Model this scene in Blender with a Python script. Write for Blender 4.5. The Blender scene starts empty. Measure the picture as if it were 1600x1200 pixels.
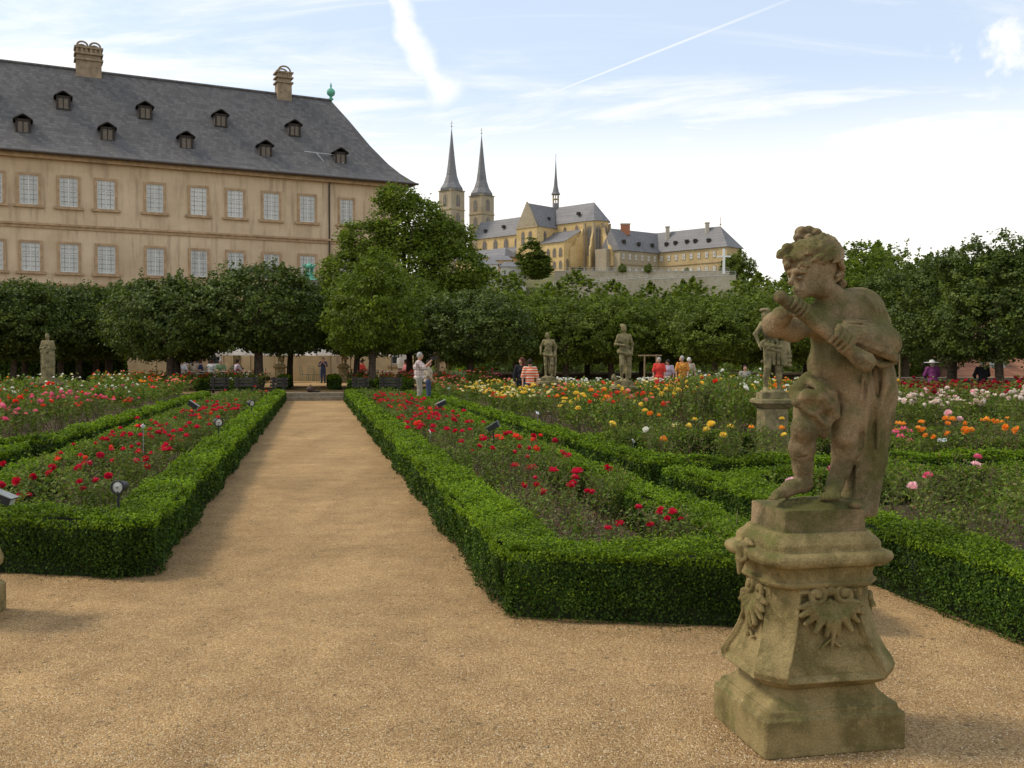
import bpy, math, random
import numpy as np
from mathutils import Vector
C = bpy.data.collections.new('place'); bpy.context.scene.collection.children.link(C)
S = bpy.context.scene
R = math.radians
# ------------------------------------------------------------------ camera
FPX = 1550.0; HOR = 564.0; EYE = 1.6
PITCH = math.atan((600 - HOR) / FPX)
cd = bpy.data.cameras.new('camera'); cam = bpy.data.objects.new('camera', cd); C.objects.link(cam)
cam.location = (0, 0, EYE); cam.rotation_euler = (R(90) - PITCH, 0, 0)
cd.sensor_width = 36; cd.lens = 36 * FPX / 1600; cd.clip_end = 5000; cd.clip_start = 0.05
S.camera = cam
# ------------------------------------------------------------------ light
SUN_EL, SUN_AZ = 48, -82           # azimuth measured from the view direction (+Y), negative to the left
w = bpy.data.worlds.new('World'); S.world = w; w.use_nodes = True
nt = w.node_tree; nt.nodes.clear()
def N(nt, t, **k):
    n = nt.nodes.new(t)
    for a, b in k.items():
        if a == 'inp':
            for i, v in b.items(): n.inputs[i].default_value = v
        else: setattr(n, a, b)
    return n
def L(nt, a, b): nt.links.new(a, b)
def M(nt, op, a, b=None, c=None, clamp=False):
    n = nt.nodes.new('ShaderNodeMath'); n.operation = op; n.use_clamp = clamp
    for i, v in enumerate((a, b, c)):
        if v is None: continue
        if isinstance(v, (int, float)): n.inputs[i].default_value = v
        else: nt.links.new(v, n.inputs[i])
    return n.outputs[0]
def smooth(nt, v, a, b):
    n = nt.nodes.new('ShaderNodeMapRange'); n.interpolation_type = 'SMOOTHSTEP'
    nt.links.new(v, n.inputs[0]); n.inputs[1].default_value = a; n.inputs[2].default_value = b
    return n.outputs[0]
sky = N(nt, 'ShaderNodeTexSky', sky_type='NISHITA', sun_disc=False, sun_elevation=R(SUN_EL), sun_rotation=R(SUN_AZ))
sky.air_density = 1.0; sky.dust_density = 1.5; sky.ozone_density = 1.5
tc = N(nt, 'ShaderNodeTexCoord'); sep = N(nt, 'ShaderNodeSeparateXYZ'); L(nt, tc.outputs['Generated'], sep.inputs[0])
dx, dy, dz = sep.outputs
zz = M(nt, 'MAXIMUM', M(nt, 'ADD', dz, 0.12), 0.05)
cmb = N(nt, 'ShaderNodeCombineXYZ'); L(nt, M(nt, 'DIVIDE', dx, zz), cmb.inputs[0]); L(nt, M(nt, 'DIVIDE', dy, zz), cmb.inputs[1])
n1 = N(nt, 'ShaderNodeTexNoise', inp={'Scale': 1.1, 'Detail': 9, 'Roughness': 0.6, 'Distortion': 0.6}); L(nt, cmb.outputs[0], n1.inputs['Vector'])
mp = N(nt, 'ShaderNodeMapping', inp={'Rotation': (0, 0, 0.6), 'Scale': (0.5, 1.6, 1), 'Location': (3.1, 1.7, 0)}); L(nt, cmb.outputs[0], mp.inputs[0])
n2 = N(nt, 'ShaderNodeTexNoise', inp={'Scale': 1.3, 'Detail': 8, 'Roughness': 0.62, 'Distortion': 0.9}); L(nt, mp.outputs[0], n2.inputs['Vector'])
low = smooth(nt, dz, 0.30, 0.08)                         # veil thickens towards the horizon
m1 = smooth(nt, M(nt, 'ADD', n1.outputs[0], M(nt, 'MULTIPLY', low, 0.18)), 0.50, 0.80)
m2 = M(nt, 'MULTIPLY', smooth(nt, n2.outputs[0], 0.42, 0.68), 0.8)
cl = M(nt, 'MAXIMUM', m1, m2)
cl = M(nt, 'MAXIMUM', cl, M(nt, 'MULTIPLY', smooth(nt, dz, 0.28, 0.13), 0.94))
# condensation trails: bands round a line in the sky, given by the direction's slopes
yy = M(nt, 'MAXIMUM', dy, 0.05); qx = M(nt, 'DIVIDE', dx, yy); qz = M(nt, 'DIVIDE', dz, yy)
nf = N(nt, 'ShaderNodeTexNoise', inp={'Scale': 26, 'Detail': 6, 'Roughness': 0.6}); L(nt, tc.outputs['Generated'], nf.inputs['Vector'])
def trail(ax, az, bx, bz, w0, w1, wob, fade0, fade1, strength):
    lx, lz = bx - ax, bz - az; ln = math.hypot(lx, lz); lx /= ln; lz /= ln
    px_ = M(nt, 'SUBTRACT', qx, ax); pz_ = M(nt, 'SUBTRACT', qz, az)
    al = M(nt, 'ADD', M(nt, 'MULTIPLY', px_, lx), M(nt, 'MULTIPLY', pz_, lz))
    ac = M(nt, 'ABSOLUTE', M(nt, 'ADD', M(nt, 'SUBTRACT', M(nt, 'MULTIPLY', px_, lz), M(nt, 'MULTIPLY', pz_, lx)), M(nt, 'MULTIPLY', M(nt, 'SUBTRACT', nf.outputs[0], .5), wob)))
    wd = M(nt, 'ADD', w0, M(nt, 'MULTIPLY', M(nt, 'DIVIDE', al, ln), w1 - w0))
    core = smooth(nt, M(nt, 'DIVIDE', ac, wd), 1.25, 0.05)
    ends = M(nt, 'MULTIPLY', smooth(nt, al, -fade0, fade0), smooth(nt, al, ln + fade1, ln - fade1))
    return M(nt, 'MULTIPLY', M(nt, 'MULTIPLY', core, ends), strength)
cl = M(nt, 'MAXIMUM', cl, trail(-.128, .40, -.088, .285, .007, .020, .034, .01, .02, 0.80))
cl = M(nt, 'MAXIMUM', cl, trail(-.10, .31, -.06, .262, .006, .024, .045, .01, .012, 0.72))
cl = M(nt, 'MAXIMUM', cl, trail(.026, .2626, .2516, .351, .0010, .0018, .0006, .02, .10, 0.45))
for (bx_, bz_, rx_, rz_) in ((.452, .235, .032, .014), (.258, .254, .018, .008), (.205, .252, .014, .007), (.51, .312, .07, .03), (.505, .24, .02, .012)):
    ex = M(nt, 'DIVIDE', M(nt, 'SUBTRACT', qx, bx_), rx_); ez = M(nt, 'DIVIDE', M(nt, 'SUBTRACT', qz, bz_), rz_)
    rr = M(nt, 'ADD', M(nt, 'ADD', M(nt, 'MULTIPLY', ex, ex), M(nt, 'MULTIPLY', ez, ez)), M(nt, 'MULTIPLY', M(nt, 'SUBTRACT', nf.outputs[0], .5), 7.5))
    cl = M(nt, 'MAXIMUM', cl, M(nt, 'MULTIPLY', smooth(nt, rr, 1.3, -.6), .7))
mul = N(nt, 'ShaderNodeVectorMath', operation='SCALE'); mul.inputs['Scale'].default_value = 0.15; L(nt, sky.outputs[0], mul.inputs[0])
# thin milky veil over the blue, then the clouds
veil = N(nt, 'ShaderNodeMix', data_type='RGBA'); veil.inputs[0].default_value = 0.50
L(nt, mul.outputs[0], veil.inputs[6]); veil.inputs[7].default_value = (0.86, 0.96, 1.08, 1)
mixc = N(nt, 'ShaderNodeMix', data_type='RGBA'); L(nt, M(nt, 'MINIMUM', cl, 0.97), mixc.inputs[0])
L(nt, veil.outputs[2], mixc.inputs[6]); mixc.inputs[7].default_value = (1.07, 1.035, .97, 1)
bg = N(nt, 'ShaderNodeBackground'); L(nt, mixc.outputs[2], bg.inputs[0]); bg.inputs[1].default_value = 1.16
wo = N(nt, 'ShaderNodeOutputWorld'); L(nt, bg.outputs[0], wo.inputs[0])
sd = bpy.data.lights.new('sun', 'SUN'); sd.energy = 2.3; sd.angle = R(12); sd.color = (1, .90, .74)
sun = bpy.data.objects.new('sun', sd); C.objects.link(sun)
sv = Vector((math.sin(R(SUN_AZ)) * math.cos(R(SUN_EL)), math.cos(R(SUN_AZ)) * math.cos(R(SUN_EL)), math.sin(R(SUN_EL))))
sun.rotation_euler = sv.to_track_quat('Z', 'Y').to_euler()
S.view_settings.view_transform = 'Standard'; S.view_settings.look = 'None'; S.view_settings.exposure = 0; S.view_settings.gamma = 1
S.view_settings.use_curve_mapping = False
S.render.engine = 'CYCLES'
S.cycles.max_bounces = 6; S.cycles.diffuse_bounces = 3; S.cycles.glossy_bounces = 2; S.cycles.transmission_bounces = 4; S.cycles.transparent_max_bounces = 4
S.cycles.use_denoising = True
# ------------------------------------------------------------------ helpers
def ray(px, py):
    a, b = (px - 800) / FPX, (600 - py) / FPX
    return np.array([a, math.cos(PITCH) + b * math.sin(PITCH), -math.sin(PITCH) + b * math.cos(PITCH)])
def G(px, py, z=0.0):                    # where the line of sight meets height z
    r = ray(px, py); t = (z - EYE) / r[2]; return np.array([r[0] * t, r[1] * t, z])
def D(px, py, depth):                    # point at a given distance ahead
    r = ray(px, py); t = depth / r[1]; return np.array([r[0] * t, depth, EYE + r[2] * t])
def gx(px, depth): return (px - 800) / FPX * depth
def gz(py, depth): return EYE + (HOR - py) / FPX * depth
GU = np.array([-.195, .981]); GV = np.array([.981, .195])        # garden axes: along the path, across it
def W(s, v, z=0.0): return (GU[0] * s + GV[0] * v, GU[1] * s + GV[1] * v, z)
def px_of(x, y, z):
    return 800 + x / y * FPX, HOR - (z - EYE) / y * FPX
def tag(o, label=None, cat=None, group=None, kind=None):
    if label: o['label'] = label
    if cat: o['category'] = cat
    if group: o['group'] = group
    if kind: o['kind'] = kind
    return o
def link(o, parent=None):
    C.objects.link(o)
    if parent is not None: o.parent = parent
    return o
def empty(name, loc=(0, 0, 0), rz=0, sc=1, parent=None):
    o = bpy.data.objects.new(name, None); o.empty_display_size = .2
    o.location = loc; o.rotation_euler = (0, 0, rz)
    o.scale = (sc,) * 3 if isinstance(sc, (int, float)) else sc
    return link(o, parent)
def mesh_np(name, V, F, mats, mi=None, sm=False):
    V = np.asarray(V, dtype=np.float32); F = np.asarray(F, dtype=np.int32); k = F.shape[1]
    me = bpy.data.meshes.new(name)
    me.vertices.add(len(V)); me.vertices.foreach_set('co', V.ravel())
    me.loops.add(F.size); me.loops.foreach_set('vertex_index', F.ravel())
    me.polygons.add(len(F)); me.polygons.foreach_set('loop_start', np.arange(0, F.size, k, dtype=np.int32))
    me.polygons.foreach_set('loop_total', np.full(len(F), k, dtype=np.int32))
    for m in (mats if isinstance(mats, (list, tuple)) else [mats]): me.materials.append(m)
    if mi is not None: me.polygons.foreach_set('material_index', np.asarray(mi, dtype=np.int32))
    me.polygons.foreach_set('use_smooth', np.full(len(F), sm, dtype=bool))
    me.update(calc_edges=True)
    return me
def obj(name, me, parent=None, loc=(0, 0, 0), rz=0, sc=1):
    o = bpy.data.objects.new(name, me); o.location = loc; o.rotation_euler = (0, 0, rz)
    o.scale = (sc,) * 3 if isinstance(sc, (int, float)) else sc
    return link(o, parent)
class MB:                                 # collects polygons for one mesh
    def __init__(s): s.v = []; s.f = []; s.m = []; s.s = []
    def add(s, vs, fs, m=0, sm=False):
        b = len(s.v); s.v += [tuple(map(float, p)) for p in vs]
        for f in fs: s.f.append(tuple(i + b for i in f)); s.m.append(m); s.s.append(sm)
    def box(s, x0, x1, y0, y1, z0, z1, m=0, fr=None):
        vs = [(x, y, z) for z in (z0, z1) for (x, y) in ((x0, y0), (x1, y0), (x1, y1), (x0, y1))]
        if fr: vs = [fr(*p) for p in vs]
        s.add(vs, [(3, 2, 1, 0), (4, 5, 6, 7), (0, 1, 5, 4), (1, 2, 6, 5), (2, 3, 7, 6), (3, 0, 4, 7)], m)
    def hexa(s, a, b, m=0):               # two quads (bottom, top)
        s.add(list(a) + list(b), [(3, 2, 1, 0), (4, 5, 6, 7), (0, 1, 5, 4), (1, 2, 6, 5), (2, 3, 7, 6), (3, 0, 4, 7)], m)
    def tube(s, pts, rs, n=8, m=0, sm=True, caps=True):
        pts = [np.array(p, float) for p in pts]
        if isinstance(rs, (int, float)): rs = [rs] * len(pts)
        rings = []; prev = None
        for i, p in enumerate(pts):
            d = pts[min(i + 1, len(pts) - 1)] - pts[max(i - 1, 0)]; d = d / (np.linalg.norm(d) + 1e-9)
            if prev is None: a = np.cross(d, [0, 0, 1.0] if abs(d[2]) < .9 else [1.0, 0, 0])
            else: a = prev - d * np.dot(prev, d)
            a = a / (np.linalg.norm(a) + 1e-9); prev = a; b = np.cross(d, a)
            rings.append([p + rs[i] * (math.cos(2 * math.pi * j / n) * a + math.sin(2 * math.pi * j / n) * b) for j in range(n)])
        vs = [q for r_ in rings for q in r_]; fs = []
        for i in range(len(pts) - 1):
            for j in range(n):
                k = (j + 1) % n; fs.append((i * n + j, i * n + k, (i + 1) * n + k, (i + 1) * n + j))
        s.add(vs, fs, m, sm)
        if caps: s.add(rings[0], [tuple(range(n))[::-1]], m); s.add(rings[-1], [tuple(range(n))], m)
    def lathe(s, prof, c=(0, 0, 0), n=16, m=0, sm=True, rot=0):
        vs = [(c[0] + r_ * math.cos(2 * math.pi * j / n + rot), c[1] + r_ * math.sin(2 * math.pi * j / n + rot), c[2] + z) for r_, z in prof for j in range(n)]
        fs = [(i * n + j, i * n + (j + 1) % n, (i + 1) * n + (j + 1) % n, (i + 1) * n + j) for i in range(len(prof) - 1) for j in range(n)]
        s.add(vs, fs, m, sm)
        s.add(vs[:n], [tuple(range(n))[::-1]], m); s.add(vs[-n:], [tuple(range(n))], m)
    def prism(s, poly, z0, z1, m=0, fr=None):
        n = len(poly); vs = [(x, y, z0) for x, y in poly] + [(x, y, z1) for x, y in poly]
        if fr: vs = [fr(*p) for p in vs]
        s.add(vs, [tuple(range(n))[::-1], tuple(range(n, 2 * n))] + [(i, (i + 1) % n, (i + 1) % n + n, i + n) for i in range(n)], m)
    def mesh(s, name, mats):
        me = bpy.data.meshes.new(name); me.from_pydata(s.v, [], s.f)
        for m in (mats if isinstance(mats, (list, tuple)) else [mats]): me.materials.append(m)
        me.polygons.foreach_set('material_index', s.m); me.polygons.foreach_set('use_smooth', s.s)
        me.update(); return me
    def obj(s, name, mats, parent=None, loc=(0, 0, 0), rz=0): return obj(name, s.mesh(name, mats), parent, loc, rz)
def flat(name, poly, z, mat, kind='structure', parent=None):
    b = MB(); b.add([(x, y, z) for x, y in poly], [tuple(range(len(poly)))]); o = b.obj(name, mat, parent)
    if kind: o['kind'] = kind
    return o
# ------------------------------------------------------------------ materials
MATS = {}
def newmat(name):
    m = bpy.data.materials.new(name); m.use_nodes = True; t = m.node_tree; t.nodes.clear()
    o = N(t, 'ShaderNodeOutputMaterial'); MATS[name] = m; return m, t, o
def ramp(t, fac, stops):
    r = N(t, 'ShaderNodeValToRGB'); e = r.color_ramp.elements
    while len(e) < len(stops): e.new(0.5)
    for i, (p, c) in enumerate(stops): e[i].position = p; e[i].color = (*c, 1)
    L(t, fac, r.inputs[0]); return r.outputs[0]
def objcoord(t, scale=None):
    n = N(t, 'ShaderNodeTexCoord'); return n.outputs['Object']
def noise(t, vec, scale, detail=4, rough=.55, dist=0):
    n = N(t, 'ShaderNodeTexNoise', inp={'Scale': scale, 'Detail': detail, 'Roughness': rough, 'Distortion': dist}); L(t, vec, n.inputs['Vector']); return n.outputs[0]
def mixc_(t, f, a, b, mode='MIX'):
    n = N(t, 'ShaderNodeMix', data_type='RGBA', blend_type=mode)
    for i, v in ((0, f), (6, a), (7, b)):
        if isinstance(v, tuple): n.inputs[i].default_value = (*v, 1)
        elif isinstance(v, (int, float)): n.inputs[i].default_value = v
        else: L(t, v, n.inputs[i])
    return n.outputs[2]
def principled(t, o, col, rough=.8, bump=None, bstr=.3, bdist=.01, spec=.3, metal=0):
    p = N(t, 'ShaderNodeBsdfPrincipled')
    if isinstance(col, tuple): p.inputs['Base Color'].default_value = (*col, 1)
    else: L(t, col, p.inputs['Base Color'])
    if isinstance(rough, (int, float)): p.inputs['Roughness'].default_value = rough
    else: L(t, rough, p.inputs['Roughness'])
    p.inputs['Specular IOR Level'].default_value = spec; p.inputs['Metallic'].default_value = metal
    if bump is not None:
        b = N(t, 'ShaderNodeBump', inp={'Strength': bstr, 'Distance': bdist}); L(t, bump, b.inputs['Height']); L(t, b.outputs[0], p.inputs['Normal'])
    L(t, p.outputs[0], o.inputs[0]); return p
def simple(name, col, rough=.7, var=.25, scale=8, bstr=.0, spec=.3, metal=0, bdist=.01):
    m, t, o = newmat(name); oc = objcoord(t); n = noise(t, oc, scale, 5)
    a = tuple(c * (1 - var) for c in col); b = tuple(min(1, c * (1 + var)) for c in col)
    principled(t, o, ramp(t, n, [(.3, a), (.7, b)]), rough, n if bstr else None, bstr, bdist, spec, metal); return m
def leafmat(name, cols, trans=.28, rough=.45, spec=.35, objvar=.38, tint=(1.25, 1.35, .6)):
    m, t, o = newmat(name)
    g = N(t, 'ShaderNodeNewGeometry'); oi = N(t, 'ShaderNodeObjectInfo')
    k = len(cols); c = ramp(t, g.outputs['Random Per Island'], [(i / max(1, k - 1), cc) for i, cc in enumerate(cols)])
    nn = noise(t, g.outputs['Position'], 1.3, 3)
    c = mixc_(t, 1.0, c, ramp(t, nn, [(.3, (1 - objvar,) * 3), (.7, (1 + objvar,) * 3)]), 'MULTIPLY')
    p = N(t, 'ShaderNodeBsdfPrincipled'); L(t, c, p.inputs['Base Color']); p.inputs['Roughness'].default_value = rough; p.inputs['Specular IOR Level'].default_value = spec
    tr = N(t, 'ShaderNodeBsdfTranslucent'); c2 = mixc_(t, 1.0, c, tint, 'MULTIPLY'); L(t, c2, tr.inputs[0])
    ms = N(t, 'ShaderNodeMixShader', inp={0: trans}); L(t, p.outputs[0], ms.inputs[1]); L(t, tr.outputs[0], ms.inputs[2]); L(t, ms.outputs[0], o.inputs[0])
    return m
# stone of the sculptures
def stonemat(name, base, dark, moss, mossamt=.5, scale=1.0):
    m, t, o = newmat(name); oc = objcoord(t); g = N(t, 'ShaderNodeNewGeometry')
    n1 = noise(t, oc, 5 * scale, 6, .6); n2 = noise(t, oc, 2.2 * scale, 5, .6, .8); n3 = noise(t, oc, 140 * scale, 4, .7); n4 = noise(t, oc, 26 * scale, 5, .7)
    c = mixc_(t, smooth(t, n1, .40, .64), base, dark)
    c = mixc_(t, M(t, 'MULTIPLY', smooth(t, n4, .5, .72), .5), c, tuple(min(1, x * 1.35) for x in base))
    sp = N(t, 'ShaderNodeSeparateXYZ'); L(t, g.outputs['Normal'], sp.inputs[0])
    up = M(t, 'MULTIPLY', M(t, 'ADD', sp.outputs[2], .2), .10)
    mm = smooth(t, M(t, 'ADD', n2, up), .72 - .3 * mossamt, .92 - .3 * mossamt)
    c = mixc_(t, M(t, 'MULTIPLY', mm, .85), c, moss)
    c = mixc_(t, 1.0, c, ramp(t, n3, [(.3, (.66, .66, .66)), (.7, (1.28, 1.28, 1.25))]), 'MULTIPLY')
    bh = M(t, 'ADD', M(t, 'MULTIPLY', n4, .6), M(t, 'MULTIPLY', n3, .4))
    principled(t, o, c, .9, bh, .85, .016, .12); return m
STONE = stonemat('statue_sandstone', (.305, .22, .128), (.125, .10, .052), (.092, .092, .026), .85)
STONE2 = stonemat('pedestal_sandstone', (.30, .23, .105), (.15, .12, .048), (.112, .115, .032), .52)
STONE3 = stonemat('weathered_statue_stone', (.29, .235, .125), (.13, .115, .06), (.10, .10, .035), .6)
def gravelmat():
    m, t, o = newmat('gravel'); g = N(t, 'ShaderNodeNewGeometry'); P = g.outputs['Position']
    v = N(t, 'ShaderNodeTexVoronoi', inp={'Scale': 135}); L(t, P, v.inputs['Vector'])
    v2 = N(t, 'ShaderNodeTexVoronoi', inp={'Scale': 38}); L(t, P, v2.inputs['Vector'])
    big = noise(t, P, .55, 6, .65, .5); mid = noise(t, P, 3.5, 5, .6); fine = noise(t, P, 40, 3, .7)
    sep = N(t, 'ShaderNodeSeparateColor'); L(t, v.outputs['Color'], sep.inputs[0])
    c = ramp(t, sep.outputs[0], [(0, (.25, .18, .11)), (.3, (.39, .285, .175)), (.65, (.47, .355, .22)), (.92, (.55, .44, .29)), (1, (.68, .60, .46))])
    c = mixc_(t, 1.0, c, ramp(t, big, [(.34, (.84, .73, .55)), (.5, (.99, .86, .66)), (.66, (1.16, 1.0, .76))]), 'MULTIPLY')
    c = mixc_(t, 1.0, c, ramp(t, mid, [(.3, (.84, .82, .80)), (.7, (1.12, 1.10, 1.06))]), 'MULTIPLY')
    mpw = N(t, 'ShaderNodeMapping', inp={'Rotation': (0, 0, -math.atan2(.195, .981)), 'Scale': (2.2, .16, 1)}); L(t, P, mpw.inputs[0]); trk = noise(t, mpw.outputs[0], 1.0, 5, .6, .4)
    c = mixc_(t, 1.0, c, ramp(t, trk, [(.35, (.92, .91, .90)), (.65, (1.06, 1.06, 1.05))]), 'MULTIPLY')
    sep2 = N(t, 'ShaderNodeSeparateColor'); L(t, v2.outputs['Color'], sep2.inputs[0])
    c = mixc_(t, M(t, 'MULTIPLY', smooth(t, sep2.outputs[1], .97, .995), .6), c, (.14, .10, .06))
    h = M(t, 'ADD', M(t, 'MULTIPLY', v.outputs['Distance'], -1.0), M(t, 'MULTIPLY', fine, .6))
    principled(t, o, c, .95, h, .9, .012, .1); return m
GRAVEL = gravelmat()
def soilmat():
    m, t, o = newmat('bed_soil'); g = N(t, 'ShaderNodeNewGeometry'); P = g.outputs['Position']
    a = noise(t, P, 9, 8, .75, .3); v = N(t, 'ShaderNodeTexVoronoi', inp={'Scale': 30}); L(t, P, v.inputs['Vector'])
    s = N(t, 'ShaderNodeSeparateColor'); L(t, v.outputs['Color'], s.inputs[0])
    c = ramp(t, a, [(.3, (.035, .025, .016)), (.5, (.095, .065, .042)), (.72, (.17, .12, .08))])
    c = mixc_(t, smooth(t, s.outputs[0], .88, .93), c, (.23, .17, .10)); c = mixc_(t, smooth(t, s.outputs[1], .92, .96), c, (.05, .085, .02))
    principled(t, o, c, .95, a, .9, .05, .1); return m
SOIL = soilmat()
def groundmat():
    m, t, o = newmat('ground_earth'); g = N(t, 'ShaderNodeNewGeometry'); P = g.outputs['Position']
    a = noise(t, P, 1.2, 8, .7); c = ramp(t, a, [(.35, (.03, .045, .012)), (.6, (.06, .08, .02)), (.75, (.10, .085, .04))])
    principled(t, o, c, .95, noise(t, P, 14, 4), .8, .05, .1); return m
GROUND = groundmat()
HEDGE_SIDE = leafmat('box_leaf_old_shaded', [(.020, .044, .006), (.033, .068, .008), (.050, .094, .010), (.075, .120, .013)], .22, .6, .12)  # older side leaves, colour darkened further to carry the shade on hedge faces
HEDGE_TOP = leafmat('box_leaf_young_lit', [(.080, .145, .008), (.14, .22, .010), (.20, .285, .012), (.105, .17, .010)], .3, .6, .12)  # new growth on top, its lighter colour also standing in for light from above
HEDGE_CORE = simple('box_twig_core', (.018, .028, .008), .95, .4, 20)
TREE_DARK = leafmat('linden_leaf', [(.038, .060, .012), (.062, .094, .016), (.088, .122, .020), (.12, .15, .030)], .22, .55, .2)
TREE_MID = leafmat('green_leaf', [(.055, .080, .012), (.088, .122, .016), (.122, .160, .021), (.15, .185, .028)], .28, .55, .15)
TREE_LIME = leafmat('light_green_leaf', [(.078, .115, .011), (.125, .175, .015), (.17, .22, .019), (.09, .135, .014)], .34, .55, .15)
ROSE_LEAF = leafmat('rose_leaf', [(.055, .095, .014), (.095, .155, .018), (.14, .20, .025), (.17, .19, .035), (.105, .17, .020)], .3, .6, .15)
ROSE_LEAF_DRY = leafmat('rose_leaf_reddish', [(.07, .10, .02), (.13, .12, .035), (.16, .08, .035), (.09, .13, .025), (.20, .16, .06)], .25, .6, .15)
BARK = simple('bark', (.075, .058, .042), .95, .45, 9, .8, .1, bdist=.04)
TWIG = leafmat('rose_stem', [(.07, .075, .03), (.13, .085, .045), (.10, .11, .035), (.20, .15, .09)], 0, .7, .2)
def petal(name, a, b): return leafmat(name, [a, b, tuple((x + y) / 2 for x, y in zip(a, b))], .25, .5, .25, .08, (1.1, 1.0, .95))
PET = {'crimson': petal('crimson_petal', (.46, .005, .022), (.66, .015, .06)), 'red': petal('scarlet_petal', (.75, .035, .02), (.85, .09, .04)),
       'darkred': petal('dark_red_petal', (.16, .008, .012), (.30, .02, .03)), 'pink': petal('deep_pink_petal', (.75, .07, .17), (.85, .22, .34)),
       'salmon': petal('salmon_petal', (.85, .22, .16), (.90, .40, .30)), 'palepink': petal('pale_pink_petal', (.85, .45, .50), (.90, .62, .62)),
       'blush': petal('blush_white_petal', (.85, .66, .56), (.88, .80, .72)), 'white': petal('white_petal', (.78, .80, .68), (.88, .88, .82)),
       'yellow': petal('yellow_petal', (.85, .55, .03), (.90, .72, .14)), 'cream': petal('cream_petal', (.86, .76, .30), (.90, .85, .55)),
       'orange': petal('orange_petal', (.90, .27, .02), (.92, .42, .06))}
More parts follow.
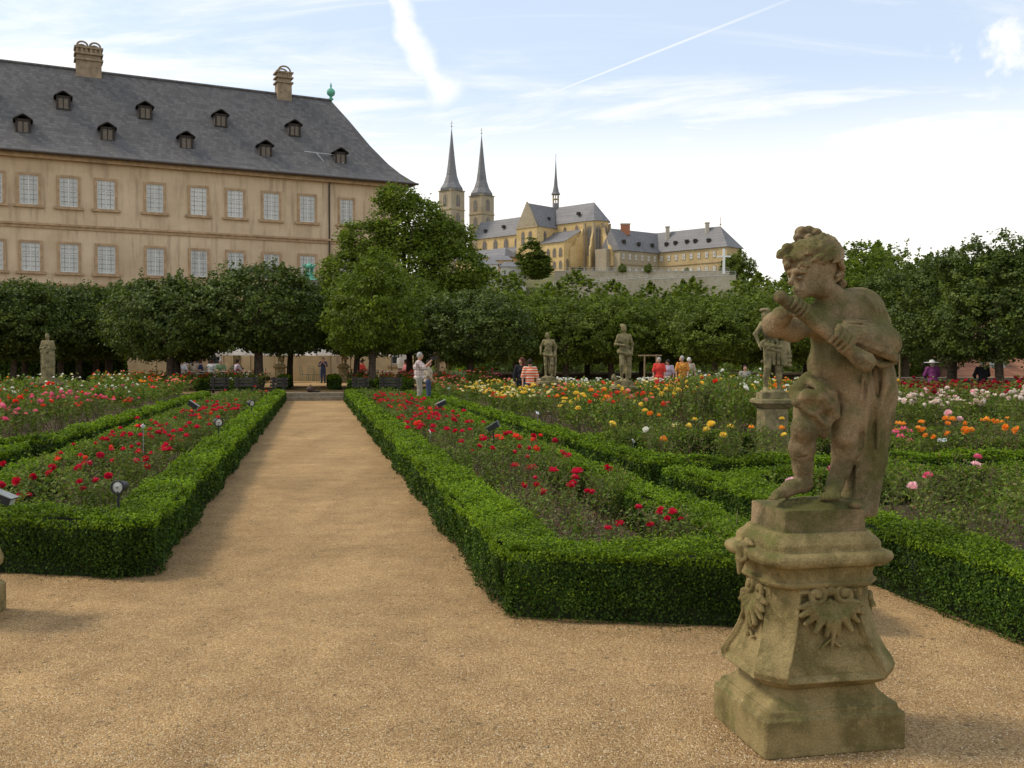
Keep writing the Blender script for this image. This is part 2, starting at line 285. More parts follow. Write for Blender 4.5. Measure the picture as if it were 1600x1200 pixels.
# ------------------------------------------------------------------ carved surfaces: a distance field polygonised
class SDF:
    def __init__(s, lo, hi, h):
        s.lo = np.array(lo, float); s.h = h; s.n = np.ceil((np.array(hi, float) - s.lo) / h).astype(int) + 1
        s.ax = [s.lo[i] + h * np.arange(s.n[i]) for i in range(3)]
        s.F = np.full(tuple(s.n), 1.0, dtype=np.float32)
    def win(s, lo, hi, m):
        sl = []
        for i in range(3):
            a = int(max(0, math.floor((lo[i] - m - s.lo[i]) / s.h))); b = int(min(s.n[i], math.ceil((hi[i] + m - s.lo[i]) / s.h) + 1)); sl.append(slice(a, max(a, b)))
        return tuple(sl), (s.ax[0][sl[0]][:, None, None], s.ax[1][sl[1]][None, :, None], s.ax[2][sl[2]][None, None, :])
    def put(s, sl, d, k, sub=False):
        f = s.F[sl]
        if f.size == 0: return
        if sub: f = -f
        if k > 0:
            hh = np.clip(.5 + .5 * (f - d) / k, 0, 1); r = f + (d - f) * hh - k * hh * (1 - hh)
        else: r = np.minimum(f, d)
        s.F[sl] = -r if sub else r
    def cap(s, a, b, ra, rb=None, k=.03, sub=False):
        a = np.array(a, float); b = np.array(b, float); rb = ra if rb is None else rb; rm = max(ra, rb)
        sl, (X, Y, Z) = s.win(np.minimum(a, b), np.maximum(a, b), rm + k + 2 * s.h)
        e = b - a; q = np.dot(e, e) + 1e-12
        t = np.clip(((X - a[0]) * e[0] + (Y - a[1]) * e[1] + (Z - a[2]) * e[2]) / q, 0, 1)
        d = np.sqrt((X - a[0] - t * e[0]) ** 2 + (Y - a[1] - t * e[1]) ** 2 + (Z - a[2] - t * e[2]) ** 2) - (ra + (rb - ra) * t)
        s.put(sl, d.astype(np.float32), k, sub)
    def chain(s, pts, rs, k=.02, sub=False):
        if isinstance(rs, (int, float)): rs = [rs] * len(pts)
        for i in range(len(pts) - 1): s.cap(pts[i], pts[i + 1], rs[i], rs[i + 1], k, sub)
    def ell(s, c, r, k=.03, sub=False, rot=None):
        c = np.array(c, float); r = np.array(r, float) if not isinstance(r, (int, float)) else np.array([r] * 3, float); rm = r.max()
        sl, (X, Y, Z) = s.win(c - rm, c + rm, k + 2 * s.h)
        x, y, z = X - c[0], Y - c[1], Z - c[2]
        if rot is not None:                        # rotation about the y axis, then z
            ca, sa = math.cos(rot[0]), math.sin(rot[0]); x, z = x * ca + z * sa, z * ca - x * sa
            ca, sa = math.cos(rot[1]), math.sin(rot[1]); x, y = x * ca + y * sa, y * ca - x * sa
        k0 = np.sqrt((x / r[0]) ** 2 + (y / r[1]) ** 2 + (z / r[2]) ** 2); k1 = np.sqrt((x / r[0] ** 2) ** 2 + (y / r[1] ** 2) ** 2 + (z / r[2] ** 2) ** 2) + 1e-9
        s.put(sl, (k0 * (k0 - 1) / k1).astype(np.float32), k, sub)
    def polygons(s):
        F = s.F.copy(); F[0] = F[-1] = 1; F[:, 0] = F[:, -1] = 1; F[:, :, 0] = F[:, :, -1] = 1
        ins = F < 0; nx, ny, nz = F.shape
        cnt = np.zeros((nx - 1, ny - 1, nz - 1), np.int8)
        for i in (0, 1):
            for j in (0, 1):
                for k in (0, 1): cnt += ins[i:nx - 1 + i, j:ny - 1 + j, k:nz - 1 + k]
        cells = np.argwhere((cnt > 0) & (cnt < 8)); idx = np.full(cnt.shape, -1, np.int32); idx[tuple(cells.T)] = np.arange(len(cells))
        acc = np.zeros((len(cells), 3)); num = np.zeros(len(cells))
        cor = [(i, j, k) for i in (0, 1) for j in (0, 1) for k in (0, 1)]
        for a in cor:
            for ax in range(3):
                if a[ax]: continue
                b = list(a); b[ax] = 1
                va = F[cells[:, 0] + a[0], cells[:, 1] + a[1], cells[:, 2] + a[2]]; vb = F[cells[:, 0] + b[0], cells[:, 1] + b[1], cells[:, 2] + b[2]]
                x = (va < 0) != (vb < 0); t = np.where(x, va / np.where(x, va - vb, 1), 0)
                p = np.array(a, float)[None, :].repeat(len(cells), 0); p[:, ax] += t; acc += p * x[:, None]; num += x
        V = (cells + acc / num[:, None]) * s.h + s.lo; Q = []
        for ax in range(3):
            lo = [slice(1, -1)] * 3; lo[ax] = slice(0, -1); hi = [slice(1, -1)] * 3; hi[ax] = slice(1, None)
            A = ins[tuple(lo)]; B = ins[tuple(hi)]; e = np.argwhere(A != B)
            if len(e) == 0: continue
            fl = A[tuple(e.T)]; off = np.ones(3, int); off[ax] = 0; e = e + off
            u, v = [q for q in range(3) if q != ax]
            du = np.zeros(3, int); du[u] = 1; dv = np.zeros(3, int); dv[v] = 1
            g = lambda c: idx[c[:, 0], c[:, 1], c[:, 2]]
            q = np.stack([g(e - du - dv), g(e - dv), g(e), g(e - du)], 1)
            if ax == 1: fl = ~fl
            q[~fl] = q[~fl][:, ::-1]; Q.append(q)
        return V, np.concatenate(Q)
    def mesh(s, name, mats, disp=None):
        V, Q = s.polygons()
        if disp is not None: V = disp(V)
        return mesh_np(name, V, Q, mats, sm=True)
# ------------------------------------------------------------------ foliage builders
def unit(a): return a / (np.linalg.norm(a, axis=-1, keepdims=True) + 1e-9)
def leaf_quads(c, nrm, ln, wd, rng):
    n = len(c); r = rng.normal(size=(n, 3)); t = unit(r - nrm * (r * nrm).sum(1, keepdims=True)); b = np.cross(nrm, t)
    ln = np.broadcast_to(ln, (n,))[:, None]; wd = np.broadcast_to(wd, (n,))[:, None]
    bend = nrm * ln * rng.uniform(-.25, .1, (n, 1))
    V = np.stack([c + t * ln + bend, c + b * wd, c - t * ln + bend, c - b * wd], 1).reshape(-1, 3)
    F = np.arange(4 * n).reshape(n, 4); return V, F
def join_np(parts):                      # [(V, F, mat_index)]
    Vs, Fs, Ms, o = [], [], [], 0
    for V, F, m in parts:
        Vs.append(V); Fs.append(F + o); Ms.append(np.full(len(F), m) if np.isscalar(m) else m); o += len(V)
    return np.concatenate(Vs), np.concatenate(Fs), np.concatenate(Ms)
def hedge(s0, v0, s1, v1, width, height, label, name='box_hedge', group=None, ends=(True, True), wn=.025, lift=0.0):
    """straight clipped hedge between two points of the garden's axes; leaf size follows the distance it is seen from"""
    rng = np.random.default_rng(int(abs(s0 * 131 + v0 * 977 + s1 * 17 + v1 * 57) * 10) % 99991)
    a = np.array(W(s0, v0)); b = np.array(W(s1, v1)); ln = np.linalg.norm(b - a); e = (b - a) / ln; q = np.array([-e[1], e[0], 0]); up = np.array([0, 0, 1.0])
    root = empty(name, tuple(a + up * lift)); tag(root, label, 'hedge', group)
    # core: rounded box with wobble
    nseg = max(2, int(ln / .35)); core = MB(); w2 = width / 2 - .045; hh = height - .045; sect = [(-w2, 0.0), (-w2, hh * .6), (-w2 * .97, hh * .97), (-w2 * .6, hh), (w2 * .6, hh), (w2 * .97, hh * .97), (w2, hh * .6), (w2, 0.0)]
    vs = []; m = len(sect)
    for i in range(nseg + 1):
        x = min(max(ln * i / nseg, .04), ln - .04)
        for (y, z) in sect: vs.append(e * x + q * (y + rng.normal() * .008) + up * (z + (rng.normal() * .01 if z > .05 else 0)))
    fs = [(i * m + j, (i + 1) * m + j, (i + 1) * m + j + 1, i * m + j + 1) for i in range(nseg) for j in range(m - 1)]
    core.add(vs, fs + [tuple(range(m)), tuple(range(nseg * m, nseg * m + m))[::-1]], 0, True); core.obj('twig_core', HEDGE_CORE, root)
    parts = []; x = 0.0
    while x < ln:
        xe = min(ln, x + 1.0); mid = a + e * (x + xe) / 2; dist = max(3.5, np.linalg.norm(mid[:2]))
        px_, _ = px_of(mid[0], max(mid[1], .5), 0.2)
        L_ = max(.010, .00140 * dist + .0010); cover = 2.1
        if px_ < -350 or px_ > 1950 or mid[1] < 2.5: L_ *= 2.0
        dens = cover / (2 * L_ * L_ * .62)
        for face in ('top', 'l', 'r', 'e0', 'e1'):
            if face == 'top': area = (xe - x) * width
            elif face in 'lr': area = (xe - x) * height
            elif (face == 'e0' and x == 0 and ends[0]) or (face == 'e1' and xe >= ln and ends[1]): area = width * height
            else: continue
            n = int(area * dens)
            if n < 1: continue
            U = rng.random(n); T = rng.random(n); dep = rng.normal(0, wn * .45, n) - np.abs(rng.normal(0, wn * .5, n)) + .012
            if face == 'top': c = np.outer(x + U * (xe - x), e) + np.outer((T - .5) * width * .98, q) + np.outer(height + dep, up); nn = up
            elif face == 'l': c = np.outer(x + U * (xe - x), e) + np.outer(width / 2 + dep, q) + np.outer(T ** .9 * height, up); nn = q
            elif face == 'r': c = np.outer(x + U * (xe - x), e) - np.outer(width / 2 + dep, q) + np.outer(T ** .9 * height, up); nn = -q
            elif face == 'e0': c = np.outer(-dep * 1.0, e) + np.outer((U - .5) * width, q) + np.outer(T * height, up); nn = -e
            else: c = np.outer(ln + dep, e) + np.outer((U - .5) * width, q) + np.outer(T * height, up); nn = e
            # clipped but uneven: slow wobble of the surface, shoots that stand proud
            ph = (a[0] + a[1]) * 3
            wob = .026 * np.sin(c @ np.array([2.1, 1.7, 3.3]) * 2 + ph) + .016 * np.sin(c @ np.array([5.1, -4.3, 6.1]) * 2.2 + ph)
            c = c + nn * wob[:, None]
            if face == 'top':
                tall = rng.random(n) < .16; c[:, 2] += tall * np.abs(rng.normal(0, .028, n))
            nr = unit(nn * .75 + rng.normal(0, .62, (n, 3)) + up * .35)
            V, F = leaf_quads(c, nr, L_ * rng.uniform(.75, 1.3, n), L_ * .62 * rng.uniform(.8, 1.2, n), rng)
            young = (c[:, 2] > height - .06) & (rng.random(n) < .80)  # top leaves take the lighter material: new growth plus painted top light
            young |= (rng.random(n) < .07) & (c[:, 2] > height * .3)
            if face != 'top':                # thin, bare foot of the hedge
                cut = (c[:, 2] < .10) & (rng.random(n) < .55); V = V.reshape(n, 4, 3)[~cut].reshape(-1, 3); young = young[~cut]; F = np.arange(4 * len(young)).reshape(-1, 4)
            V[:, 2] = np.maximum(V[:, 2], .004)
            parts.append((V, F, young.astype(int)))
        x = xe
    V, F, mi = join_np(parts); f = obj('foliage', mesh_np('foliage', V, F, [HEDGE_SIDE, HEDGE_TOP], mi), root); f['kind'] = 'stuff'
    return root
def crown_mesh(name, lobes, nleaf, lsize, mats, seed, flat_z=None, clump=.34, shoots=40, young=.0):
    """leaves in clumps spread over and under the surface of several lobes"""
    rng = np.random.default_rng(seed); lob = np.array([(*c, *r) for c, r in lobes], float); area = (lob[:, 3] * lob[:, 4] * lob[:, 5]) ** (2 / 3)
    per = 26; nc = nleaf // per; which = rng.choice(len(lob), nc, p=area / area.sum())
    d = unit(rng.normal(size=(nc, 3))); rad = 1 - np.abs(rng.normal(0, .16, nc)); rad = np.clip(rad, .35, 1) * (1 + .07 * np.sin(d @ np.array([5, 3, 4]) * 1.7 + which))
    cc = lob[which, :3] + d * lob[which, 3:] * rad[:, None]
    if flat_z is not None:
        lowm = cc[:, 2] < flat_z; cc[lowm, 2] = flat_z + rng.random(lowm.sum()) * .35 - .12
    # drop clumps buried deep in another lobe
    deep = np.zeros(nc, bool)
    for l in lob:
        q = (((cc - l[:3]) / l[3:]) ** 2).sum(1); deep |= q < .28
    cc = cc[~deep]; dd = d[~deep]; nc = len(cc)
    c = np.repeat(cc, per, 0); dn = np.repeat(dd, per, 0); n = len(c)
    off = rng.normal(0, 1, (n, 3)) * clump * np.repeat(rng.uniform(.6, 1.15, nc), per)[:, None] * np.array([.55, .55, .38])
    c = c + off; nr = unit(dn * .5 + np.array([0, 0, .55]) + rng.normal(0, .55, (n, 3)))
    ls = lsize * rng.uniform(.7, 1.25, n); V, F = leaf_quads(c, nr, ls, ls * .72, rng); mi = np.zeros(n, int)
    mi[np.repeat(rng.random(nc) < young, per)] = 1 if young else 0
    parts = [(V, F, mi)]
    if shoots:
        top = np.argsort(-cc[:, 2])[:max(1, nc // 4)]; cs, ns = [], []
        for i in rng.choice(top, shoots):
            L_ = rng.uniform(.25, .7); dirn = unit(np.array([rng.normal(0, .3), rng.normal(0, .3), 1.0])); k = int(14 * L_ / .4)
            tt = rng.random(k); cs.append(cc[i] + dirn * (tt * L_)[:, None] + rng.normal(0, .05, (k, 3))); ns.append(unit(rng.normal(0, 1, (k, 3))))
        cs = np.concatenate(cs); ns = np.concatenate(ns); V, F = leaf_quads(cs, ns, lsize * .9, lsize * .6, rng); parts.append((V, F, np.full(len(F), 0)))
    V, F, mi = join_np(parts); return mesh_np(name, V, F, mats, mi)
def trunk_mesh(name, h, r0, reach, seed, nb=7, z_top=None, lean=0):
    rng = random.Random(seed); b = MB(); zt = z_top or h * 1.5
    pts = [(lean * (z / h) + rng.uniform(-.04, .04), rng.uniform(-.04, .04), z) for z in (0, .25, h * .5, h, h * 1.25, zt)]
    b.tube(pts, [r0 * 1.45, r0 * 1.08, r0 * .95, r0 * .85, r0 * .6, r0 * .2], 10)
    for i in range(nb):
        a = 2 * math.pi * i / nb + rng.uniform(-.3, .3); z0 = h * rng.uniform(.9, 1.15); rr = reach * rng.uniform(.65, .95)
        p0 = (lean, 0, z0); p1 = (lean + math.cos(a) * rr * .4, math.sin(a) * rr * .4, z0 + (zt - z0) * rng.uniform(.2, .45)); p2 = (lean + math.cos(a) * rr, math.sin(a) * rr, z0 + (zt - z0) * rng.uniform(.4, .95))
        b.tube([p0, p1, p2], [r0 * .42, r0 * .26, r0 * .08], 6)
        for j in range(2):
            a2 = a + rng.uniform(-.8, .8); b.tube([p1, (p1[0] + math.cos(a2) * rr * .4, p1[1] + math.sin(a2) * rr * .4, p1[2] + rng.uniform(.2, .8))], [r0 * .16, r0 * .05], 5)
    return b.mesh(name, BARK)
def tree(name, label, loc, crown, trunk, sc=1, rz=0, group=None, cat='tree'):
    r = empty(name, loc, rz, sc); tag(r, label, cat, group); obj('trunk', trunk, r)
    obj('crown', crown, r); return r
# ------------------------------------------------------------------ ground, path, beds
g = flat('ground', [(-900, -60), (900, -60), (900, 1500), (-900, 1500)], -.02, GROUND)
HWP = 1.17                                             # half width of the path
fl = lambda s, v: W(s, v)[:2]
# the near plaza and the straight path are one gravel sheet; where the beds stand soil lies on top of it
flat('gravel_path', [fl(-8, -14), fl(-8, 16), fl(43.5, 16), fl(43.5, -14)], 0.0, GRAVEL)
flat('platform_gravel', [fl(41.2, -45), fl(41.2, 30), fl(85, 30), fl(85, -45)], .004, GRAVEL)
def front_s(v): return 6.03 - .38 * (v - 1.14) if v > 0 else 7.58 - .416 * (v + 1.205)   # the skew front edge of the beds
soil_poly = lambda v0, v1, s1, d=0.12: [fl(front_s(v0) + d, v0), fl(front_s(v1) + d, v1), fl(s1, v1), fl(s1, v0)]
flat('bed_soil_strip', soil_poly(1.30, 3.05, 40.3), .008, SOIL)
flat('bed_soil_strip', soil_poly(-3.3, -1.3, 40.3), .008, SOIL)
flat('bed_soil_field', [fl(.5, 4.28), fl(.5, 9), fl(.5, 26), fl(43, 26), fl(43, 4.15), fl(11, 4.05)], .009, SOIL)
flat('bed_soil_field', [fl(front_s(-4.0) + .1, -4.0), fl(43, -4.0), fl(43, -24), fl(front_s(-24), -24)], .009, SOIL)
# ------------------------------------------------------------------ hedges
HG = 'clipped box hedges edging the rose beds'
hw = .42; hh_ = .42
fr_, fl_ = front_s(HWP), front_s(-HWP)
hedge(fr_ + .1, HWP + hw / 2, 40.2, HWP + hw / 2, hw, hh_, 'long clipped box hedge along the right edge of the gravel path', group=HG)
hedge(fl_ + .18, -HWP - hw / 2, 40.2, -HWP - hw / 2, hw, hh_, 'long clipped box hedge along the left edge of the gravel path', group=HG)
hedge(front_s(HWP) + .197, HWP + .075, front_s(3.14) + .22, 3.14, hw, hh_ + .005, 'short box hedge closing the red rose bed just left of the flute player statue', group=HG)
hedge(front_s(-HWP - .15) + .22, -HWP - .13, front_s(-3.6) + .2, -3.6, hw, hh_ + .005, 'dark front box hedge at the left photo edge closing the bed with the round spotlight', group=HG)
hedge(front_s(3.0) + .28, 3.02, 39.5, 3.60, .34, .38, 'inner box hedge between the red rose strip and the narrow passage right of it', group=HG)
hedge(front_s(-3.3) + .3, -3.22, 39.5, -3.22, .34, .38, 'inner box hedge between the left red rose strip and its narrow passage', group=HG)
hedge(1.0, 4.22, 10.4, 3.95, .40, .42, 'box hedge running from behind the statue pedestal to the right photo edge', group=HG)
hedge(11.35, 4.1, 14.8, 4.05, .36, .40, 'short box hedge piece right of the passage between two cross hedges', group=HG)
hedge(15.9, 4.1, 39.5, 4.2, .36, .40, 'far box hedge bordering the mixed rose field right of the passage', group=HG)
hedge(11.5, 4.3, 11.2, 19, .36, .40, 'nearest cross hedge behind the flute player statue', group=HG)
hedge(13.4, 7.6, 13.1, 22, .34, .40, 'second cross hedge below the orange roses on the right', group=HG)
hedge(15.6, 3.9, 15.0, 14, .34, .40, 'third cross hedge in front of the mixed rose field', group=HG)
hedge(10.2, 4.5, 9.9, 8.8, .34, .38, 'low box hedge closing the pink rose bed behind the statue', group=HG)
hedge(front_s(-4.1) + .2, -4.13, 15.0, -4.13, .36, .42, 'left box hedge piece beyond the narrow passage, ending at a gap', group=HG)
hedge(16.2, -4.1, 39.5, -4.1, .36, .40, 'long box hedge bordering the pink rose field on the left', group=HG)
hedge(16.4, -4.2, 16.9, -14, .34, .40, 'cross hedge in front of the pink rose field on the left', group=HG)
hedge(14.9, -4.3, 15.4, -10, .34, .40, 'low cross hedge at the left photo edge in front of the pink field hedge', group=HG)
# platform with two steps at the end of the path
STEPM = simple('step_stone', (.22, .18, .12), .9, .3, 5, .3)
st = empty('stone_steps', W(41.0, 0.0), math.atan2(GV[1], GV[0])); tag(st, 'two low dark stone steps at the far end of the gravel path', 'steps')
for i, (y0, y1, z0, z1) in enumerate(((-.4, .0, .0, .15), (0.0, 1.2, .0, .30))):
    b = MB(); b.box(-1.45 + .0, 1.45, y0 + (.002 if i else 0), y1, z0, z1); b.obj('step', STEPM, st)
HALL = 0.30
# ------------------------------------------------------------------ the palace
PU = np.array([.894, .448]); PO = np.array([.448, -.894]); PP = np.array([gx(515, 76), 76.0])
def pal(t, o, z): p = PP + PU * t + PO * o; return (p[0], p[1], z)
def tpx(px, o=0.0):
    k = (px - 800) / FPX; p = PP + PO * o; return (k * p[1] - p[0]) / (PU[0] - k * PU[1])
WALL = None
def wallmat():
    m, t, o = newmat('palace_render'); oc = objcoord(t); a = noise(t, oc, .35, 7, .65); b = noise(t, oc, 2.2, 5, .65); sp = N(t, 'ShaderNodeSeparateXYZ'); L(t, oc, sp.inputs[0])
    mp = N(t, 'ShaderNodeMapping', inp={'Scale': (2.5, 2.5, .25)}); L(t, oc, mp.inputs[0]); st_ = noise(t, mp.outputs[0], 1.2, 5, .6)
    c = ramp(t, a, [(.3, (.48, .355, .225)), (.5, (.58, .44, .29)), (.7, (.66, .51, .345))])
    c = mixc_(t, M(t, 'MULTIPLY', smooth(t, st_, .48, .72), .55), c, (.27, .19, .12)); c = mixc_(t, M(t, 'MULTIPLY', smooth(t, b, .55, .75), .3), c, (.70, .55, .38))
    principled(t, o, c, .95, b, .15, .02, .1); return m
WALL = wallmat()
WSTONE = simple('palace_trim_stone', (.40, .27, .155), .9, .25, 3, .2)
WPLINTH = simple('orangery_wall', (.50, .36, .19), .9, .15, 1.5, .1)
def slatemat(name, c1, c2, sc=(2.6, 2.6, 4.4), seam=.5):
    m, t, o = newmat(name); oc = objcoord(t); mp = N(t, 'ShaderNodeMapping', inp={'Scale': sc}); L(t, oc, mp.inputs[0])
    sp = N(t, 'ShaderNodeSeparateXYZ'); L(t, mp.outputs[0], sp.inputs[0])
    row = M(t, 'FLOOR', sp.outputs[2]); fz = M(t, 'FRACT', sp.outputs[2]); xx = M(t, 'ADD', M(t, 'ADD', sp.outputs[0], sp.outputs[1]), M(t, 'MULTIPLY', row, .5)); fx = M(t, 'FRACT', xx)
    cb = N(t, 'ShaderNodeCombineXYZ'); L(t, M(t, 'FLOOR', xx), cb.inputs[0]); L(t, row, cb.inputs[1])
    wn = N(t, 'ShaderNodeTexWhiteNoise', noise_dimensions='2D'); L(t, cb.outputs[0], wn.inputs['Vector'])
    big = noise(t, oc, .3, 6, .7); c = mixc_(t, wn.outputs[0], c1, c2); c = mixc_(t, 1.0, c, ramp(t, big, [(.3, (.88, .88, .88)), (.7, (1.14, 1.13, 1.11))]), 'MULTIPLY')
    gap = M(t, 'MAXIMUM', M(t, 'LESS_THAN', fz, .14), M(t, 'LESS_THAN', fx, .08)); c = mixc_(t, M(t, 'MULTIPLY', gap, seam), c, tuple(x * .4 for x in c1))
    principled(t, o, c, .62, M(t, 'ADD', fz, M(t, 'MULTIPLY', wn.outputs[0], .4)), .5, .03, .35); return m
SLATE = slatemat('roof_slate', (.074, .069, .067), (.122, .114, .108))
SLATE_F = slatemat('church_slate', (.145, .14, .142), (.19, .185, .188), (1.2, 1.2, 2), .25)
WOODDK = simple('dormer_wood', (.035, .028, .022), .8, .3, 6)
def panemat():
    m, t, o = newmat('curtained_pane'); oi = N(t, 'ShaderNodeObjectInfo'); oc = objcoord(t); n = noise(t, oc, 1.6, 4); k = M(t, 'ADD', M(t, 'MULTIPLY', oi.outputs['Random'], .55), M(t, 'MULTIPLY', n, .45))
    principled(t, o, ramp(t, k, [(.15, (.22, .22, .21)), (.35, (.42, .42, .39)), (.8, (.60, .59, .54))]), .15, n, .05, .02, .6); return m
GLASS_CURT = panemat()
PANEDK = simple('dark_pane', (.03, .033, .035), .15, .3, 2, 0, .6)
FRAMEW = simple('window_white_wood', (.62, .60, .55), .6, .1, 5)
LEAD = simple('muntin_grey', (.20, .20, .20), .6, .1, 5)
COPPER = simple('green_copper', (.12, .38, .26), .7, .25, 5)
MET = simple('drain_metal', (.06, .045, .035), .6, .2, 5)
palace = empty('palace_building', (0, 0, 0)); tag(palace, 'long three storey palace with ochre walls and steep grey slate roof', 'building')
T0, T1, DEP, ZE, ZR = -34.0, 5.7, 14.0, 15.6, 23.3
b = MB()
b.prism([(T0, 0), (T1, 0), (T1, -DEP), (T0, -DEP)], 6.62, ZE, 0, lambda x, y, z: pal(x, y, z)); b.obj('wall', WALL, palace)
b = MB(); b.prism([(T0, .03), (T1, .03), (T1, -DEP), (T0, -DEP)], 0, 6.62, 0, pal); b.obj('ground_floor_wall', WPLINTH, palace)
# roof: swept profile with bell-cast eaves and hipped end
prof = [(.75, 15.52), (.2, 15.85), (-.6, 16.45), (-1.6, 17.35), (-3.2, 19.05), (-5.2, 21.3), (-7.0, ZR)]
endt = [T1 + 1.35, T1 + .95, T1 + .35, T1 - .35, T1 - 1.35, T1 - 2.4, 2.25]
vs = []; fs = []
for (o_, z_), te in zip(prof, endt): vs += [pal(T0, o_, z_), pal(te, o_, z_), pal(te, -DEP - o_, z_), pal(T0, -DEP - o_, z_)]
for i in range(len(prof) - 1):
    for j in range(3): k = i * 4 + j; fs.append((k, k + 1, k + 5, k + 4))
b = MB(); b.add(vs, fs); b.obj('roof', SLATE, palace)
b = MB(); b.box(T0, T1 + .3, .0, .42, 15.18, 15.5, 0, pal); b.box(T0, T1 + .45, .0, .6, 15.50, 15.56, 0, pal); b.obj('eaves_cornice', WSTONE, palace)
b = MB(); b.tube([pal(T0, .78, 15.5), pal(T1 + 1.3, .78, 15.5)], .09, 8); b.obj('gutter', MET, palace)
b = MB(); b.tube([pal(T0, -7.0, ZR + .02), pal(2.25, -7.0, ZR + .02)], .12, 6); b.obj('ridge_cap', SLATE, palace)
for z in (10.77, 6.75):
    b = MB(); b.box(T0, T1 + .06, 0.0, .10, z - .22, z - .02, 0, pal); b.box(T0, T1 + .12, .0, .20, z - .02, z + .12, 0, pal); b.obj('string_course', WSTONE, palace)
b = MB(); b.tube([pal(tpx(515), .25, 15.4), pal(tpx(515), .12, 14.9), pal(tpx(515), .12, .4)], .065, 8); b.obj('drainpipe', MET, palace)
def window(px, z0, z1, w_=1.14):
    t = tpx(px); h = w_ / 2; f = MB()
    for (a, c, d, e) in ((-h - .16, -h, z0 - .02, z1 + .16), (h, h + .16, z0 - .02, z1 + .16), (-h, h, z1, z1 + .16)): f.box(t + a, t + c, 0.0, .12, d, e, 0, pal)
    fo = f.obj('window', WSTONE, palace)
    p = MB(); p.box(t - h, t + h, .0, .012, z0, z1, 0, pal); p.obj('pane', GLASS_CURT, fo)
    q = MB()
    for a in (-h, -.035, h - .07): q.box(t + a, t + a + .07, .014, .05, z0, z1, 0, pal)
    for z in (z0, z0 + (z1 - z0) * .62, z1 - .06): q.box(t - h, t + h, .016, .047, z, z + .06, 0, pal)
    for a in (-h / 2 - .01, h / 2 - .01): q.box(t + a, t + a + .025, .018, .032, z0, z1, 1, pal)
    for i in range(1, 6): z = z0 + (z1 - z0) * i / 6; q.box(t - h, t + h, .02, .030, z, z + .025, 1, pal)
    q.obj('window_frame', [FRAMEW, LEAD], fo)
    s_ = MB(); s_.box(t - h - .36, t + h + .36, 0.0, .20, z0 - .20, z0 - .03, 0, pal); s_.obj('sill', WSTONE, fo)
for px in (-8, 48, 110, 168, 244, 312, 369, 425, 481): window(px, 12.1, 14.05)
for px in (-8, 50, 110, 168, 244, 312, 369, 425, 481): window(px, 7.65, 9.55)
window(542, 12.1, 14.0, 1.0); window(541, 7.65, 9.5, 1.0)
def on_roof(px, py):                       # where the line of sight meets the main roof slope
    r = ray(px, py)
    for i in range(3, len(prof) - 1):
        (o0, z0), (o1, z1) = prof[i], prof[i + 1]
        A = np.array(pal(0, o0, z0)); U = np.array([*PU, 0]); Q = np.array(pal(0, o1, z1)) - A; nn = np.cross(U, Q)
        k = np.dot(A - np.array([0, 0, EYE]), nn) / np.dot(r, nn); P = np.array([0, 0, EYE]) + r * k
        if z0 - 1e-6 <= P[2] <= z1: return P
    return P
for (px, py) in ((99, 170), (227, 185), (345, 197), (460, 212), (36, 207), (168, 219), (291, 232), (415, 245), (532, 256), (-22, 156), (575 - 500 - 130, 240)):
    if px < -30: continue
    P = on_roof(px, py); o_ = float(np.dot(P[:2] - PP, PO)); t_ = float(np.dot(P[:2] - PP, PU)); z_ = P[2]; w2 = .44; dep = 1.35
    dm = MB(); dm.box(t_ - w2, t_ + w2, o_ - dep, o_ + .06, z_ - .15, z_ + .92, 0, pal); do = dm.obj('dormer', SLATE, palace)
    rf = MB(); xs = [-.62, -.40, -.18, 0, .18, .40, .62]; zs = [.80, .95, 1.10, 1.18, 1.10, .95, .80]
    fr0 = [pal(t_ + x, o_ + .26, z_ + z) for x, z in zip(xs, zs)]; bk = [pal(t_ + x, o_ - 1.5, z_ + z) for x, z in zip(xs, zs)]; fr1 = [pal(t_ + x, o_ + .26, z_ + z + .08) for x, z in zip(xs, zs)]; bk1 = [pal(t_ + x, o_ - 1.5, z_ + z + .08) for x, z in zip(xs, zs)]
    rf.add(fr0 + bk + fr1 + bk1, [(i, i + 1, i + 8, i + 7) for i in range(6)] + [(i + 14, i + 15, i + 22, i + 21)[::-1] for i in range(6)] + [(i, i + 1, i + 15, i + 14) for i in range(6)]); rf.obj('dormer_roof', WOODDK, do)
    fw = MB()
    for a, c, d, e in ((-w2 - .02, -w2 + .12, 0, .86), (w2 - .12, w2 + .02, 0, .86), (-w2, w2, .74, .9), (-w2 - .06, w2 + .06, -.1, .0)): fw.box(t_ + a, t_ + c, o_ + .062, o_ + .13, z_ + d, z_ + e, 0, pal)
    fw.box(t_ - .03, t_ + .03, o_ + .062, o_ + .11, z_, z_ + .74, 0, pal); fw.obj('dormer_frame', WOODDK, do)
    pn = MB(); pn.box(t_ - w2 + .12, t_ + w2 - .12, o_ + .062, o_ + .08, z_, z_ + .74, 0, pal); pn.obj('shutter', simple('dormer_shutter', (.16, .13, .10), .8) if 'dormer_shutter' not in MATS else MATS['dormer_shutter'], do)
CHIM = simple('chimney_stone', (.27, .20, .13), .9, .3, 3, .4)
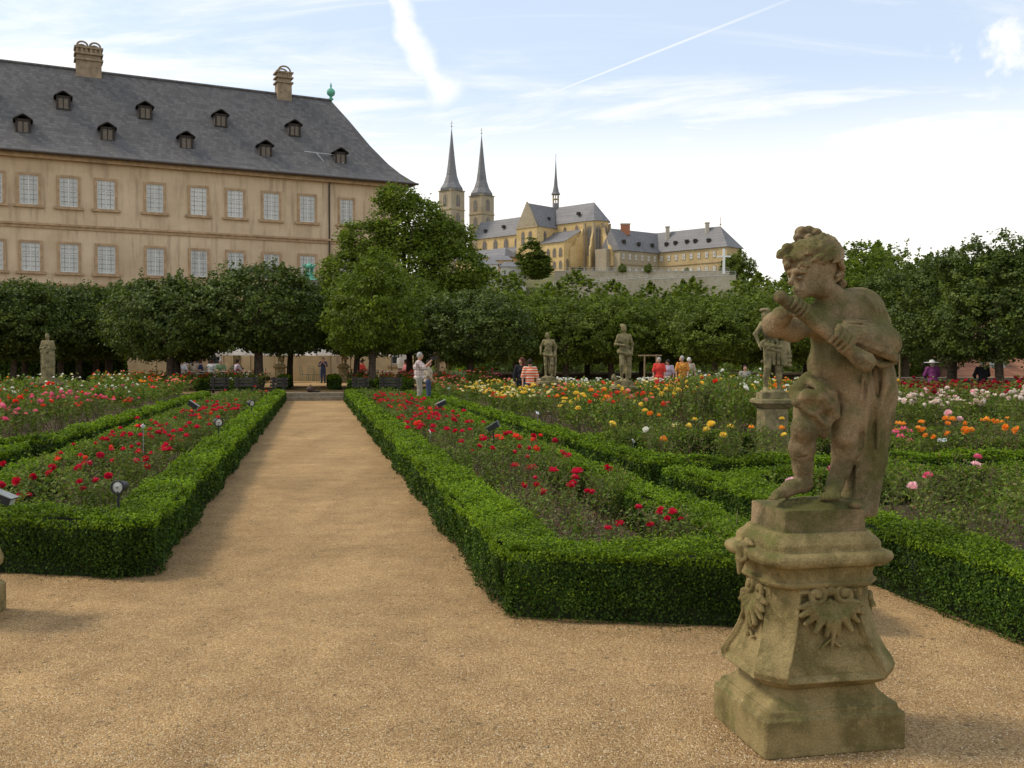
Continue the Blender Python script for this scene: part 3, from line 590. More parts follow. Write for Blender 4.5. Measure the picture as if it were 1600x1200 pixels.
def chimney(px, zb, zt, w_, two):
    t = tpx(px, -7); o = -7.0; H = zt - zb; m = MB(); h = w_ / 2
    m.box(t - h, t + h, o - .5, o + .5, zb - 1.2, zb + H * .52, 0, pal)
    for z in (.50, .66, .82):
        m.box(t - h - .12, t + h + .12, o - .62, o + .62, zb + H * z, zb + H * (z + .05), 0, pal)
    m.box(t - h + .05, t + h - .05, o - .45, o + .45, zb + H * .55, zb + H * .82, 0, pal)
    n = 5
    for i in range(n + 1):
        x = t - h + (2 * h - .16) * i / n; m.box(x, x + .16, o + .452, o + .56, zb + H * .71, zb + H * .82, 0, pal)
    c = m.obj('chimney', CHIM, palace)
    # arched smoke outlets on top
    k = MB(); sp = [t - h / 2, t + h / 2] if two else [t]
    rad = (h / 2 if two else h) * .82
    for xc in sp:
        for yo in (o - .5, o + .32):
            pts = []
            for q in range(9):
                a = math.pi * q / 8; pts.append(pal(xc + math.cos(a) * rad, yo + .09, zb + H * .90 + math.sin(a) * rad * .8))
            k.tube([pal(xc + rad, yo + .09, zb + H * .83)] + pts + [pal(xc - rad, yo + .09, zb + H * .83)], .075, 6)
    k.obj('chimney_cowl', CHIM, c)
chimney(143, 22.6, 25.35, 1.75, True); chimney(445, 22.9, 25.4, 1.15, False)
b = MB(); ap = pal(2.25, -7.0, ZR); b.lathe([(.05, -.1), (.10, .0), (.22, .12), (.10, .28), (.12, .34), (.30, .48), (.36, .68), (.30, .88), (.12, 1.02), (.05, 1.1), (.09, 1.18), (.02, 1.5)], ap, 14); b.obj('roof_finial', COPPER, palace)
b = MB()
for k in range(2):
    t_ = tpx(505, -1.6) + k * 1.6; b.tube([pal(t_, -1.2, 17.0), pal(t_ - .5, -1.6, 17.75)], .035, 5)
b.tube([pal(tpx(478, -1.6), -1.7, 17.75), pal(tpx(525, -1.6), -1.7, 17.7)], .035, 5); b.obj('snow_guard_rail', simple('zinc', (.45, .45, .45), .5), palace)
# ground floor seen under the trees: pilasters, doorway, small windows
DOORD = simple('door_interior', (.05, .048, .045), .6, .3, 2)
for px in (318, 352, 384, 436, 456, 508, 527, 640, 690):
    t = tpx(px); b = MB(); b.box(t - .30, t + .30, .03, .16, .45, 6.0, 0, pal); b.box(t - .36, t + .36, .03, .22, .0, .45, 0, pal); b.obj('pilaster', WSTONE if px % 4 else WPLINTH, palace)
t = tpx(484); b = MB(); b.box(t - .85, t + .85, .03, .07, .5, 3.4, 0, pal); d_ = b.obj('door', DOORD, palace)
b = MB()
for a in (-.95, .0, .85): b.box(t + a - .05, t + a + .05, .07, .12, .5, 3.4, 0, pal)
b.box(t - .9, t + .9, .07, .12, 2.7, 2.8, 0, pal); b.obj('door_frame', LEAD, d_)
b = MB(); b.box(t - 1.6, t + 1.6, .23, 1.0, HALL, .40, 0, pal); b.box(t - 1.4, t + 1.4, .03, .6, .40, .5, 0, pal); b.obj('door_step', STEPM, palace)
for px in (334, 620, 300):
    t = tpx(px); b = MB(); b.box(t - .5, t + .5, .03, .08, 1.35, 2.0, 0, pal); f = b.obj('window', FRAMEW, palace); p = MB(); p.box(t - .4, t + .4, .08, .095, 1.42, 1.93, 0, pal); p.obj('pane', PANEDK, f); p = MB(); p.box(t - .7, t + .7, .03, .2, 1.1, 1.25, 0, pal); p.obj('sill', WSTONE, f)
# small pavilion roof with copper lantern in front of the palace
pv = empty('roof_pavilion', (gx(484, 66), 66, 0)); tag(pv, 'small grey pavilion roof with green copper lantern in front of the palace', 'pavilion')
b = MB(); b.box(-1.5, 1.5, -1.5, 1.5, 0, 5.4); b.obj('wall', WPLINTH, pv)
b = MB(); b.add([(-2.2, -2.2, 5.3), (2.2, -2.2, 5.3), (2.2, 2.2, 5.3), (-2.2, 2.2, 5.3), (-1.2, -1.2, 6.9), (1.2, -1.2, 6.9), (1.2, 1.2, 6.9), (-1.2, 1.2, 6.9)], [(3, 2, 1, 0), (4, 5, 6, 7), (0, 1, 5, 4), (1, 2, 6, 5), (2, 3, 7, 6), (3, 0, 4, 7)]); b.obj('roof', SLATE, pv)
b = MB(); b.lathe([(.75, 6.9), (.6, 7.02), (.3, 7.15), (.26, 7.35)], (0, 0, 0), 14)
for k in range(6): a = k * math.pi / 3; b.tube([(.24 * math.cos(a), .24 * math.sin(a), 7.3), (.22 * math.cos(a), .22 * math.sin(a), 7.75), (.45 * math.cos(a), .45 * math.sin(a), 8.0)], .05, 6)
b.lathe([(.28, 7.75), (.34, 7.85), (.22, 7.98), (.06, 8.05), (.02, 8.2)], (0, 0, 0), 12); b.obj('lantern', COPPER, pv)
# ------------------------------------------------------------------ hill, church and convent
FAR_G = leafmat('far_leaf', [(.05, .08, .02), (.075, .11, .028), (.10, .14, .035)], .15, .6, .2)
def hillz(x, y):
    c = np.exp(-((x - 70) / 150) ** 2) if np.isscalar(x) else np.exp(-((x - 70) / 150) ** 2)
    t = np.clip((y - 300) / 140.0, 0, 1); t = t * t * (3 - 2 * t); r_ = 1 - np.clip((x - 98) / 60, 0, 1) * .75
    l_ = 1 - np.clip((-45 - x) / 120, 0, 1) * .5
    return -6 + (46.0 * t) * r_ * l_
nx, ny = 90, 70; xs_ = np.linspace(-500, 600, nx); ys_ = np.linspace(180, 900, ny); XX, YY = np.meshgrid(xs_, ys_, indexing='ij'); ZZ = hillz(XX, YY) + .5 * np.sin(XX / 9) * np.cos(YY / 11)
V = np.stack([XX, YY, ZZ], -1).reshape(-1, 3); I = np.arange(nx * ny).reshape(nx, ny); F = np.stack([I[:-1, :-1], I[1:, :-1], I[1:, 1:], I[:-1, 1:]], -1).reshape(-1, 4)
HILLM = simple('hill_grass', (.13, .125, .05), .95, .3, .12); h_ = obj('hill', mesh_np('hill', V, F, HILLM, sm=True)); h_['kind'] = 'structure'
CO = np.array([20.4, 464.4]); E1 = np.array([.724, -.690]); E2 = np.array([-.690, -.724])
def ch(a, b_, z): p = CO + E1 * a + E2 * b_; return (p[0], p[1], z)
GOLD = None
def stone_far(name, c1, c2, c3):
    m, t, o = newmat(name); oc = objcoord(t); a = noise(t, oc, .12, 6, .7); b_ = noise(t, oc, .9, 4, .7); c = ramp(t, a, [(.3, c1), (.5, c2), (.72, c3)])
    c = mixc_(t, M(t, 'MULTIPLY', smooth(t, b_, .5, .68), .4), c, tuple(x * .62 for x in c1)); principled(t, o, c, .95, b_, .3, .2, .1); return m
GOLD = stone_far('golden_sandstone', (.46, .32, .135), (.60, .43, .20), (.68, .51, .26)); GREYS = stone_far('tower_sandstone', (.27, .215, .145), (.35, .29, .20), (.40, .34, .25))
FWIN = simple('church_window', (.12, .11, .10), .3, .3, .6); TRIMF = simple('church_trim', (.36, .27, .15), .9, .2, .5)
church = empty('monastery_church', (0, 0, 0)); tag(church, 'golden sandstone monastery church on the hill with its gabled transept and high choir', 'church')
def gothic(parent, fr, x, z0, z1, w_, depth=.25, name='window', mat=FWIN):
    poly = [(x - w_ / 2, z0), (x + w_ / 2, z0), (x + w_ / 2, z1 - w_ * .8), (x + w_ * .36, z1 - w_ * .35), (x, z1), (x - w_ * .36, z1 - w_ * .35), (x - w_ / 2, z1 - w_ * .8)]
    o1 = [(x + (p - x) * 1.28, z0 + (q - z0) * 1.08 - .15) for p, q in poly]; b = MB()
    b.prism(o1, 0, depth * .6, 0, lambda a, c, d: fr(a, d, c)); s = b.obj(name, TRIMF, parent)
    b = MB(); b.prism(poly, depth * .6 + .01, depth * .75, 0, lambda a, c, d: fr(a, d, c)); b.obj('pane', mat, s)
    b = MB(); b.box(x - .09, x + .09, depth * .76, depth, z0, z1 - .3, 0, lambda a, d, c: fr(a, d, c)); b.obj('mullion', TRIMF, s)
def roofprism(parent, fr, a0, a1, hw_, ze, zr, ov=.5, hip0=0, hip1=0, mat=SLATE_F, name='roof'):
    # gable roof whose ridge runs along a
    v = [fr(a0 - ov * (hip0 > 0), -hw_ - ov, ze), fr(a1 + ov * (hip1 > 0), -hw_ - ov, ze), fr(a1 + ov * (hip1 > 0), hw_ + ov, ze), fr(a0 - ov * (hip0 > 0), hw_ + ov, ze), fr(a0 + hip0, 0, zr), fr(a1 - hip1, 0, zr)]
    b = MB(); b.add(v, [(3, 2, 1, 0), (0, 1, 5, 4), (2, 3, 4, 5), (1, 2, 5), (3, 0, 4)]); return b.obj(name, mat, parent)
chb = lambda a, b_, z: ch(a, b_, z)
def wbox(parent, name, mat, a0, a1, b0, b1, z0, z1): m = MB(); m.box(a0, a1, b0, b1, z0, z1, 0, ch); return m.obj(name, mat, parent)
ZB = 40.0
wbox(church, 'nave_wall', GOLD, -46, -6.2, -6, 6, ZB, 61.6); roofprism(church, ch, -50, -3, 6.2, 61.6, 71.0)
wbox(church, 'aisle_wall', GOLD, -46, -6.3, 6.01, 11.5, ZB, 52.5)
m = MB(); m.add([ch(-46, 12, 52.3), ch(-6.3, 12, 52.3), ch(-6.3, 6.02, 56.0), ch(-46, 6.02, 56.0)], [(0, 1, 2, 3)]); m.obj('aisle_roof', SLATE_F, church)
for a in (-41, -33.5, -26.3, -19.2, -12.0): gothic(church, lambda x, d, z: ch(x, 6 + d, z), a, 55.6, 60.6, 2.5)
# transept with gable to the south
wbox(church, 'transept_wall', GOLD, -6.2, 6.2, -8, 20, ZB, 62.0)
m = MB(); m.add([ch(-6.5, 20.0, 62), ch(6.5, 20.0, 62), ch(0, 20.0, 73.6), ch(-6.5, 19.2, 62), ch(6.5, 19.2, 62), ch(0, 19.2, 73.6)], [(0, 1, 2), (5, 4, 3), (0, 2, 5, 3), (1, 4, 5, 2)]); m.obj('gable', GREYS, church)
m = MB(); v = [ch(-6.7, 19.1, 62), ch(-6.7, -8, 62), ch(0, -8, 73.0), ch(0, 19.1, 73.0), ch(6.7, 19.1, 62), ch(6.7, -8, 62)]; m.add(v, [(0, 3, 2, 1), (3, 4, 5, 2), (1, 2, 5)]); m.obj('transept_roof', SLATE_F, church)
for a in (-2.2, 2.2): gothic(church, lambda x, d, z: ch(x, 20 + d, z), a, 54.2, 60.2, 1.7)
for b_ in (14.5, 8.5): gothic(church, lambda x, d, z: ch(6.2 + d, x, z), b_, 54.8, 60.2, 1.5)
wbox(church, 'cornice', TRIMF, -6.6, 6.6, 19.9, 20.3, 61.6, 62.0)
# choir, polygonal apse
wbox(church, 'choir_wall', GOLD, 6.21, 23, -6.2, 6.2, ZB, 64.0)
ap_ = [(23, -6.2), (27, -5.2), (29.5, -2.2), (29.5, 2.2), (27, 5.2), (23, 6.2)]
m = MB(); m.prism(ap_, ZB, 64.0, 0, ch); m.obj('apse_wall', GOLD, church)
m = MB(); pts = [(23, -6.8), (27.5, -5.7), (30.2, -2.5), (30.2, 2.5), (27.5, 5.7), (23, 6.8)]; m.add([ch(x, y, 63.9) for x, y in pts] + [ch(23, 0, 73.0)], [(i, i + 1, 6) for i in range(5)] + [(5, 4, 3, 2, 1, 0)]); m.obj('apse_roof', SLATE_F, church)
m = MB(); m.add([ch(6.2, 6.8, 63.9), ch(23, 6.8, 63.9), ch(23, 0, 73), ch(0, 0, 73), ch(6.2, -6.8, 63.9), ch(23, -6.8, 63.9)], [(0, 1, 2, 3), (3, 2, 5, 4)]); m.obj('choir_roof', SLATE_F, church)
for (x0, y0), (x1, y1) in (((29.5, -2.2), (29.5, 2.2)), ((29.5, 2.2), (27, 5.2)), ((27, 5.2), (23, 6.2))):
    p0, p1 = np.array([x0, y0]), np.array([x1, y1]); e = (p1 - p0) / np.linalg.norm(p1 - p0); nn = np.array([e[1], -e[0]]); nn = nn if nn @ (p0 - np.array([23, 0])) > 0 else -nn; mid = (p0 + p1) / 2
    gothic(church, lambda x, d, z, mid=mid, e=e, nn=nn: ch(*(mid + e * x + nn * d), z), 0, 48.5, 61.5, 2.0)
for (x, y) in ap_[1:]:
    q = (np.array([x, y]) - np.array([23, 0])); q = q / np.linalg.norm(q) * 1.5
    m = MB(); cx_, cy_ = x + q[0] * .4, y + q[1] * .4; m.box(cx_ - .6, cx_ + .6, cy_ - .6, cy_ + .6, ZB, 60.5, 0, ch); m.box(cx_ - .35, cx_ + .35, cy_ - .35, cy_ + .35, 60.5, 63.0, 0, ch); m.obj('buttress', GREYS, church)
for b_ in (6.2,):
    for a in (11, 18): gothic(church, lambda x, d, z: ch(x, b_ + d, z), a, 56.5, 62.5, 1.5)
# side chapel with sloping roof between transept and apse, and curved volute gables
m = MB(); m.add([ch(21.4, 19.0, 53.9), ch(21.4, 6.3, 53.9), ch(21.4, 6.3, 60.2)], [(0, 1, 2)]); m.obj('chapel_gable', GOLD, church)
wbox(church, 'chapel_wall', GOLD, 6.3, 21.4, 6.3, 19.0, ZB, 54.0)
m = MB(); m.add([ch(5.8, 19.6, 53.9), ch(22.0, 19.6, 53.9), ch(22.0, 6.3, 60.5), ch(5.8, 6.3, 60.5)], [(0, 1, 2, 3)]); m.obj('chapel_roof', SLATE_F, church)
for a in (8.6, 12.2, 15.8, 19.4):
    gothic(church, lambda x, d, z: ch(x, 19.0 + d, z), a, 47.5, 51.5, 1.6); gothic(church, lambda x, d, z: ch(x, 19.0 + d, z), a, 42.3, 45.8, 1.5)
for b_ in (9, 13, 16.8): gothic(church, lambda x, d, z: ch(21.4 + d, x, z), b_, 41.6, 46.5, 1.3)
def volute(o0, dirn, name='volute_gable'):
    prof_ = [(0, 43), (0, 60.2), (1.1, 60.6), (1.9, 58.2), (3.2, 56.6), (4.8, 56.0), (5.6, 54.2), (6.4, 52.6), (8.2, 51.8), (9.0, 50.6), (9.0, 43)]
    m = MB(); m.prism(prof_, -.6, .6, 0, lambda x, z, d: ch(*(o0 + dirn * x + np.array([dirn[1], -dirn[0]]) * d), z)); m.obj(name, GOLD, church)
volute(np.array([22.2, 6.6]), np.array([.0, 1.0])); volute(np.array([29.8, 2.6]), np.array([.92, .39])); volute(np.array([26.8, 5.6]), np.array([.39, .92]) * .6)
wbox(church, 'east_chapel_wall', GREYS, 30.8, 37, 2.0, 9.0, ZB, 50.5); 
# towers
def tower(b0, label):
    a0 = -62.8 + 3.0; r_ = empty('church_tower', (0, 0, 0)); tag(r_, label, 'tower', 'twin spires of the monastery church')
    h = 4.5; z1 = 86.6
    m = MB(); m.box(a0 - h, a0 + h, b0 - h, b0 + h, ZB, z1, 0, ch); m.obj('shaft', GREYS, r_)
    for z in (76.6, 67.5, z1 - .5): m = MB(); m.box(a0 - h - .3, a0 + h + .3, b0 - h - .3, b0 + h + .3, z, z + .5, 0, ch); m.obj('string_course', TRIMF, r_)
    for z in (78.6, 69.6):
        gothic(r_, lambda x, d, q: ch(x, b0 + h + d, q), a0, z, z + 6.0, 2.5); gothic(r_, lambda x, d, q: ch(a0 + h + d, x, q), b0, z, z + 6.0, 2.5)
    m = MB(); rings = [(6.9, 86.2), (5.9, 87.6), (4.2, 90.2), (2.9, 94.0), (2.0, 100), (1.0, 109), (.12, 117.5)]; vs = []
    for k, (rr, z) in enumerate(rings):
        for j in range(8):
            an = math.pi / 8 + j * math.pi / 4; s_ = (1.0 if k > 1 else 1.0); x, y = rr * math.cos(an), rr * math.sin(an)
            if k == 0: x = max(-5.1, min(5.1, x * 1.12)); y = max(-5.1, min(5.1, y * 1.12))
            vs.append(ch(a0 + x, b0 + y, z))
    m.add(vs, [(i * 8 + j, i * 8 + (j + 1) % 8, (i + 1) * 8 + (j + 1) % 8, (i + 1) * 8 + j) for i in range(len(rings) - 1) for j in range(8)]); m.obj('spire', SLATE_F, r_)
    m = MB(); m.tube([ch(a0, b0, 117), ch(a0, b0, 121.5)], .12, 6); m.lathe([(.05, 118.2), (.45, 118.7), (.05, 119.2)], ch(a0, b0, 0), 8); m.tube([ch(a0 - .8, b0, 120.3), ch(a0 + .8, b0, 120.3)], .1, 6); m.obj('cross', TRIMF, r_)
    return r_
tower(10.5, 'left of the twin church spires, its shaft half behind the big maple'); tower(-10.5, 'right of the twin church spires, arched belfry openings in view')
# flèche on the crossing
fle = MB(); fle.prism([(1.5 * math.cos(k * math.pi / 4), 1.5 * math.sin(k * math.pi / 4)) for k in range(8)], 70.5, 75.0, 0, ch); fo = fle.obj('ridge_turret', SLATE_F, church)
m = MB()
for k in range(8): a = k * math.pi / 4; m.tube([ch(1.35 * math.cos(a), 1.35 * math.sin(a), 75), ch(1.35 * math.cos(a), 1.35 * math.sin(a), 79.2)], .17, 5)
m.prism([(1.55 * math.cos(k * math.pi / 4), 1.55 * math.sin(k * math.pi / 4)) for k in range(8)], 76.8, 77.1, 0, ch); m.obj('lantern', TRIMF, fo)
m = MB(); m.lathe([(2.2, 79.1), (1.5, 80.4), (.95, 83), (.5, 88), (.08, 95.5)], ch(0, 0, 0), 8, sm=False); m.tube([ch(0, 0, 95), ch(0, 0, 98)], .1, 5); m.obj('spire', SLATE_F, fo)
for (x, z, b_) in ((-30, 66.5, 3.2), (-42, 65.5, 3.6), (18, 67.8, 4.2)):
    m = MB(); m.box(x - .6, x + .6, b_, b_ + 1.6, z - .6, z + .8, 0, ch); m.obj('dormer', WOODDK, church)
m = MB(); m.box(6.5 - 3.2, 6.5 - 1.8, 9, 10.2, 65.8, 67.2, 0, ch); m.obj('dormer', WOODDK, church)
# convent wings
conv = empty('convent_building', (0, 0, 0)); tag(conv, 'long two winged convent with grey roofs right of the church on the hill', 'building')
CC = np.array([66.3, 453.0]); F1 = np.array([.72, -.694]); F2 = np.array([-.80, -.60])
cf = lambda a, b_, z: (*(CC + F1 * a - np.array([F1[1], -F1[0]]) * -b_), z)
def cf(a, b_, z): p = CC + F1 * a + np.array([-.694, -.72]) * b_; return (p[0], p[1], z)
def cg(a, b_, z): p = CC + F2 * a + np.array([.60, -.80]) * b_; return (p[0], p[1], z)
CWALL = stone_far('convent_sandstone', (.40, .29, .14), (.48, .36, .19), (.55, .42, .24)); CWALL2 = stone_far('convent_grey_stone', (.30, .25, .16), (.36, .30, .20), (.42, .35, .25))
m = MB(); m.box(-3, 40, -6, 6, 36, 50.0, 0, cf); m.obj('east_wing_wall', CWALL, conv); roofprism(conv, cf, -6, 40, 6, 50, 59.8, .7, 0.1, 7, name='east_wing_roof')
m = MB(); m.box(5.9, 29, -6, 6, 36, 49.6, 0, cg); m.obj('garden_wing_wall', CWALL2, conv); roofprism(conv, cg, -3, 29, 6, 49.6, 59.6, .7, 0.1, 0.1, name='garden_wing_roof')
m = MB(); m.box(-3, 40.3, 6.0, 6.3, 43.6, 44.0, 0, cf); m.obj('string_course', TRIMF, conv)
m = MB(); m.box(6.3, 29, 6.0, 6.3, 43.6, 44.0, 0, cg); m.obj('string_course', TRIMF, conv)
WFAR = simple('convent_window', (.62, .60, .55), .4, .2, 1)
def fwin(fr, a, z0, z1, w_=1.2):
    m = MB(); m.box(a - w_ / 2 - .25, a + w_ / 2 + .25, 6.0, 6.12, z0 - .25, z1 + .25, 0, fr); s = m.obj('window', TRIMF, conv); m = MB(); m.box(a - w_ / 2, a + w_ / 2, 6.13, 6.18, z0, z1, 0, fr); m.obj('pane', WFAR, s)
    m = MB(); m.box(a - .08, a + .08, 6.19, 6.24, z0, z1, 0, fr); m.box(a - w_ / 2, a + w_ / 2, 6.19, 6.23, z0 + 1.1, z0 + 1.25, 0, fr); m.obj('window_frame', LEAD, s)
for i in range(9):
    fwin(cf, 1.5 + 3.9 * i + 1.2, 46.0, 48.4); fwin(cf, 1.5 + 3.9 * i + 1.2, 39.6, 42.2)
for i in range(6): fwin(cg, 8.0 + 3.8 * i, 45.8, 48.2, 1.1); fwin(cg, 8.0 + 3.8 * i, 39.6, 42.2, 1.1)
def cpt(fr, px, py, b0=6.7, z0=50.0, zr=59.8):            # where the sight line meets the roof slope of a wing
    r = ray(px, py); A = np.array(fr(0, b0, z0)); Q = np.array(fr(0, 0, zr)) - A; U = np.array(fr(1, b0, z0)) - A; nn = np.cross(U, Q); k = np.dot(A - np.array([0, 0, EYE]), nn) / np.dot(r, nn)
    return np.array([0, 0, EYE]) + r * k
for fr, px, py in ((cf, 1041, 382), (cf, 1055, 380), (cf, 1073, 378), (cf, 1086, 377), (cf, 1107, 376), (cg, 975, 378), (cg, 998, 382), (cg, 1019, 384)):
    P = cpt(fr, px, py); d = MB(); d.box(P[0] - .75, P[0] + .75, P[1] - 1.2, P[1] + 1.4, P[2] - .6, P[2] + .9); d.obj('dormer', WOODDK, conv)
for px, py, z0_, hh2, mt in ((1043, 372, 0, 6.2, 'w'), (1105, 362, 0, 5.0, 'w'), (977, 362, 0, 4.6, 'r')):
    fr = cg if px < 1000 else cf; P = cpt(fr, px, py); d = MB(); q = 2.0 if mt == 'r' else .8; d.box(P[0] - q, P[0] + q, P[1] - .8, P[1] + .8, P[2] - 1.5, P[2] + hh2 - 1.5); d.box(P[0] - q - .2, P[0] + q + .2, P[1] - 1, P[1] + 1, P[2] + hh2 - 1.5, P[2] + hh2 - 1.0, 1)
    d.obj('chimney', [simple('chimney_%s' % mt + 'red', (.36, .15, .08), .9) if mt == 'r' else MATS.get('chimney_pale') or simple('chimney_pale', (.45, .40, .32), .9), MATS.get('chimney_pale') or simple('chimney_pale', (.45, .40, .32), .9)], conv)
m = MB(); P = np.array(cf(33, 0, 59.6)); m.tube([P, P + np.array([0, 0, 4])], .12, 5); m.lathe([(.1, .6), (.5, 1), (.1, 1.4)], tuple(P), 8); m.obj('finial', TRIMF, conv)
# houses below the church
def house(px0, px1, y_eave, y_bot, y_ridge, dist, label, wall, dpt=9):
    x0, x1 = gx(px0, dist), gx(px1, dist); ze, zb, zr = gz(y_eave, dist), gz(y_bot, dist) - 8, gz(y_ridge, dist); r_ = empty('hillside_house', (x0, dist, zb)); tag(r_, label, 'house', 'houses on the slope below the church')
    w_ = x1 - x0; H = ze - zb; m = MB(); m.box(0, w_, 0, dpt, 0, H); m.obj('wall', wall, r_)
    roofprism(r_, lambda a, b_, z: (a, dpt / 2 + b_, z), 0, w_, dpt / 2, H, zr - zb, .5, 1.5, 1.5, name='roof')
    for i in range(max(2, int(w_ / 2.6))):
        xx = (i + .5) * w_ / max(2, int(w_ / 2.6)); m = MB(); m.box(xx - .5, xx + .5, -.08, 0, H - 3.2, H - 1.2); f = m.obj('window', FRAMEW, r_); m = MB(); m.box(xx - .38, xx + .38, -.10, -.082, H - 3.05, H - 1.35); m.obj('pane', PANEDK, f)
WHITEW = simple('white_house_wall', (.55, .52, .45), .9, .1, .5); OCHW = simple('ochre_house_wall', (.45, .30, .16), .9, .15, .5)
house(742, 778, 413, 430, 404, 400, 'white walled house at the left of the group below the church', WHITEW)
house(764, 800, 407, 430, 398, 420, 'ochre walled house behind the two white ones below the church', OCHW, 12)
house(782, 822, 417, 434, 408, 392, 'low house with grey roof and white front left of the dark conifer', WHITEW)
wbox(church, 'cloister_wall', GOLD, -36, -5, 20.6, 30, ZB - 2, 48.5); roofprism(church, lambda a, b_, z: ch(a, 25.3 + b_, z), -37, -4, 4.8, 48.5, 53.0, .6, 4, 4, name='cloister_roof')
# terraces in front of the church
TERR = stone_far('terrace_stone', (.32, .27, .19), (.42, .36, .26), (.50, .44, .33)); FENCE = simple('pale_fence', (.55, .53, .48), .7, .1, 3)
def terrace(p0, p1, thick, label):
    (ax, ay, ad), (bx, by, bd) = p0, p1; a = D(ax, ay, ad); b_ = D(bx, by, bd); r_ = empty('terrace_wall', tuple(a)); tag(r_, label, 'wall', 'terrace walls below the church')
    e = b_ - a; L_ = np.linalg.norm(e[:2]); e2 = e / L_; q = np.array([-e2[1], e2[0]]); m = MB()
    P = lambda s, o, z: (e2[0] * s + q[0] * o, e2[1] * s + q[1] * o, e2[2] * s + z)
    m.box(0, L_, 0, .8, -9, 0, 0, P); m.obj('wall', TERR, r_); m = MB(); m.box(0, L_, -.15, .95, 0, .22, 0, P); m.obj('coping', FENCE, r_)
    m = MB(); n = int(L_ / 3.0)
    for i in range(n + 1): m.tube([P(L_ * i / n, .4, .22), P(L_ * i / n, .4, 1.5)], .05, 4)
    for z in (.85, 1.5): m.tube([P(0, .4, z), P(L_, .4, z)], .04, 4)
    f = m.obj('railing', FENCE, r_); f['kind'] = 'stuff'
terrace((866, 424, 398), (1140, 424, 396), .8, 'upper terrace wall with railing right below the church and convent')
terrace((865, 446, 372), (1012, 434, 380), .8, 'lower sloping terrace wall with pale coping left of the middle')
terrace((1008, 437, 366), (1150, 430, 362), .8, 'lower terrace wall below the white cross')
cr = empty('hill_cross', tuple(D(1131, 428, 392))); tag(cr, 'tall white cross standing on the terrace before the convent', 'cross')
m = MB(); WHT = simple('white_paint', (.80, .79, .76), .6, .04, 3); m.box(-.42, .42, -.3, .3, 0, 9.9); m.obj('upright', WHT, cr); m = MB(); m.box(-2.7, 2.7, -.25, .25, 6.6, 7.2); m.obj('crossbar', WHT, cr)
# ------------------------------------------------------------------ trees
CR = {}
def C_(name, *a, **k): CR[name] = crown_mesh(name, *a, **k)
# clipped lindens: wide flat-bottomed crowns (local origin on the ground, trunk 1.9 m clear)
C_('crown_linden_a', [((0, 0, 3.4), (2.9, 2.8, 1.9)), ((1.2, .5, 3.0), (2.1, 2.1, 1.5)), ((-1.3, -.4, 3.1), (2.0, 2.2, 1.5)), ((.3, -.6, 4.3), (1.7, 1.6, 1.1))], 30000, .072, [TREE_DARK, TREE_MID], 3, clump=.27, flat_z=1.85, young=.05)
C_('crown_linden_b', [((0, 0, 3.3), (2.7, 2.9, 1.8)), ((1.4, -.4, 3.3), (1.8, 2.0, 1.4)), ((-1.2, .6, 3.5), (1.9, 1.9, 1.5)), ((-.5, -.2, 4.2), (1.4, 1.5, 1.0))], 27000, .072, [TREE_DARK, TREE_MID], 5, clump=.27, flat_z=1.82, young=.08)
C_('crown_linden_c', [((0, 0, 3.6), (2.5, 2.5, 2.1)), ((.9, .3, 2.9), (1.9, 2.0, 1.3)), ((-1.0, -.5, 3.2), (1.8, 1.8, 1.5))], 25000, .074, [TREE_MID, TREE_LIME], 8, clump=.27, flat_z=1.85, young=.2, shoots=60)
C_('crown_lime', [((0, 0, 4.0), (2.5, 2.4, 2.2)), ((.4, .1, 5.6), (1.3, 1.3, 1.6)), ((-1.2, -.4, 3.3), (1.9, 1.9, 1.5)), ((1.4, .2, 3.3), (1.8, 1.8, 1.4))], 24000, .080, [TREE_LIME, TREE_MID], 9, clump=.27, flat_z=1.85, young=.35, shoots=90)
C_('crown_maple', [((0, 0, 7.2), (3.0, 3.0, 2.6)), ((-2.6, -.5, 7.0), (2.0, 2.0, 1.7)), ((2.5, -.3, 7.4), (2.0, 2.0, 1.9)), ((.3, 0, 10.3), (2.2, 2.0, 1.9)), ((-1.8, .3, 9.3), (1.7, 1.6, 1.4)), ((2.2, .2, 9.5), (1.7, 1.6, 1.4)), ((-3.2, 0, 5.2), (1.6, 1.6, 1.4)), ((3.2, 0, 5.4), (1.7, 1.6, 1.5)), ((.2, -1.5, 5.2), (2.2, 1.8, 1.6)), ((-.5, -.5, 12.0), (1.1, 1.1, .8))],
   80000, .088, [TREE_MID, TREE_LIME], 12, clump=.42, shoots=60, young=.6)
C_('crown_tall', [((0, 0, 4.0), (2.4, 2.4, 2.3)), ((.8, .2, 5.3), (1.5, 1.5, 1.5)), ((-.9, -.2, 5.0), (1.5, 1.5, 1.5)), ((1.3, -.6, 3.4), (1.7, 1.7, 1.5)), ((-1.3, .4, 3.5), (1.6, 1.7, 1.5)), ((-.2, .3, 6.2), (.9, .9, .9))], 30000, .066, [TREE_DARK, TREE_MID], 15, clump=.27, flat_z=1.75, young=.2, shoots=130)
C_('crown_far', [((0, 0, 4.5), (3.2, 3.2, 3.6)), ((1.6, 0, 3.6), (2.2, 2.2, 2.5)), ((-1.6, 0, 3.4), (2.2, 2.2, 2.4))], 5200, .22, [TREE_MID, TREE_LIME], 17, clump=.7, shoots=20, young=.3)
C_('crown_cypress', [((0, 0, 6), (2.6, 2.6, 6.0)), ((.4, 0, 9), (1.6, 1.6, 4)), ((-.5, 0, 4.5), (2.9, 2.9, 4))], 6500, .26, [TREE_MID, TREE_DARK], 18, clump=.6, shoots=10)
C_('shrub_leaves', [((0, 0, .8), (1.2, 1.1, .9)), ((.6, .2, .6), (.9, .9, .6))], 5200, .055, [TREE_MID, TREE_LIME], 19, clump=.3, shoots=10, young=.3)
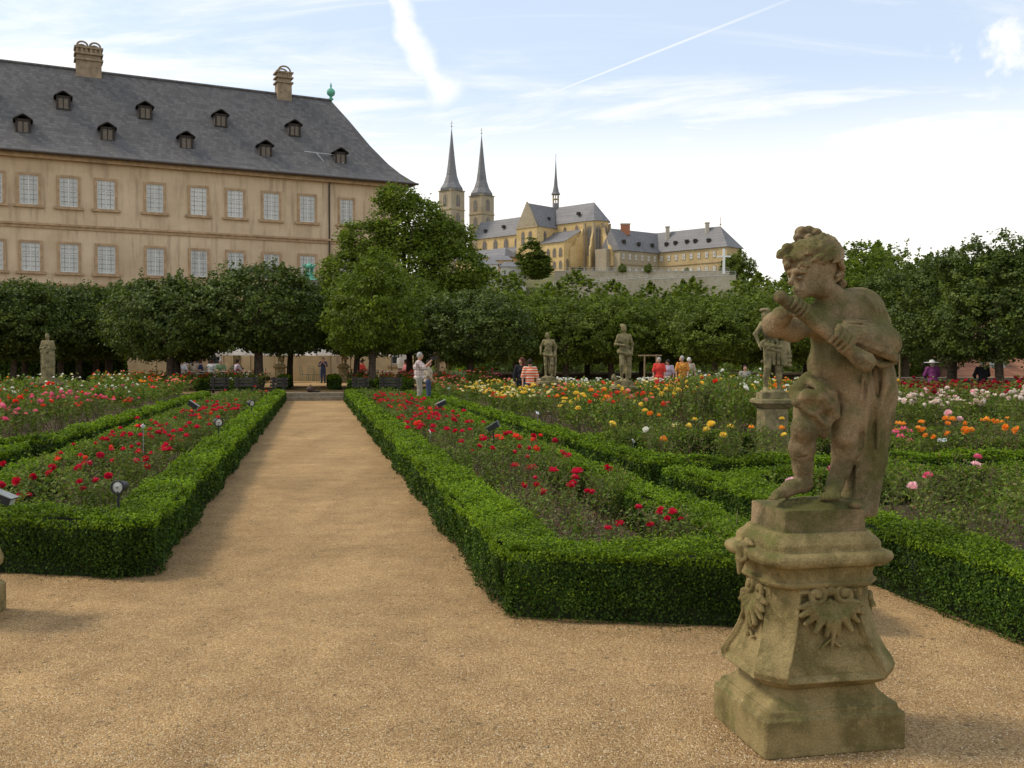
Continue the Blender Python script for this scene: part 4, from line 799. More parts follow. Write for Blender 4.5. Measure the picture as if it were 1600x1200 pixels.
TRK = [trunk_mesh('trunk_a', 1.95, .19, 2.2, 1, z_top=4.2), trunk_mesh('trunk_b', 1.95, .17, 2.0, 2, z_top=4.3, lean=.12), trunk_mesh('trunk_c', 2.0, .22, 2.2, 4, z_top=5.0), trunk_mesh('trunk_maple', 4.0, .34, 3.2, 6, nb=9, z_top=10.5), trunk_mesh('trunk_far', 1.5, .3, 2, 7, z_top=5)]
for nm_ in 'ab': m_ = CR['crown_linden_' + nm_].copy(); m_.materials[0] = TREE_MID; m_.materials[1] = TREE_LIME; CR['crown_light_' + nm_] = m_
CRN = ['crown_linden_a', 'crown_linden_b', 'crown_linden_c', 'crown_lime', 'crown_tall']
LG = 'clipped lindens round the rose garden'
def tr(px, depth, crown, trk, sc, label, rz=None, base=0.0, group=LG):
    return tree('linden_tree', label, (gx(px, depth), depth, base), CR[crown], TRK[trk], sc, rz if rz is not None else (px * .37) % 6.28, group)
tr(404, 44.6, 'crown_linden_a', 0, (1.12, 1.05, 1.04), 'broad dark linden with its trunk just left of the path end', 0.3, HALL)
tr(452, 50, 'crown_linden_b', 1, (.95, .95, .95), 'second dark linden close behind the broad one left of the path end', 1.2, HALL)
tr(262, 44, 'crown_linden_b', 1, (1.0, 1.0, 1.02), 'dark linden with a leaning trunk, front one of the pair left of the broad tree', 0.1)
tr(277, 47, 'crown_linden_a', 0, (.95, .95, .95), 'dark linden with straight trunk, rear one of the pair left of the broad tree', 2.0)
tr(582, 43, 'crown_lime', 2, (.76, .78, .86), 'light green linden with the thick trunk right of the path end', 0.5, HALL)
tr(556, 47, 'crown_linden_c', 1, (.9, .9, .9), 'mid green linden with thinner trunk just left of the thick trunk', 1.1, HALL)
tr(640, 50, 'crown_linden_c', 0, (.95, .95, .95), 'mid green linden over the white parasols behind the man taking a photo', 2.6, HALL)
tr(735, 47, 'crown_linden_a', 0, (1.06, 1.0, .92), 'dark linden with straight trunk behind the salmon roses', 2.1)
for i, (px, d, c, s_) in enumerate(((806, 56, 1, 1.0), (850, 54, 2, .98), (884, 50, 1, .92), (915, 57, 0, 1.02), (955, 51, 2, .92), (1000, 55, 1, .98), (1047, 56, 0, 1.0), (1076, 52, 2, .94), (1116, 49, 1, .93), (1165, 54, 0, 1.0), (1212, 50, 2, .97), (1258, 54, 0, 1.0))):
    tr(px, d, ['crown_light_a', 'crown_light_b', 'crown_linden_c'][c], i % 2, (s_ * 1.05, s_, s_ * .93), 'linden number %s from the left in the clipped row behind the field roses' % ['one', 'two', 'three', 'four', 'five', 'six', 'seven', 'eight', 'nine', 'ten', 'eleven', 'twelve'][i])
for i, (px, d, c, s_) in enumerate(((170, 52, 1, 1.05), (120, 50, 0, 1.0), (70, 49, 1, 1.0), (18, 47, 0, 1.0), (-60, 46, 1, 1.0), (40, 58, 0, 1.1), (150, 62, 0, 1.05), (-20, 57, 1, 1.05), (95, 57, 1, 1.0))):
    tr(px, d, CRN[c], i % 2, (s_, s_, s_), ['linden right of the left garden statue', 'linden directly behind the left garden statue', 'linden left behind the left garden statue', 'front linden at the left photo edge', 'linden mostly outside the left photo edge', 'rear linden in the dark grove at the left photo edge', 'rear linden in the dark grove right of the left statue', 'rear linden outside the left photo edge', 'rear linden in the middle of the dark left grove'][i])
tr(1340, 56, 'crown_lime', 0, (1.25, 1.2, 1.15), 'tall light green tree right behind the flute player statue', 1.0)
tr(1415, 50, 'crown_tall', 0, (1.0, 1.0, .90), 'tall tree with loose top between the statue and the purple coat visitor', 3.0)
tr(1488, 39, 'crown_tall', 2, (.92, .92, .84), 'dark tall tree whose trunk stands right of the purple coat visitor', 0.4)
tr(1566, 35, 'crown_tall', 1, (.92, .92, .86), 'dark tall tree whose trunk stands before the red tiled roof', 2.4)
tr(1640, 37, 'crown_tall', 0, (1.0, 1.0, .90), 'dark tall tree whose crown fills the right photo edge', 4.4)
tr(1385, 66, 'crown_linden_c', 0, (1.3, 1.3, 1.55), 'round topped tree far behind the statue drapery', 4.4)
tree('maple_tree', 'large light green maple rising above the lindens right of the palace', (gx(632, 62), 62, 0), CR['crown_maple'], TRK[3], (1.14, 1.0, .97), 0.2, cat='tree')
def ordw(n):
    o = ['', 'first', 'second', 'third', 'fourth', 'fifth', 'sixth', 'seventh', 'eighth', 'ninth', 'tenth', 'eleventh', 'twelfth', 'thirteenth', 'fourteenth', 'fifteenth', 'sixteenth', 'seventeenth', 'eighteenth', 'nineteenth']
    if n < 20: return o[n]
    t, u = divmod(n, 10); T = ['', '', 'twent', 'thirt', 'fort', 'fift', 'sixt', 'sevent', 'eight', 'ninet']
    return T[t] + 'ieth' if u == 0 else T[t] + 'y-' + o[u]
# background wood between garden and hill
rnd = random.Random(4); k = 0
for (px, d, yt) in ((690, 85, 440), (735, 90, 436), (775, 95, 432), (820, 100, 440), (868, 104, 452), (905, 98, 437), (950, 110, 448), (1000, 105, 452), (1050, 112, 450), (1100, 100, 446), (1150, 108, 444), (1200, 100, 440), (1245, 95, 440), (1300, 90, 420), (1395, 95, 395), (1450, 90, 410), (1520, 90, 415), (1590, 95, 400)):
    s_ = (gz(yt, d)) / 7.9
    t_ = tree('background_tree', 'background tree beyond the garden, %s counted rightward from the maple' % ordw(k + 1), (gx(px, d), d, 0), CR['crown_far'], TRK[4], (s_ * 1.05, s_, s_), rnd.uniform(0, 6), 'trees beyond the garden'); k += 1
hz = [(832, 437, 372, 385, 'crown_cypress', 'tall dark conifer standing left in front of the church chapel'), (846, 437, 395, 384, 'crown_cypress', 'smaller dark conifer leaning against the tall one before the chapel'), (1150, 437, 391, 400, 'crown_far', 'round dark tree at the right end of the convent'), (1168, 440, 404, 405, 'crown_far', 'lower green tree right of the round one by the convent'), (1140, 436, 399, 402, 'crown_far', 'dark green tree directly behind the white cross'),
      (1072, 428, 418, 398, 'crown_far', 'small bush in front of the convent middle'), (1012, 428, 412, 396, 'crown_far', 'green bush by the inner corner of the convent'), (972, 428, 412, 394, 'crown_far', 'reddish green bush below the grey convent wing'), (902, 446, 436, 368, 'crown_far', 'round green tree before the lower terrace wall'), (905, 424, 416, 400, 'crown_far', 'pale green bush at the foot of the apse'),
      (800, 438, 424, 380, 'crown_far', 'green tree between the white houses and the conifer'), (756, 440, 426, 380, 'crown_far', 'green tree hiding the foot of the white walled house')]
for (px, yb, yt, d, c, lab) in hz:
    h_m = {'crown_far': 8.3, 'crown_cypress': 13.3}[c]; zb = gz(yb, d); s_ = (gz(yt, d) - zb) / h_m; wx = 1.0 if c == 'crown_far' else 1.95
    tree('hillside_tree', lab, (gx(px, d), d, zb), CR[c], TRK[4], (s_ * wx, s_ * wx, s_), px % 6, 'trees on the church hill')
# a wooded slope that reads as one mass
rng = np.random.default_rng(77); parts = []
cx = rng.uniform(-160, 330, 420); cy = rng.uniform(150, 372, 420); keep = ~((cy > 345) & (cx > 15)); cx, cy = cx[keep], cy[keep]
for x, y in zip(cx, cy):
    z = max(-6.0, float(hillz(x, y))); r_ = rng.uniform(4, 7); n = 150; d = unit(rng.normal(size=(n, 3))); c = np.array([x, y, z + r_ * .6]) + d * np.array([r_, r_, r_ * .9]) * rng.uniform(.8, 1, (n, 1))
    V, F = leaf_quads(c, unit(d + rng.normal(0, .5, (n, 3))), rng.uniform(.7, 1.3, n), .8, rng); parts.append((V, F, 0))
V, F, mi = join_np(parts); o = obj('hillside_wood', mesh_np('hillside_wood', V, F, [TREE_MID], mi)); o['kind'] = 'stuff'; o['label'] = 'wooded slope below the church hill'
# shrubs under the right-hand row
for i, (px, d, s_) in enumerate(((905, 62, 1.3), (985, 64, 1.4), (1065, 63, 1.2), (1165, 62, 1.4), (1250, 60, 1.4), (1395, 60, 1.6), (1440, 56, 1.7), (1520, 62, 1.4), (845, 64, 1.3), (790, 64, 1.3))):
    r_ = empty('shrub', (gx(px, d), d, 0), px % 6, (s_ * 1.3, s_, s_)); tag(r_, 'green shrub in the shade beyond the linden row, ' + ['behind the standing woman statue', 'left of the woman statue head', 'right behind the red dress visitor', 'left behind the bending youth statue', 'hidden behind the bending youth statue', 'right behind the flute player cloak', 'left of the purple coat visitor', 'between purple coat and black jacket visitors', 'behind the slender statue', 'right behind the straight dark linden'][i], 'shrub', 'shrubs beneath the linden row'); obj('foliage', CR['shrub_leaves'], r_)['kind'] = 'stuff'
    sm = MB(); sm.tube([(0, 0, 0), (.05, 0, .5), (.1, .1, 1.0)], [.05, .04, .02], 5); sm.obj('stem', BARK, r_)
# garden boundary wall with stone coping, right and behind
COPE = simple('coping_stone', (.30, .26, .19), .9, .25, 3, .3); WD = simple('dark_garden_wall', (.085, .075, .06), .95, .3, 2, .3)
def gwall(p0, p1, h, label):
    a, b_ = np.array(p0), np.array(p1); e = (b_ - a); L_ = np.linalg.norm(e); e = e / L_; q = np.array([-e[1], e[0]]); r_ = empty('garden_wall', (a[0], a[1], 0), math.atan2(e[1], e[0])); tag(r_, label, 'wall')
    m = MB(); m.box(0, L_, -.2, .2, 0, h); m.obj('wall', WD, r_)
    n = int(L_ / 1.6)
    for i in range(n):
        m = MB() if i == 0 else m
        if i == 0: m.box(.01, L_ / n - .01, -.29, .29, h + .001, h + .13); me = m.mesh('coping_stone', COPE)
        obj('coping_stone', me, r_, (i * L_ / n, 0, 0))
hedge(*(lambda p: (p @ GU, p @ GV))(np.array([gx(-120, 62), 62.0])), *(lambda p: (p @ GU, p @ GV))(np.array([gx(196, 64), 64.0])), 1.0, 2.6, 'tall dark hedge standing in shade behind the left linden trunks', name='tall_hedge', lift=0)
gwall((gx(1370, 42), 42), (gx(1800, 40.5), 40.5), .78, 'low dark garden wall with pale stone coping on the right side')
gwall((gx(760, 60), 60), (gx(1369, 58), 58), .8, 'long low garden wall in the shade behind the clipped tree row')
# red tiled roof behind the right wall
TILE = slatemat('red_roof_tile', (.20, .078, .036), (.30, .135, .068), (1.8, 1.8, 4.2), .6)
rb = empty('tiled_roof_house', (gx(1560, 52), 52, -3)); tag(rb, 'house below the garden wall with a red tiled roof', 'house')
X0, X1 = gx(1484, 50) - rb.location.x, gx(1760, 50) - rb.location.x
m = MB(); m.box(X0 + 1.2, X1, 1, 9, 0, 3.0); m.obj('wall', WHITEW, rb)
m = MB(); m.add([(X0 + .4, 0, 3.2), (X1, 0, 3.2), (X1, 10, 3.2), (X0 + .4, 10, 3.2), (X0 + 5.4, 5, 6.9), (X1, 5, 6.9)], [(0, 1, 5, 4), (2, 3, 4, 5), (3, 0, 4), (3, 2, 1, 0), (1, 2, 5)]); m.obj('roof', TILE, rb)
m = MB(); m.tube([(X0 + .4, 0, 3.25), (X0 + 5.4, 5, 6.95)], .13, 6); m.tube([(X0 + 5.4, 5, 6.95), (X1, 5, 6.95)], .13, 6); m.obj('ridge_tiles', TILE, rb)
m = MB(); m.box(gx(1583, 51) - rb.location.x, gx(1583, 51) - rb.location.x + .8, 1.4, 2.0, 4.0, 5.0); m.obj('roof_window', GLASS_CURT, rb)
# ------------------------------------------------------------------ rose bushes
rng = np.random.default_rng(11)
def rose_proto(seed, dry, h=1.0, nst=7, nleaf=150, dense=1.0):
    """one bush, one metre tall: stems, leaf cloud, and the places where blooms sit"""
    r = np.random.default_rng(seed); m = MB(); lc = []; bl = []
    for i in range(nst):
        a = r.uniform(0, 6.28); sp = r.uniform(.12, .42); base = np.array([r.normal(0, .05), r.normal(0, .05), 0]); top = base + np.array([math.cos(a) * sp, math.sin(a) * sp, r.uniform(.66, 1.0)])
        mid = (base + top) / 2 + np.array([math.cos(a), math.sin(a), 0]) * .05 + r.normal(0, .03, 3); m.tube([base, mid, top], [.009, .006, .004], 3, sm=False, caps=False)
        ends = [top]
        for j in range(2):
            t_ = r.uniform(.4, .8); p = mid * (1 - t_) + top * t_; q = p + np.array([r.normal(0, .12), r.normal(0, .12), r.uniform(.1, .25)]); q[2] = min(q[2], 1.02); m.tube([p, q], [.005, .003], 3, sm=False, caps=False); ends.append(q)
        bl += ends
        for e_ in ends:
            k = int(nleaf / nst / 3); t_ = r.random(k) ** .7; lc.append(mid * (1 - t_)[:, None] + e_ * t_[:, None] + r.normal(0, .055, (k, 3)))
    lc = np.concatenate(lc); lc[:, 2] = np.maximum(lc[:, 2], .04); n = len(lc)
    V, F = leaf_quads(lc, unit(r.normal(0, .6, (n, 3)) + [0, 0, .8]), r.uniform(.022, .040, n) * dense, r.uniform(.016, .026, n) * dense, r); mi = (r.random(n) < dry).astype(int)
    bl = sorted(bl, key=lambda p: -p[2]); return m, (V, F, mi), bl
PROT = []
for i in range(10):
    lush = i % 2 == 0; m, fo, bl = rose_proto(100 + i, .10 if lush else .35, nst=7 if lush else 9, nleaf=420 if lush else 150)
    PROT.append(dict(stems=m.mesh('rose_stems', TWIG), mb=m, leaves=mesh_np('rose_foliage', fo[0], fo[1], [ROSE_LEAF, ROSE_LEAF_DRY], fo[2]), fo=fo, bl=bl, lush=lush))
def bloom_np(seed, closed=.0, rings=((1.0, .34, 6), (.86, .70, 6), (.58, .95, 5), (.24, 1.05, 3))):
    """rosette of overlapping cupped petals, radius 1"""
    r = np.random.default_rng(seed); V, F = [], []
    for rad, zt, n in rings:
        o_ = r.uniform(0, 6)
        for i in range(n):
            a = o_ + 2 * math.pi * i / n + r.normal(0, .1); ca, sa = math.cos(a), math.sin(a); rr = rad * (1 - closed * .35) * r.uniform(.88, 1.1); wd = rr * math.sin(math.pi / n) * 1.25; z_ = zt * (1 + closed * .25) + r.normal(0, .04)
            pts = [(.10, 0, -.05), (rr * .80, -wd, z_ * .45), (rr * .80, wd, z_ * .45), (rr * .98, -wd * .6, z_ * .9), (rr * .98, wd * .6, z_ * .9), (rr * 1.06, 0, z_)]
            b = len(V)
            for (x, y, z) in pts: V.append((x * ca - y * sa, x * sa + y * ca, z))
            F += [(b, b + 1, b + 2, b + 2), (b + 1, b + 3, b + 5, b + 2), (b + 2, b + 5, b + 4, b + 4)]
    F = np.array(F); return np.array(V), F
def tri_mesh(name, V, F, mat):
    me = bpy.data.meshes.new(name); me.from_pydata([tuple(v) for v in V], [], [tuple(dict.fromkeys(int(q) for q in f)) for f in F]); me.materials.append(mat); me.update(); return me
BLN = [bloom_np(i, c) for i, c in enumerate((0, .2, .5))]
BLM = {(c, i): tri_mesh('rose_bloom_' + c, *BLN[i], PET[c]) for c in PET for i in range(3)}
SIMPLE_BLOOM = bloom_np(9, 0, ((1.0, .4, 5), (.6, .95, 4)))
DOM = {'crimson': 'crimson', 'red': 'scarlet', 'darkred': 'dark red', 'pink': 'deep pink', 'salmon': 'salmon', 'palepink': 'pale pink', 'blush': 'blush white', 'white': 'white', 'yellow': 'yellow', 'cream': 'cream yellow', 'orange': 'orange', None: 'flowerless'}
BUSH = []
def plant(s0, s1, v0, v1, step, hrange, colfn, bed, lush=.5, skip=0.05, frontcut=None):
    s = s0
    while s < s1:
        v = v0
        while v <= v1:
            ss = s + rng.uniform(-.3, .3) * step; vv = v + rng.uniform(-.3, .3) * step; v += step
            if rng.random() < skip or (frontcut and ss < frontcut(vv)): continue
            x, y, _ = W(ss, vv)
            if y < 4: continue
            h = rng.uniform(*hrange) * (.78 if s0 == 16.0 and ss > 27 else 1.0); px, py = px_of(x, y, h * .85)
            if 1050 < px < 1190 and s0 == 16.0: h *= 1.2
            if px < -90 or px > 1700: continue
            if any((x - a) ** 2 + (y - b_) ** 2 < r_ * r_ for a, b_, r_ in CLEAR): continue
            col, nb = colfn(px, py, ss, vv); BUSH.append((h / y, x, y, h, col, nb, bed, rng.random() < lush, .297 if s0 > 41 else .008))
        s += step
CLEAR = [(gx(75, 31), 31, .8), (gx(857, 29.5), 29.5, .7), (gx(975, 24), 24, .7), (gx(1207, 16.4), 16.4, .6), (gx(655, 33), 33, 1.2), (gx(668, 34), 34, .8), (gx(404, 44.6), 44.6, .5),
         (gx(815, 34), 34, .4), (gx(828, 33), 33, .5), (gx(1458, 37), 37, .9), (gx(1536, 37), 37, .9)]
def wch(*pairs):
    c, w_ = zip(*pairs); w_ = np.array(w_, float); return c[rng.choice(len(c), p=w_ / w_.sum())]
def col_strip(px, py, s, v):
    if v > 0:
        nb = 0 if rng.random() < .38 else int(rng.integers(1, 4))
        if s > 33: nb = 0
        if s < 9.5 and v < 2.1: nb = 0 if rng.random() < .8 else 1
    else:
        nb = 0 if rng.random() < .34 else int(rng.integers(1, 4))
        if s > 27: nb = 0 if rng.random() < .9 else 1
    return ('crimson' if rng.random() < .93 else 'red', nb)
def col_near_right(px, py, s, v): return ('palepink' if rng.random() < .6 else 'pink', int(rng.random() < .25))
def col_field_r(px, py, s, v):
    k = int(rng.integers(2, 7)); few = int(rng.random() < .7)
    if s < 15.5: return (wch(('yellow', 3), ('cream', 2), ('orange', 2), ('white', 1)), few) if px < 1370 else (wch(('orange', 5), ('pink', 1), ('palepink', 1)), int(rng.integers(0, 4)))
    if px < 1370 and py > 640: return wch(('yellow', 3), ('orange', 1), ('white', 1), ('red', 1)), int(rng.integers(0, 3))
    if px < 715: return (wch(('salmon', 5), ('pink', 2), ('red', 1)), k if py < 600 else few)
    if px < 850: return (wch(('salmon', 4), ('pink', 2), ('yellow', 1), ('red', 2)), k) if py < 597 else (wch(('yellow', 4), ('cream', 4), ('red', 1.2), ('orange', .6)), k)
    if px < 1075: return (wch(('white', 9), ('blush', 2), ('yellow', .7)), k + 3) if py < 599 else (wch(('red', 4), ('yellow', 2), ('orange', 2), ('cream', 1.5), ('salmon', 1)), max(0, k - 1) if py < 640 else few)
    if px < 1180: return (wch(('white', 7), ('orange', 1), ('darkred', 1)), k) if py < 600 else (wch(('white', 2), ('yellow', 2), ('orange', 1), ('red', 1)), few)
    if px < 1385: return wch(('orange', 3), ('white', 3), ('yellow', 2), ('red', 1)), max(1, k - 1)
    if py < 616: return wch(('darkred', 7), ('crimson', 3)), k + 2
    if py < 640: return wch(('blush', 8), ('red', 1), ('palepink', 1)), k
    return wch(('orange', 7), ('pink', 1), ('blush', 1.6), ('red', .6)), k + 1
def col_field_l(px, py, s, v):
    k = int(rng.integers(1, 5))
    if py > 622: return wch(('pink', 6), ('red', 4), ('yellow', .8) if px < 60 else ('pink', .1), ('orange', .5) if px < 60 else ('pink', .1)), k + 2
    if px < 235: return (wch(('white', 7), ('cream', 1.5), ('orange', 1.2), ('red', 2)), max(1, k - 1)) if py < 606 else (wch(('white', 1.5), ('pink', 3), ('red', 3), ('orange', 1)), max(0, k - 1))
    if px < 330: return wch(('salmon', 5), ('red', 3), ('darkred', 2)), k
    return wch(('salmon', 1), ('yellow', 1), ('red', 1)), int(rng.random() < .5)
plant(6.7, 39.8, 1.85, 3.0, .46, (.42, .62), col_strip, 'in the red rose strip right of the gravel path', .42, .06, lambda v: front_s(v) + .75)
plant(8.2, 39.8, -2.95, -1.85, .46, (.42, .62), col_strip, 'in the red rose strip left of the gravel path', .55, .05, lambda v: front_s(v) + .75)
plant(3.5, 9.9, 4.75, 9.5, .46, (.42, .68), col_near_right, 'in the pink rose bed behind the statue pedestal', .6, .06)
plant(11.9, 15.0, 4.6, 18.0, .62, (.5, .75), col_field_r, 'between the cross hedges behind the statue', .45, .10)
plant(16.0, 42.5, 4.9, 24.0, .74, (.70, 1.16), col_field_r, 'in the mixed rose field right of the path', .75, .05)
plant(10.5, 16.0, -14, -4.7, .62, (.45, .65), lambda *a: ('pink', int(rng.random() < .5)), 'before the cross hedge at the left photo edge', .6, .1)
plant(17.1, 42.5, -17.5, -4.8, .72, (.6, 1.12), col_field_l, 'in the mixed rose field left of the path', .8, .05)
plant(43.5, 50, -9.0, -1.9, .8, (.6, .9), lambda px, py, s, v: (wch(('yellow', 2), ('salmon', 3), ('red', 2), ('white', 1)), 3), 'on the platform left of the path', .8, .1)
plant(43.5, 50, 1.9, 9.0, .8, (.6, .95), lambda px, py, s, v: (wch(('red', 4), ('salmon', 2), ('pink', 2)), 4), 'on the platform right of the path', .8, .1)
BUSH.sort(key=lambda b_: -b_[0]); CNT = {}; NOBJ = 285
stuff_l, stuff_s, stuff_b = [], [], {c: [] for c in PET}
for i, (k_, x, y, h, col, nb, bed, lush, z0_) in enumerate(BUSH):
    pi = int(rng.integers(0, 5)) * 2 + (0 if lush else 1); P = PROT[pi]; rz = rng.uniform(0, 6.28); hs = rng.uniform(.85, 1.15) * max(h, .55)
    picks = [P['bl'][j] for j in rng.choice(min(10, len(P['bl'])), min(nb, 9), replace=False)] if nb else []
    if i < NOBJ:
        root = empty('rose_bush', (x, y, z0_), rz, (hs, hs, h)); cn = DOM[col if nb else None]
        nw = ['no', 'one', 'two', 'three', 'four', 'five', 'six', 'seven', 'eight', 'nine'][len(picks)]; kk = (cn, bed); CNT[kk] = CNT.get(kk, 0) + 1
        tag(root, '%s rose bush, %s nearest %s' % (cn, ordw(CNT[kk]), bed), 'rose bush', 'rose bushes ' + bed)
        obj('stems', P['stems'], root); obj('foliage', P['leaves'], root)['kind'] = 'stuff'
        for q in picks:
            r_ = rng.uniform(.028, .048) if 'strip' in bed else rng.uniform(.042, .064); o = obj('bloom', BLM[(col, int(rng.integers(0, 3)))], root, tuple(q), rng.uniform(0, 6), (r_ / hs, r_ / hs, r_ / h)); o.rotation_euler = (rng.normal(0, .5), rng.normal(0, .5), rng.uniform(0, 6))
    else:
        ca, sa = math.cos(rz), math.sin(rz); Rm = np.array([[ca, -sa, 0], [sa, ca, 0], [0, 0, 1]]) * np.array([hs, hs, h])[None, :]
        V, F, mi = P['fo']; n = len(F); keepn = int(n * (.65 if y < 25 else .42)) ; sel = np.sort(rng.choice(n, keepn, replace=False)); Vs = V.reshape(n, 4, 3)[sel]; cen = Vs.mean(1, keepdims=True); Vs = cen + (Vs - cen) * (1.3 if y < 25 else 1.75)
        stuff_l.append((Vs.reshape(-1, 3) @ Rm.T + [x, y, z0_], np.arange(4 * keepn).reshape(-1, 4), mi[sel]))
        if y < 30:
            sv_ = np.array(P['mb'].v); sf = np.array([f for f in P['mb'].f if len(f) == 4]); stuff_s.append((sv_ @ Rm.T + [x, y, 0], sf, 2))
        bv, bf = SIMPLE_BLOOM
        for q in picks:
            r_ = rng.uniform(.042, .062); stuff_b[col].append((bv * r_ + Rm @ np.array(q) + [x, y, z0_], bf))
V, F, mi = join_np(stuff_l + stuff_s); o = obj('rose_field', mesh_np('rose_field', V, F, [ROSE_LEAF, ROSE_LEAF_DRY, TWIG], mi)); tag(o, 'dense planting of rose bushes filling the far beds', kind='stuff')
for c, lst in stuff_b.items():
    if not lst: continue
    Vs, Fs, of = [], [], 0
    for v_, f_ in lst: Vs.append(v_); Fs += [tuple(dict.fromkeys((f + of).tolist())) for f in f_]; of += len(v_)
    me = bpy.data.meshes.new('far_blooms'); me.from_pydata(np.concatenate(Vs).tolist(), [], Fs); me.materials.append(PET[c]); me.update(); q = obj('far_bloom', me, o); q['kind'] = 'stuff'
print('bushes', len(BUSH))
# fallen petals and leaves on the soil and gravel edge
rng = np.random.default_rng(5); cs = []
for _ in range(2600):
    z_ = .016
    if rng.random() < .7:
        sg = 1 if rng.random() < .6 else -1; s, v = rng.uniform(6.3 if sg > 0 else 9.2, 16), rng.uniform(1.65, 2.9) * sg
    else: s, v = rng.uniform(3, 10), rng.uniform(4.6, 8)
    x, y, _ = W(s, v); cs.append((x, y, z_))
cs = np.array(cs); n = len(cs); V, F = leaf_quads(cs, unit(rng.normal(0, .35, (n, 3)) + [0, 0, 1]), rng.uniform(.008, .022, n), rng.uniform(.006, .016, n), rng)
o = obj('fallen_petals', mesh_np('fallen_petals', V, F, [PET['crimson'], PET['blush'], ROSE_LEAF_DRY, ROSE_LEAF, TWIG], rng.choice(5, n, p=[.10, .10, .40, .15, .25]))); tag(o, 'fallen petals and dry leaves on the soil', kind='stuff')
# dry leaves and clippings blown along the foot of the hedges
rng = np.random.default_rng(21); cs = []
for _ in range(1500):
    k = rng.random(); off = abs(rng.normal(0, .10)) + .01
    if k < .35: s, v = rng.uniform(6.1, 26), HWP - off
    elif k < .65: s, v = rng.uniform(7.6, 26), -HWP + off
    elif k < .85: v = rng.uniform(1.2, 3.1); s = front_s(v) - off
    else: v = -rng.uniform(1.2, 3.1); s = front_s(v) - off
    if rng.random() < .12: s, v = rng.uniform(2.5, 12), rng.uniform(-2.5, 3.0); 
    if s > front_s(v) and abs(v) > HWP: continue
    x, y, _ = W(s, v); cs.append((x, y, .006))
cs = np.array(cs); n = len(cs); V, F = leaf_quads(cs, unit(rng.normal(0, .3, (n, 3)) + [0, 0, 1]), rng.uniform(.005, .013, n), rng.uniform(.003, .008, n), rng)
LITM = leafmat('dry_clippings', [(.10, .06, .03), (.20, .13, .05), (.08, .09, .03), (.28, .20, .09)], 0, .9, .1); V[:, 2] = np.maximum(V[:, 2], .001)
o = obj('dry_leaves', mesh_np('dry_leaves', V, F, [LITM])); tag(o, 'dry leaves and clippings along the hedge feet', kind='stuff')
# loose stones and bits lying on the gravel close by
n = 26000; py_ = 1200 - (1200 - 700) * rng.random(n) ** 1.2; pxx = rng.uniform(-40, 1640, n); yd = 2480 / (py_ - 564) ; xd = (pxx - 800) / FPX * yd
sp_ = np.array([xd * GU[0] + yd * GU[1], xd * GV[0] + yd * GV[1]]).T
ok = np.array([(abs(v) < HWP - .02) or (s < front_s(v) - .05 and v < 3.6) or (v >= 3.6 and v < 4.0) for s, v in sp_]); c = np.stack([xd, yd, np.zeros(n)], 1)[ok]; n = len(c)
tet = np.array([(1, 0, 0), (-.5, .8, 0), (-.6, -.8, .1), (.1, .1, .75)]); r_ = rng.uniform(.0025, .006, n) ; an = rng.uniform(0, 6.28, n)
Rz = np.stack([np.stack([np.cos(an), -np.sin(an), an * 0], 1), np.stack([np.sin(an), np.cos(an), an * 0], 1), np.stack([an * 0, an * 0, an * 0 + 1], 1)], 1)
V = (np.einsum('nij,kj->nki', Rz, tet) * r_[:, None, None] + c[:, None, :]).reshape(-1, 3); b4 = (np.arange(n) * 4)[:, None]; F = np.concatenate([b4 + np.array([[0, 1, 3]]), b4 + np.array([[1, 2, 3]]), b4 + np.array([[2, 0, 3]])])
PEB = leafmat('gravel_stones', [(.16, .11, .06), (.42, .31, .17), (.58, .45, .28), (.68, .58, .42)], 0, .9, .1, .1)
o = obj('gravel_stones', mesh_np('gravel_stones', V, F, [PEB])); tag(o, 'loose gravel stones on the plaza', kind='stuff')
# ------------------------------------------------------------------ baroque pedestal and flute player
GA = math.atan2(GV[1], GV[0])                 # garden axis angle: pedestals stand square to the path
def interp(prof, z):
    zs = [p[0] for p in prof]; return np.interp(z, zs, [p[1] for p in prof])
def loft_sdf(z0, z1, prof, ratio, chamfer, h, panel=None, xy=.36, noise_amp=0.0):
    """solid with a chamfered rectangular section whose half width follows prof(z); panels are sunk into its four sides"""
    s = SDF((-xy, -xy * .92, z0 - .02), (xy, xy * .92, z1 + .02), h)
    X, Y, Z = s.ax[0][:, None, None], s.ax[1][None, :, None], s.ax[2][None, None, :]
    a = interp(prof, s.ax[2])[None, None, :]; b = a * ratio; c = chamfer(s.ax[2])[None, None, :] if callable(chamfer) else chamfer
    ra = rb = 0.0
    if panel:
        zb, zt, mg, dep = panel
        def mask(U, half):
            t = np.minimum(np.minimum(half - mg - np.abs(U), Z - zb), zt - Z)      # distance inside the panel outline
            inner = np.clip((t - .020) / .008, 0, 1); bead = np.exp(-((t - .006) / .007) ** 2) * .011; groove = np.exp(-((t - .018) / .005) ** 2) * .008
            return inner * dep - bead + groove * .5
        rb = mask(X, a); ra = mask(Y, b)
    qx = np.abs(X) - (a - ra); qy = np.abs(Y) - (b - rb); qc = (np.abs(X) + np.abs(Y) - (a + b - c)) * .7071
    def smax(p, q, k): h_ = np.clip(.5 + .5 * (p - q) / k, 0, 1); return q + (p - q) * h_ + k * h_ * (1 - h_)
    d = smax(smax(qx, qy, .005), qc, .006); d = np.maximum(d, np.maximum(z0 - Z, Z - z1)); s.F = d.astype(np.float32); return s
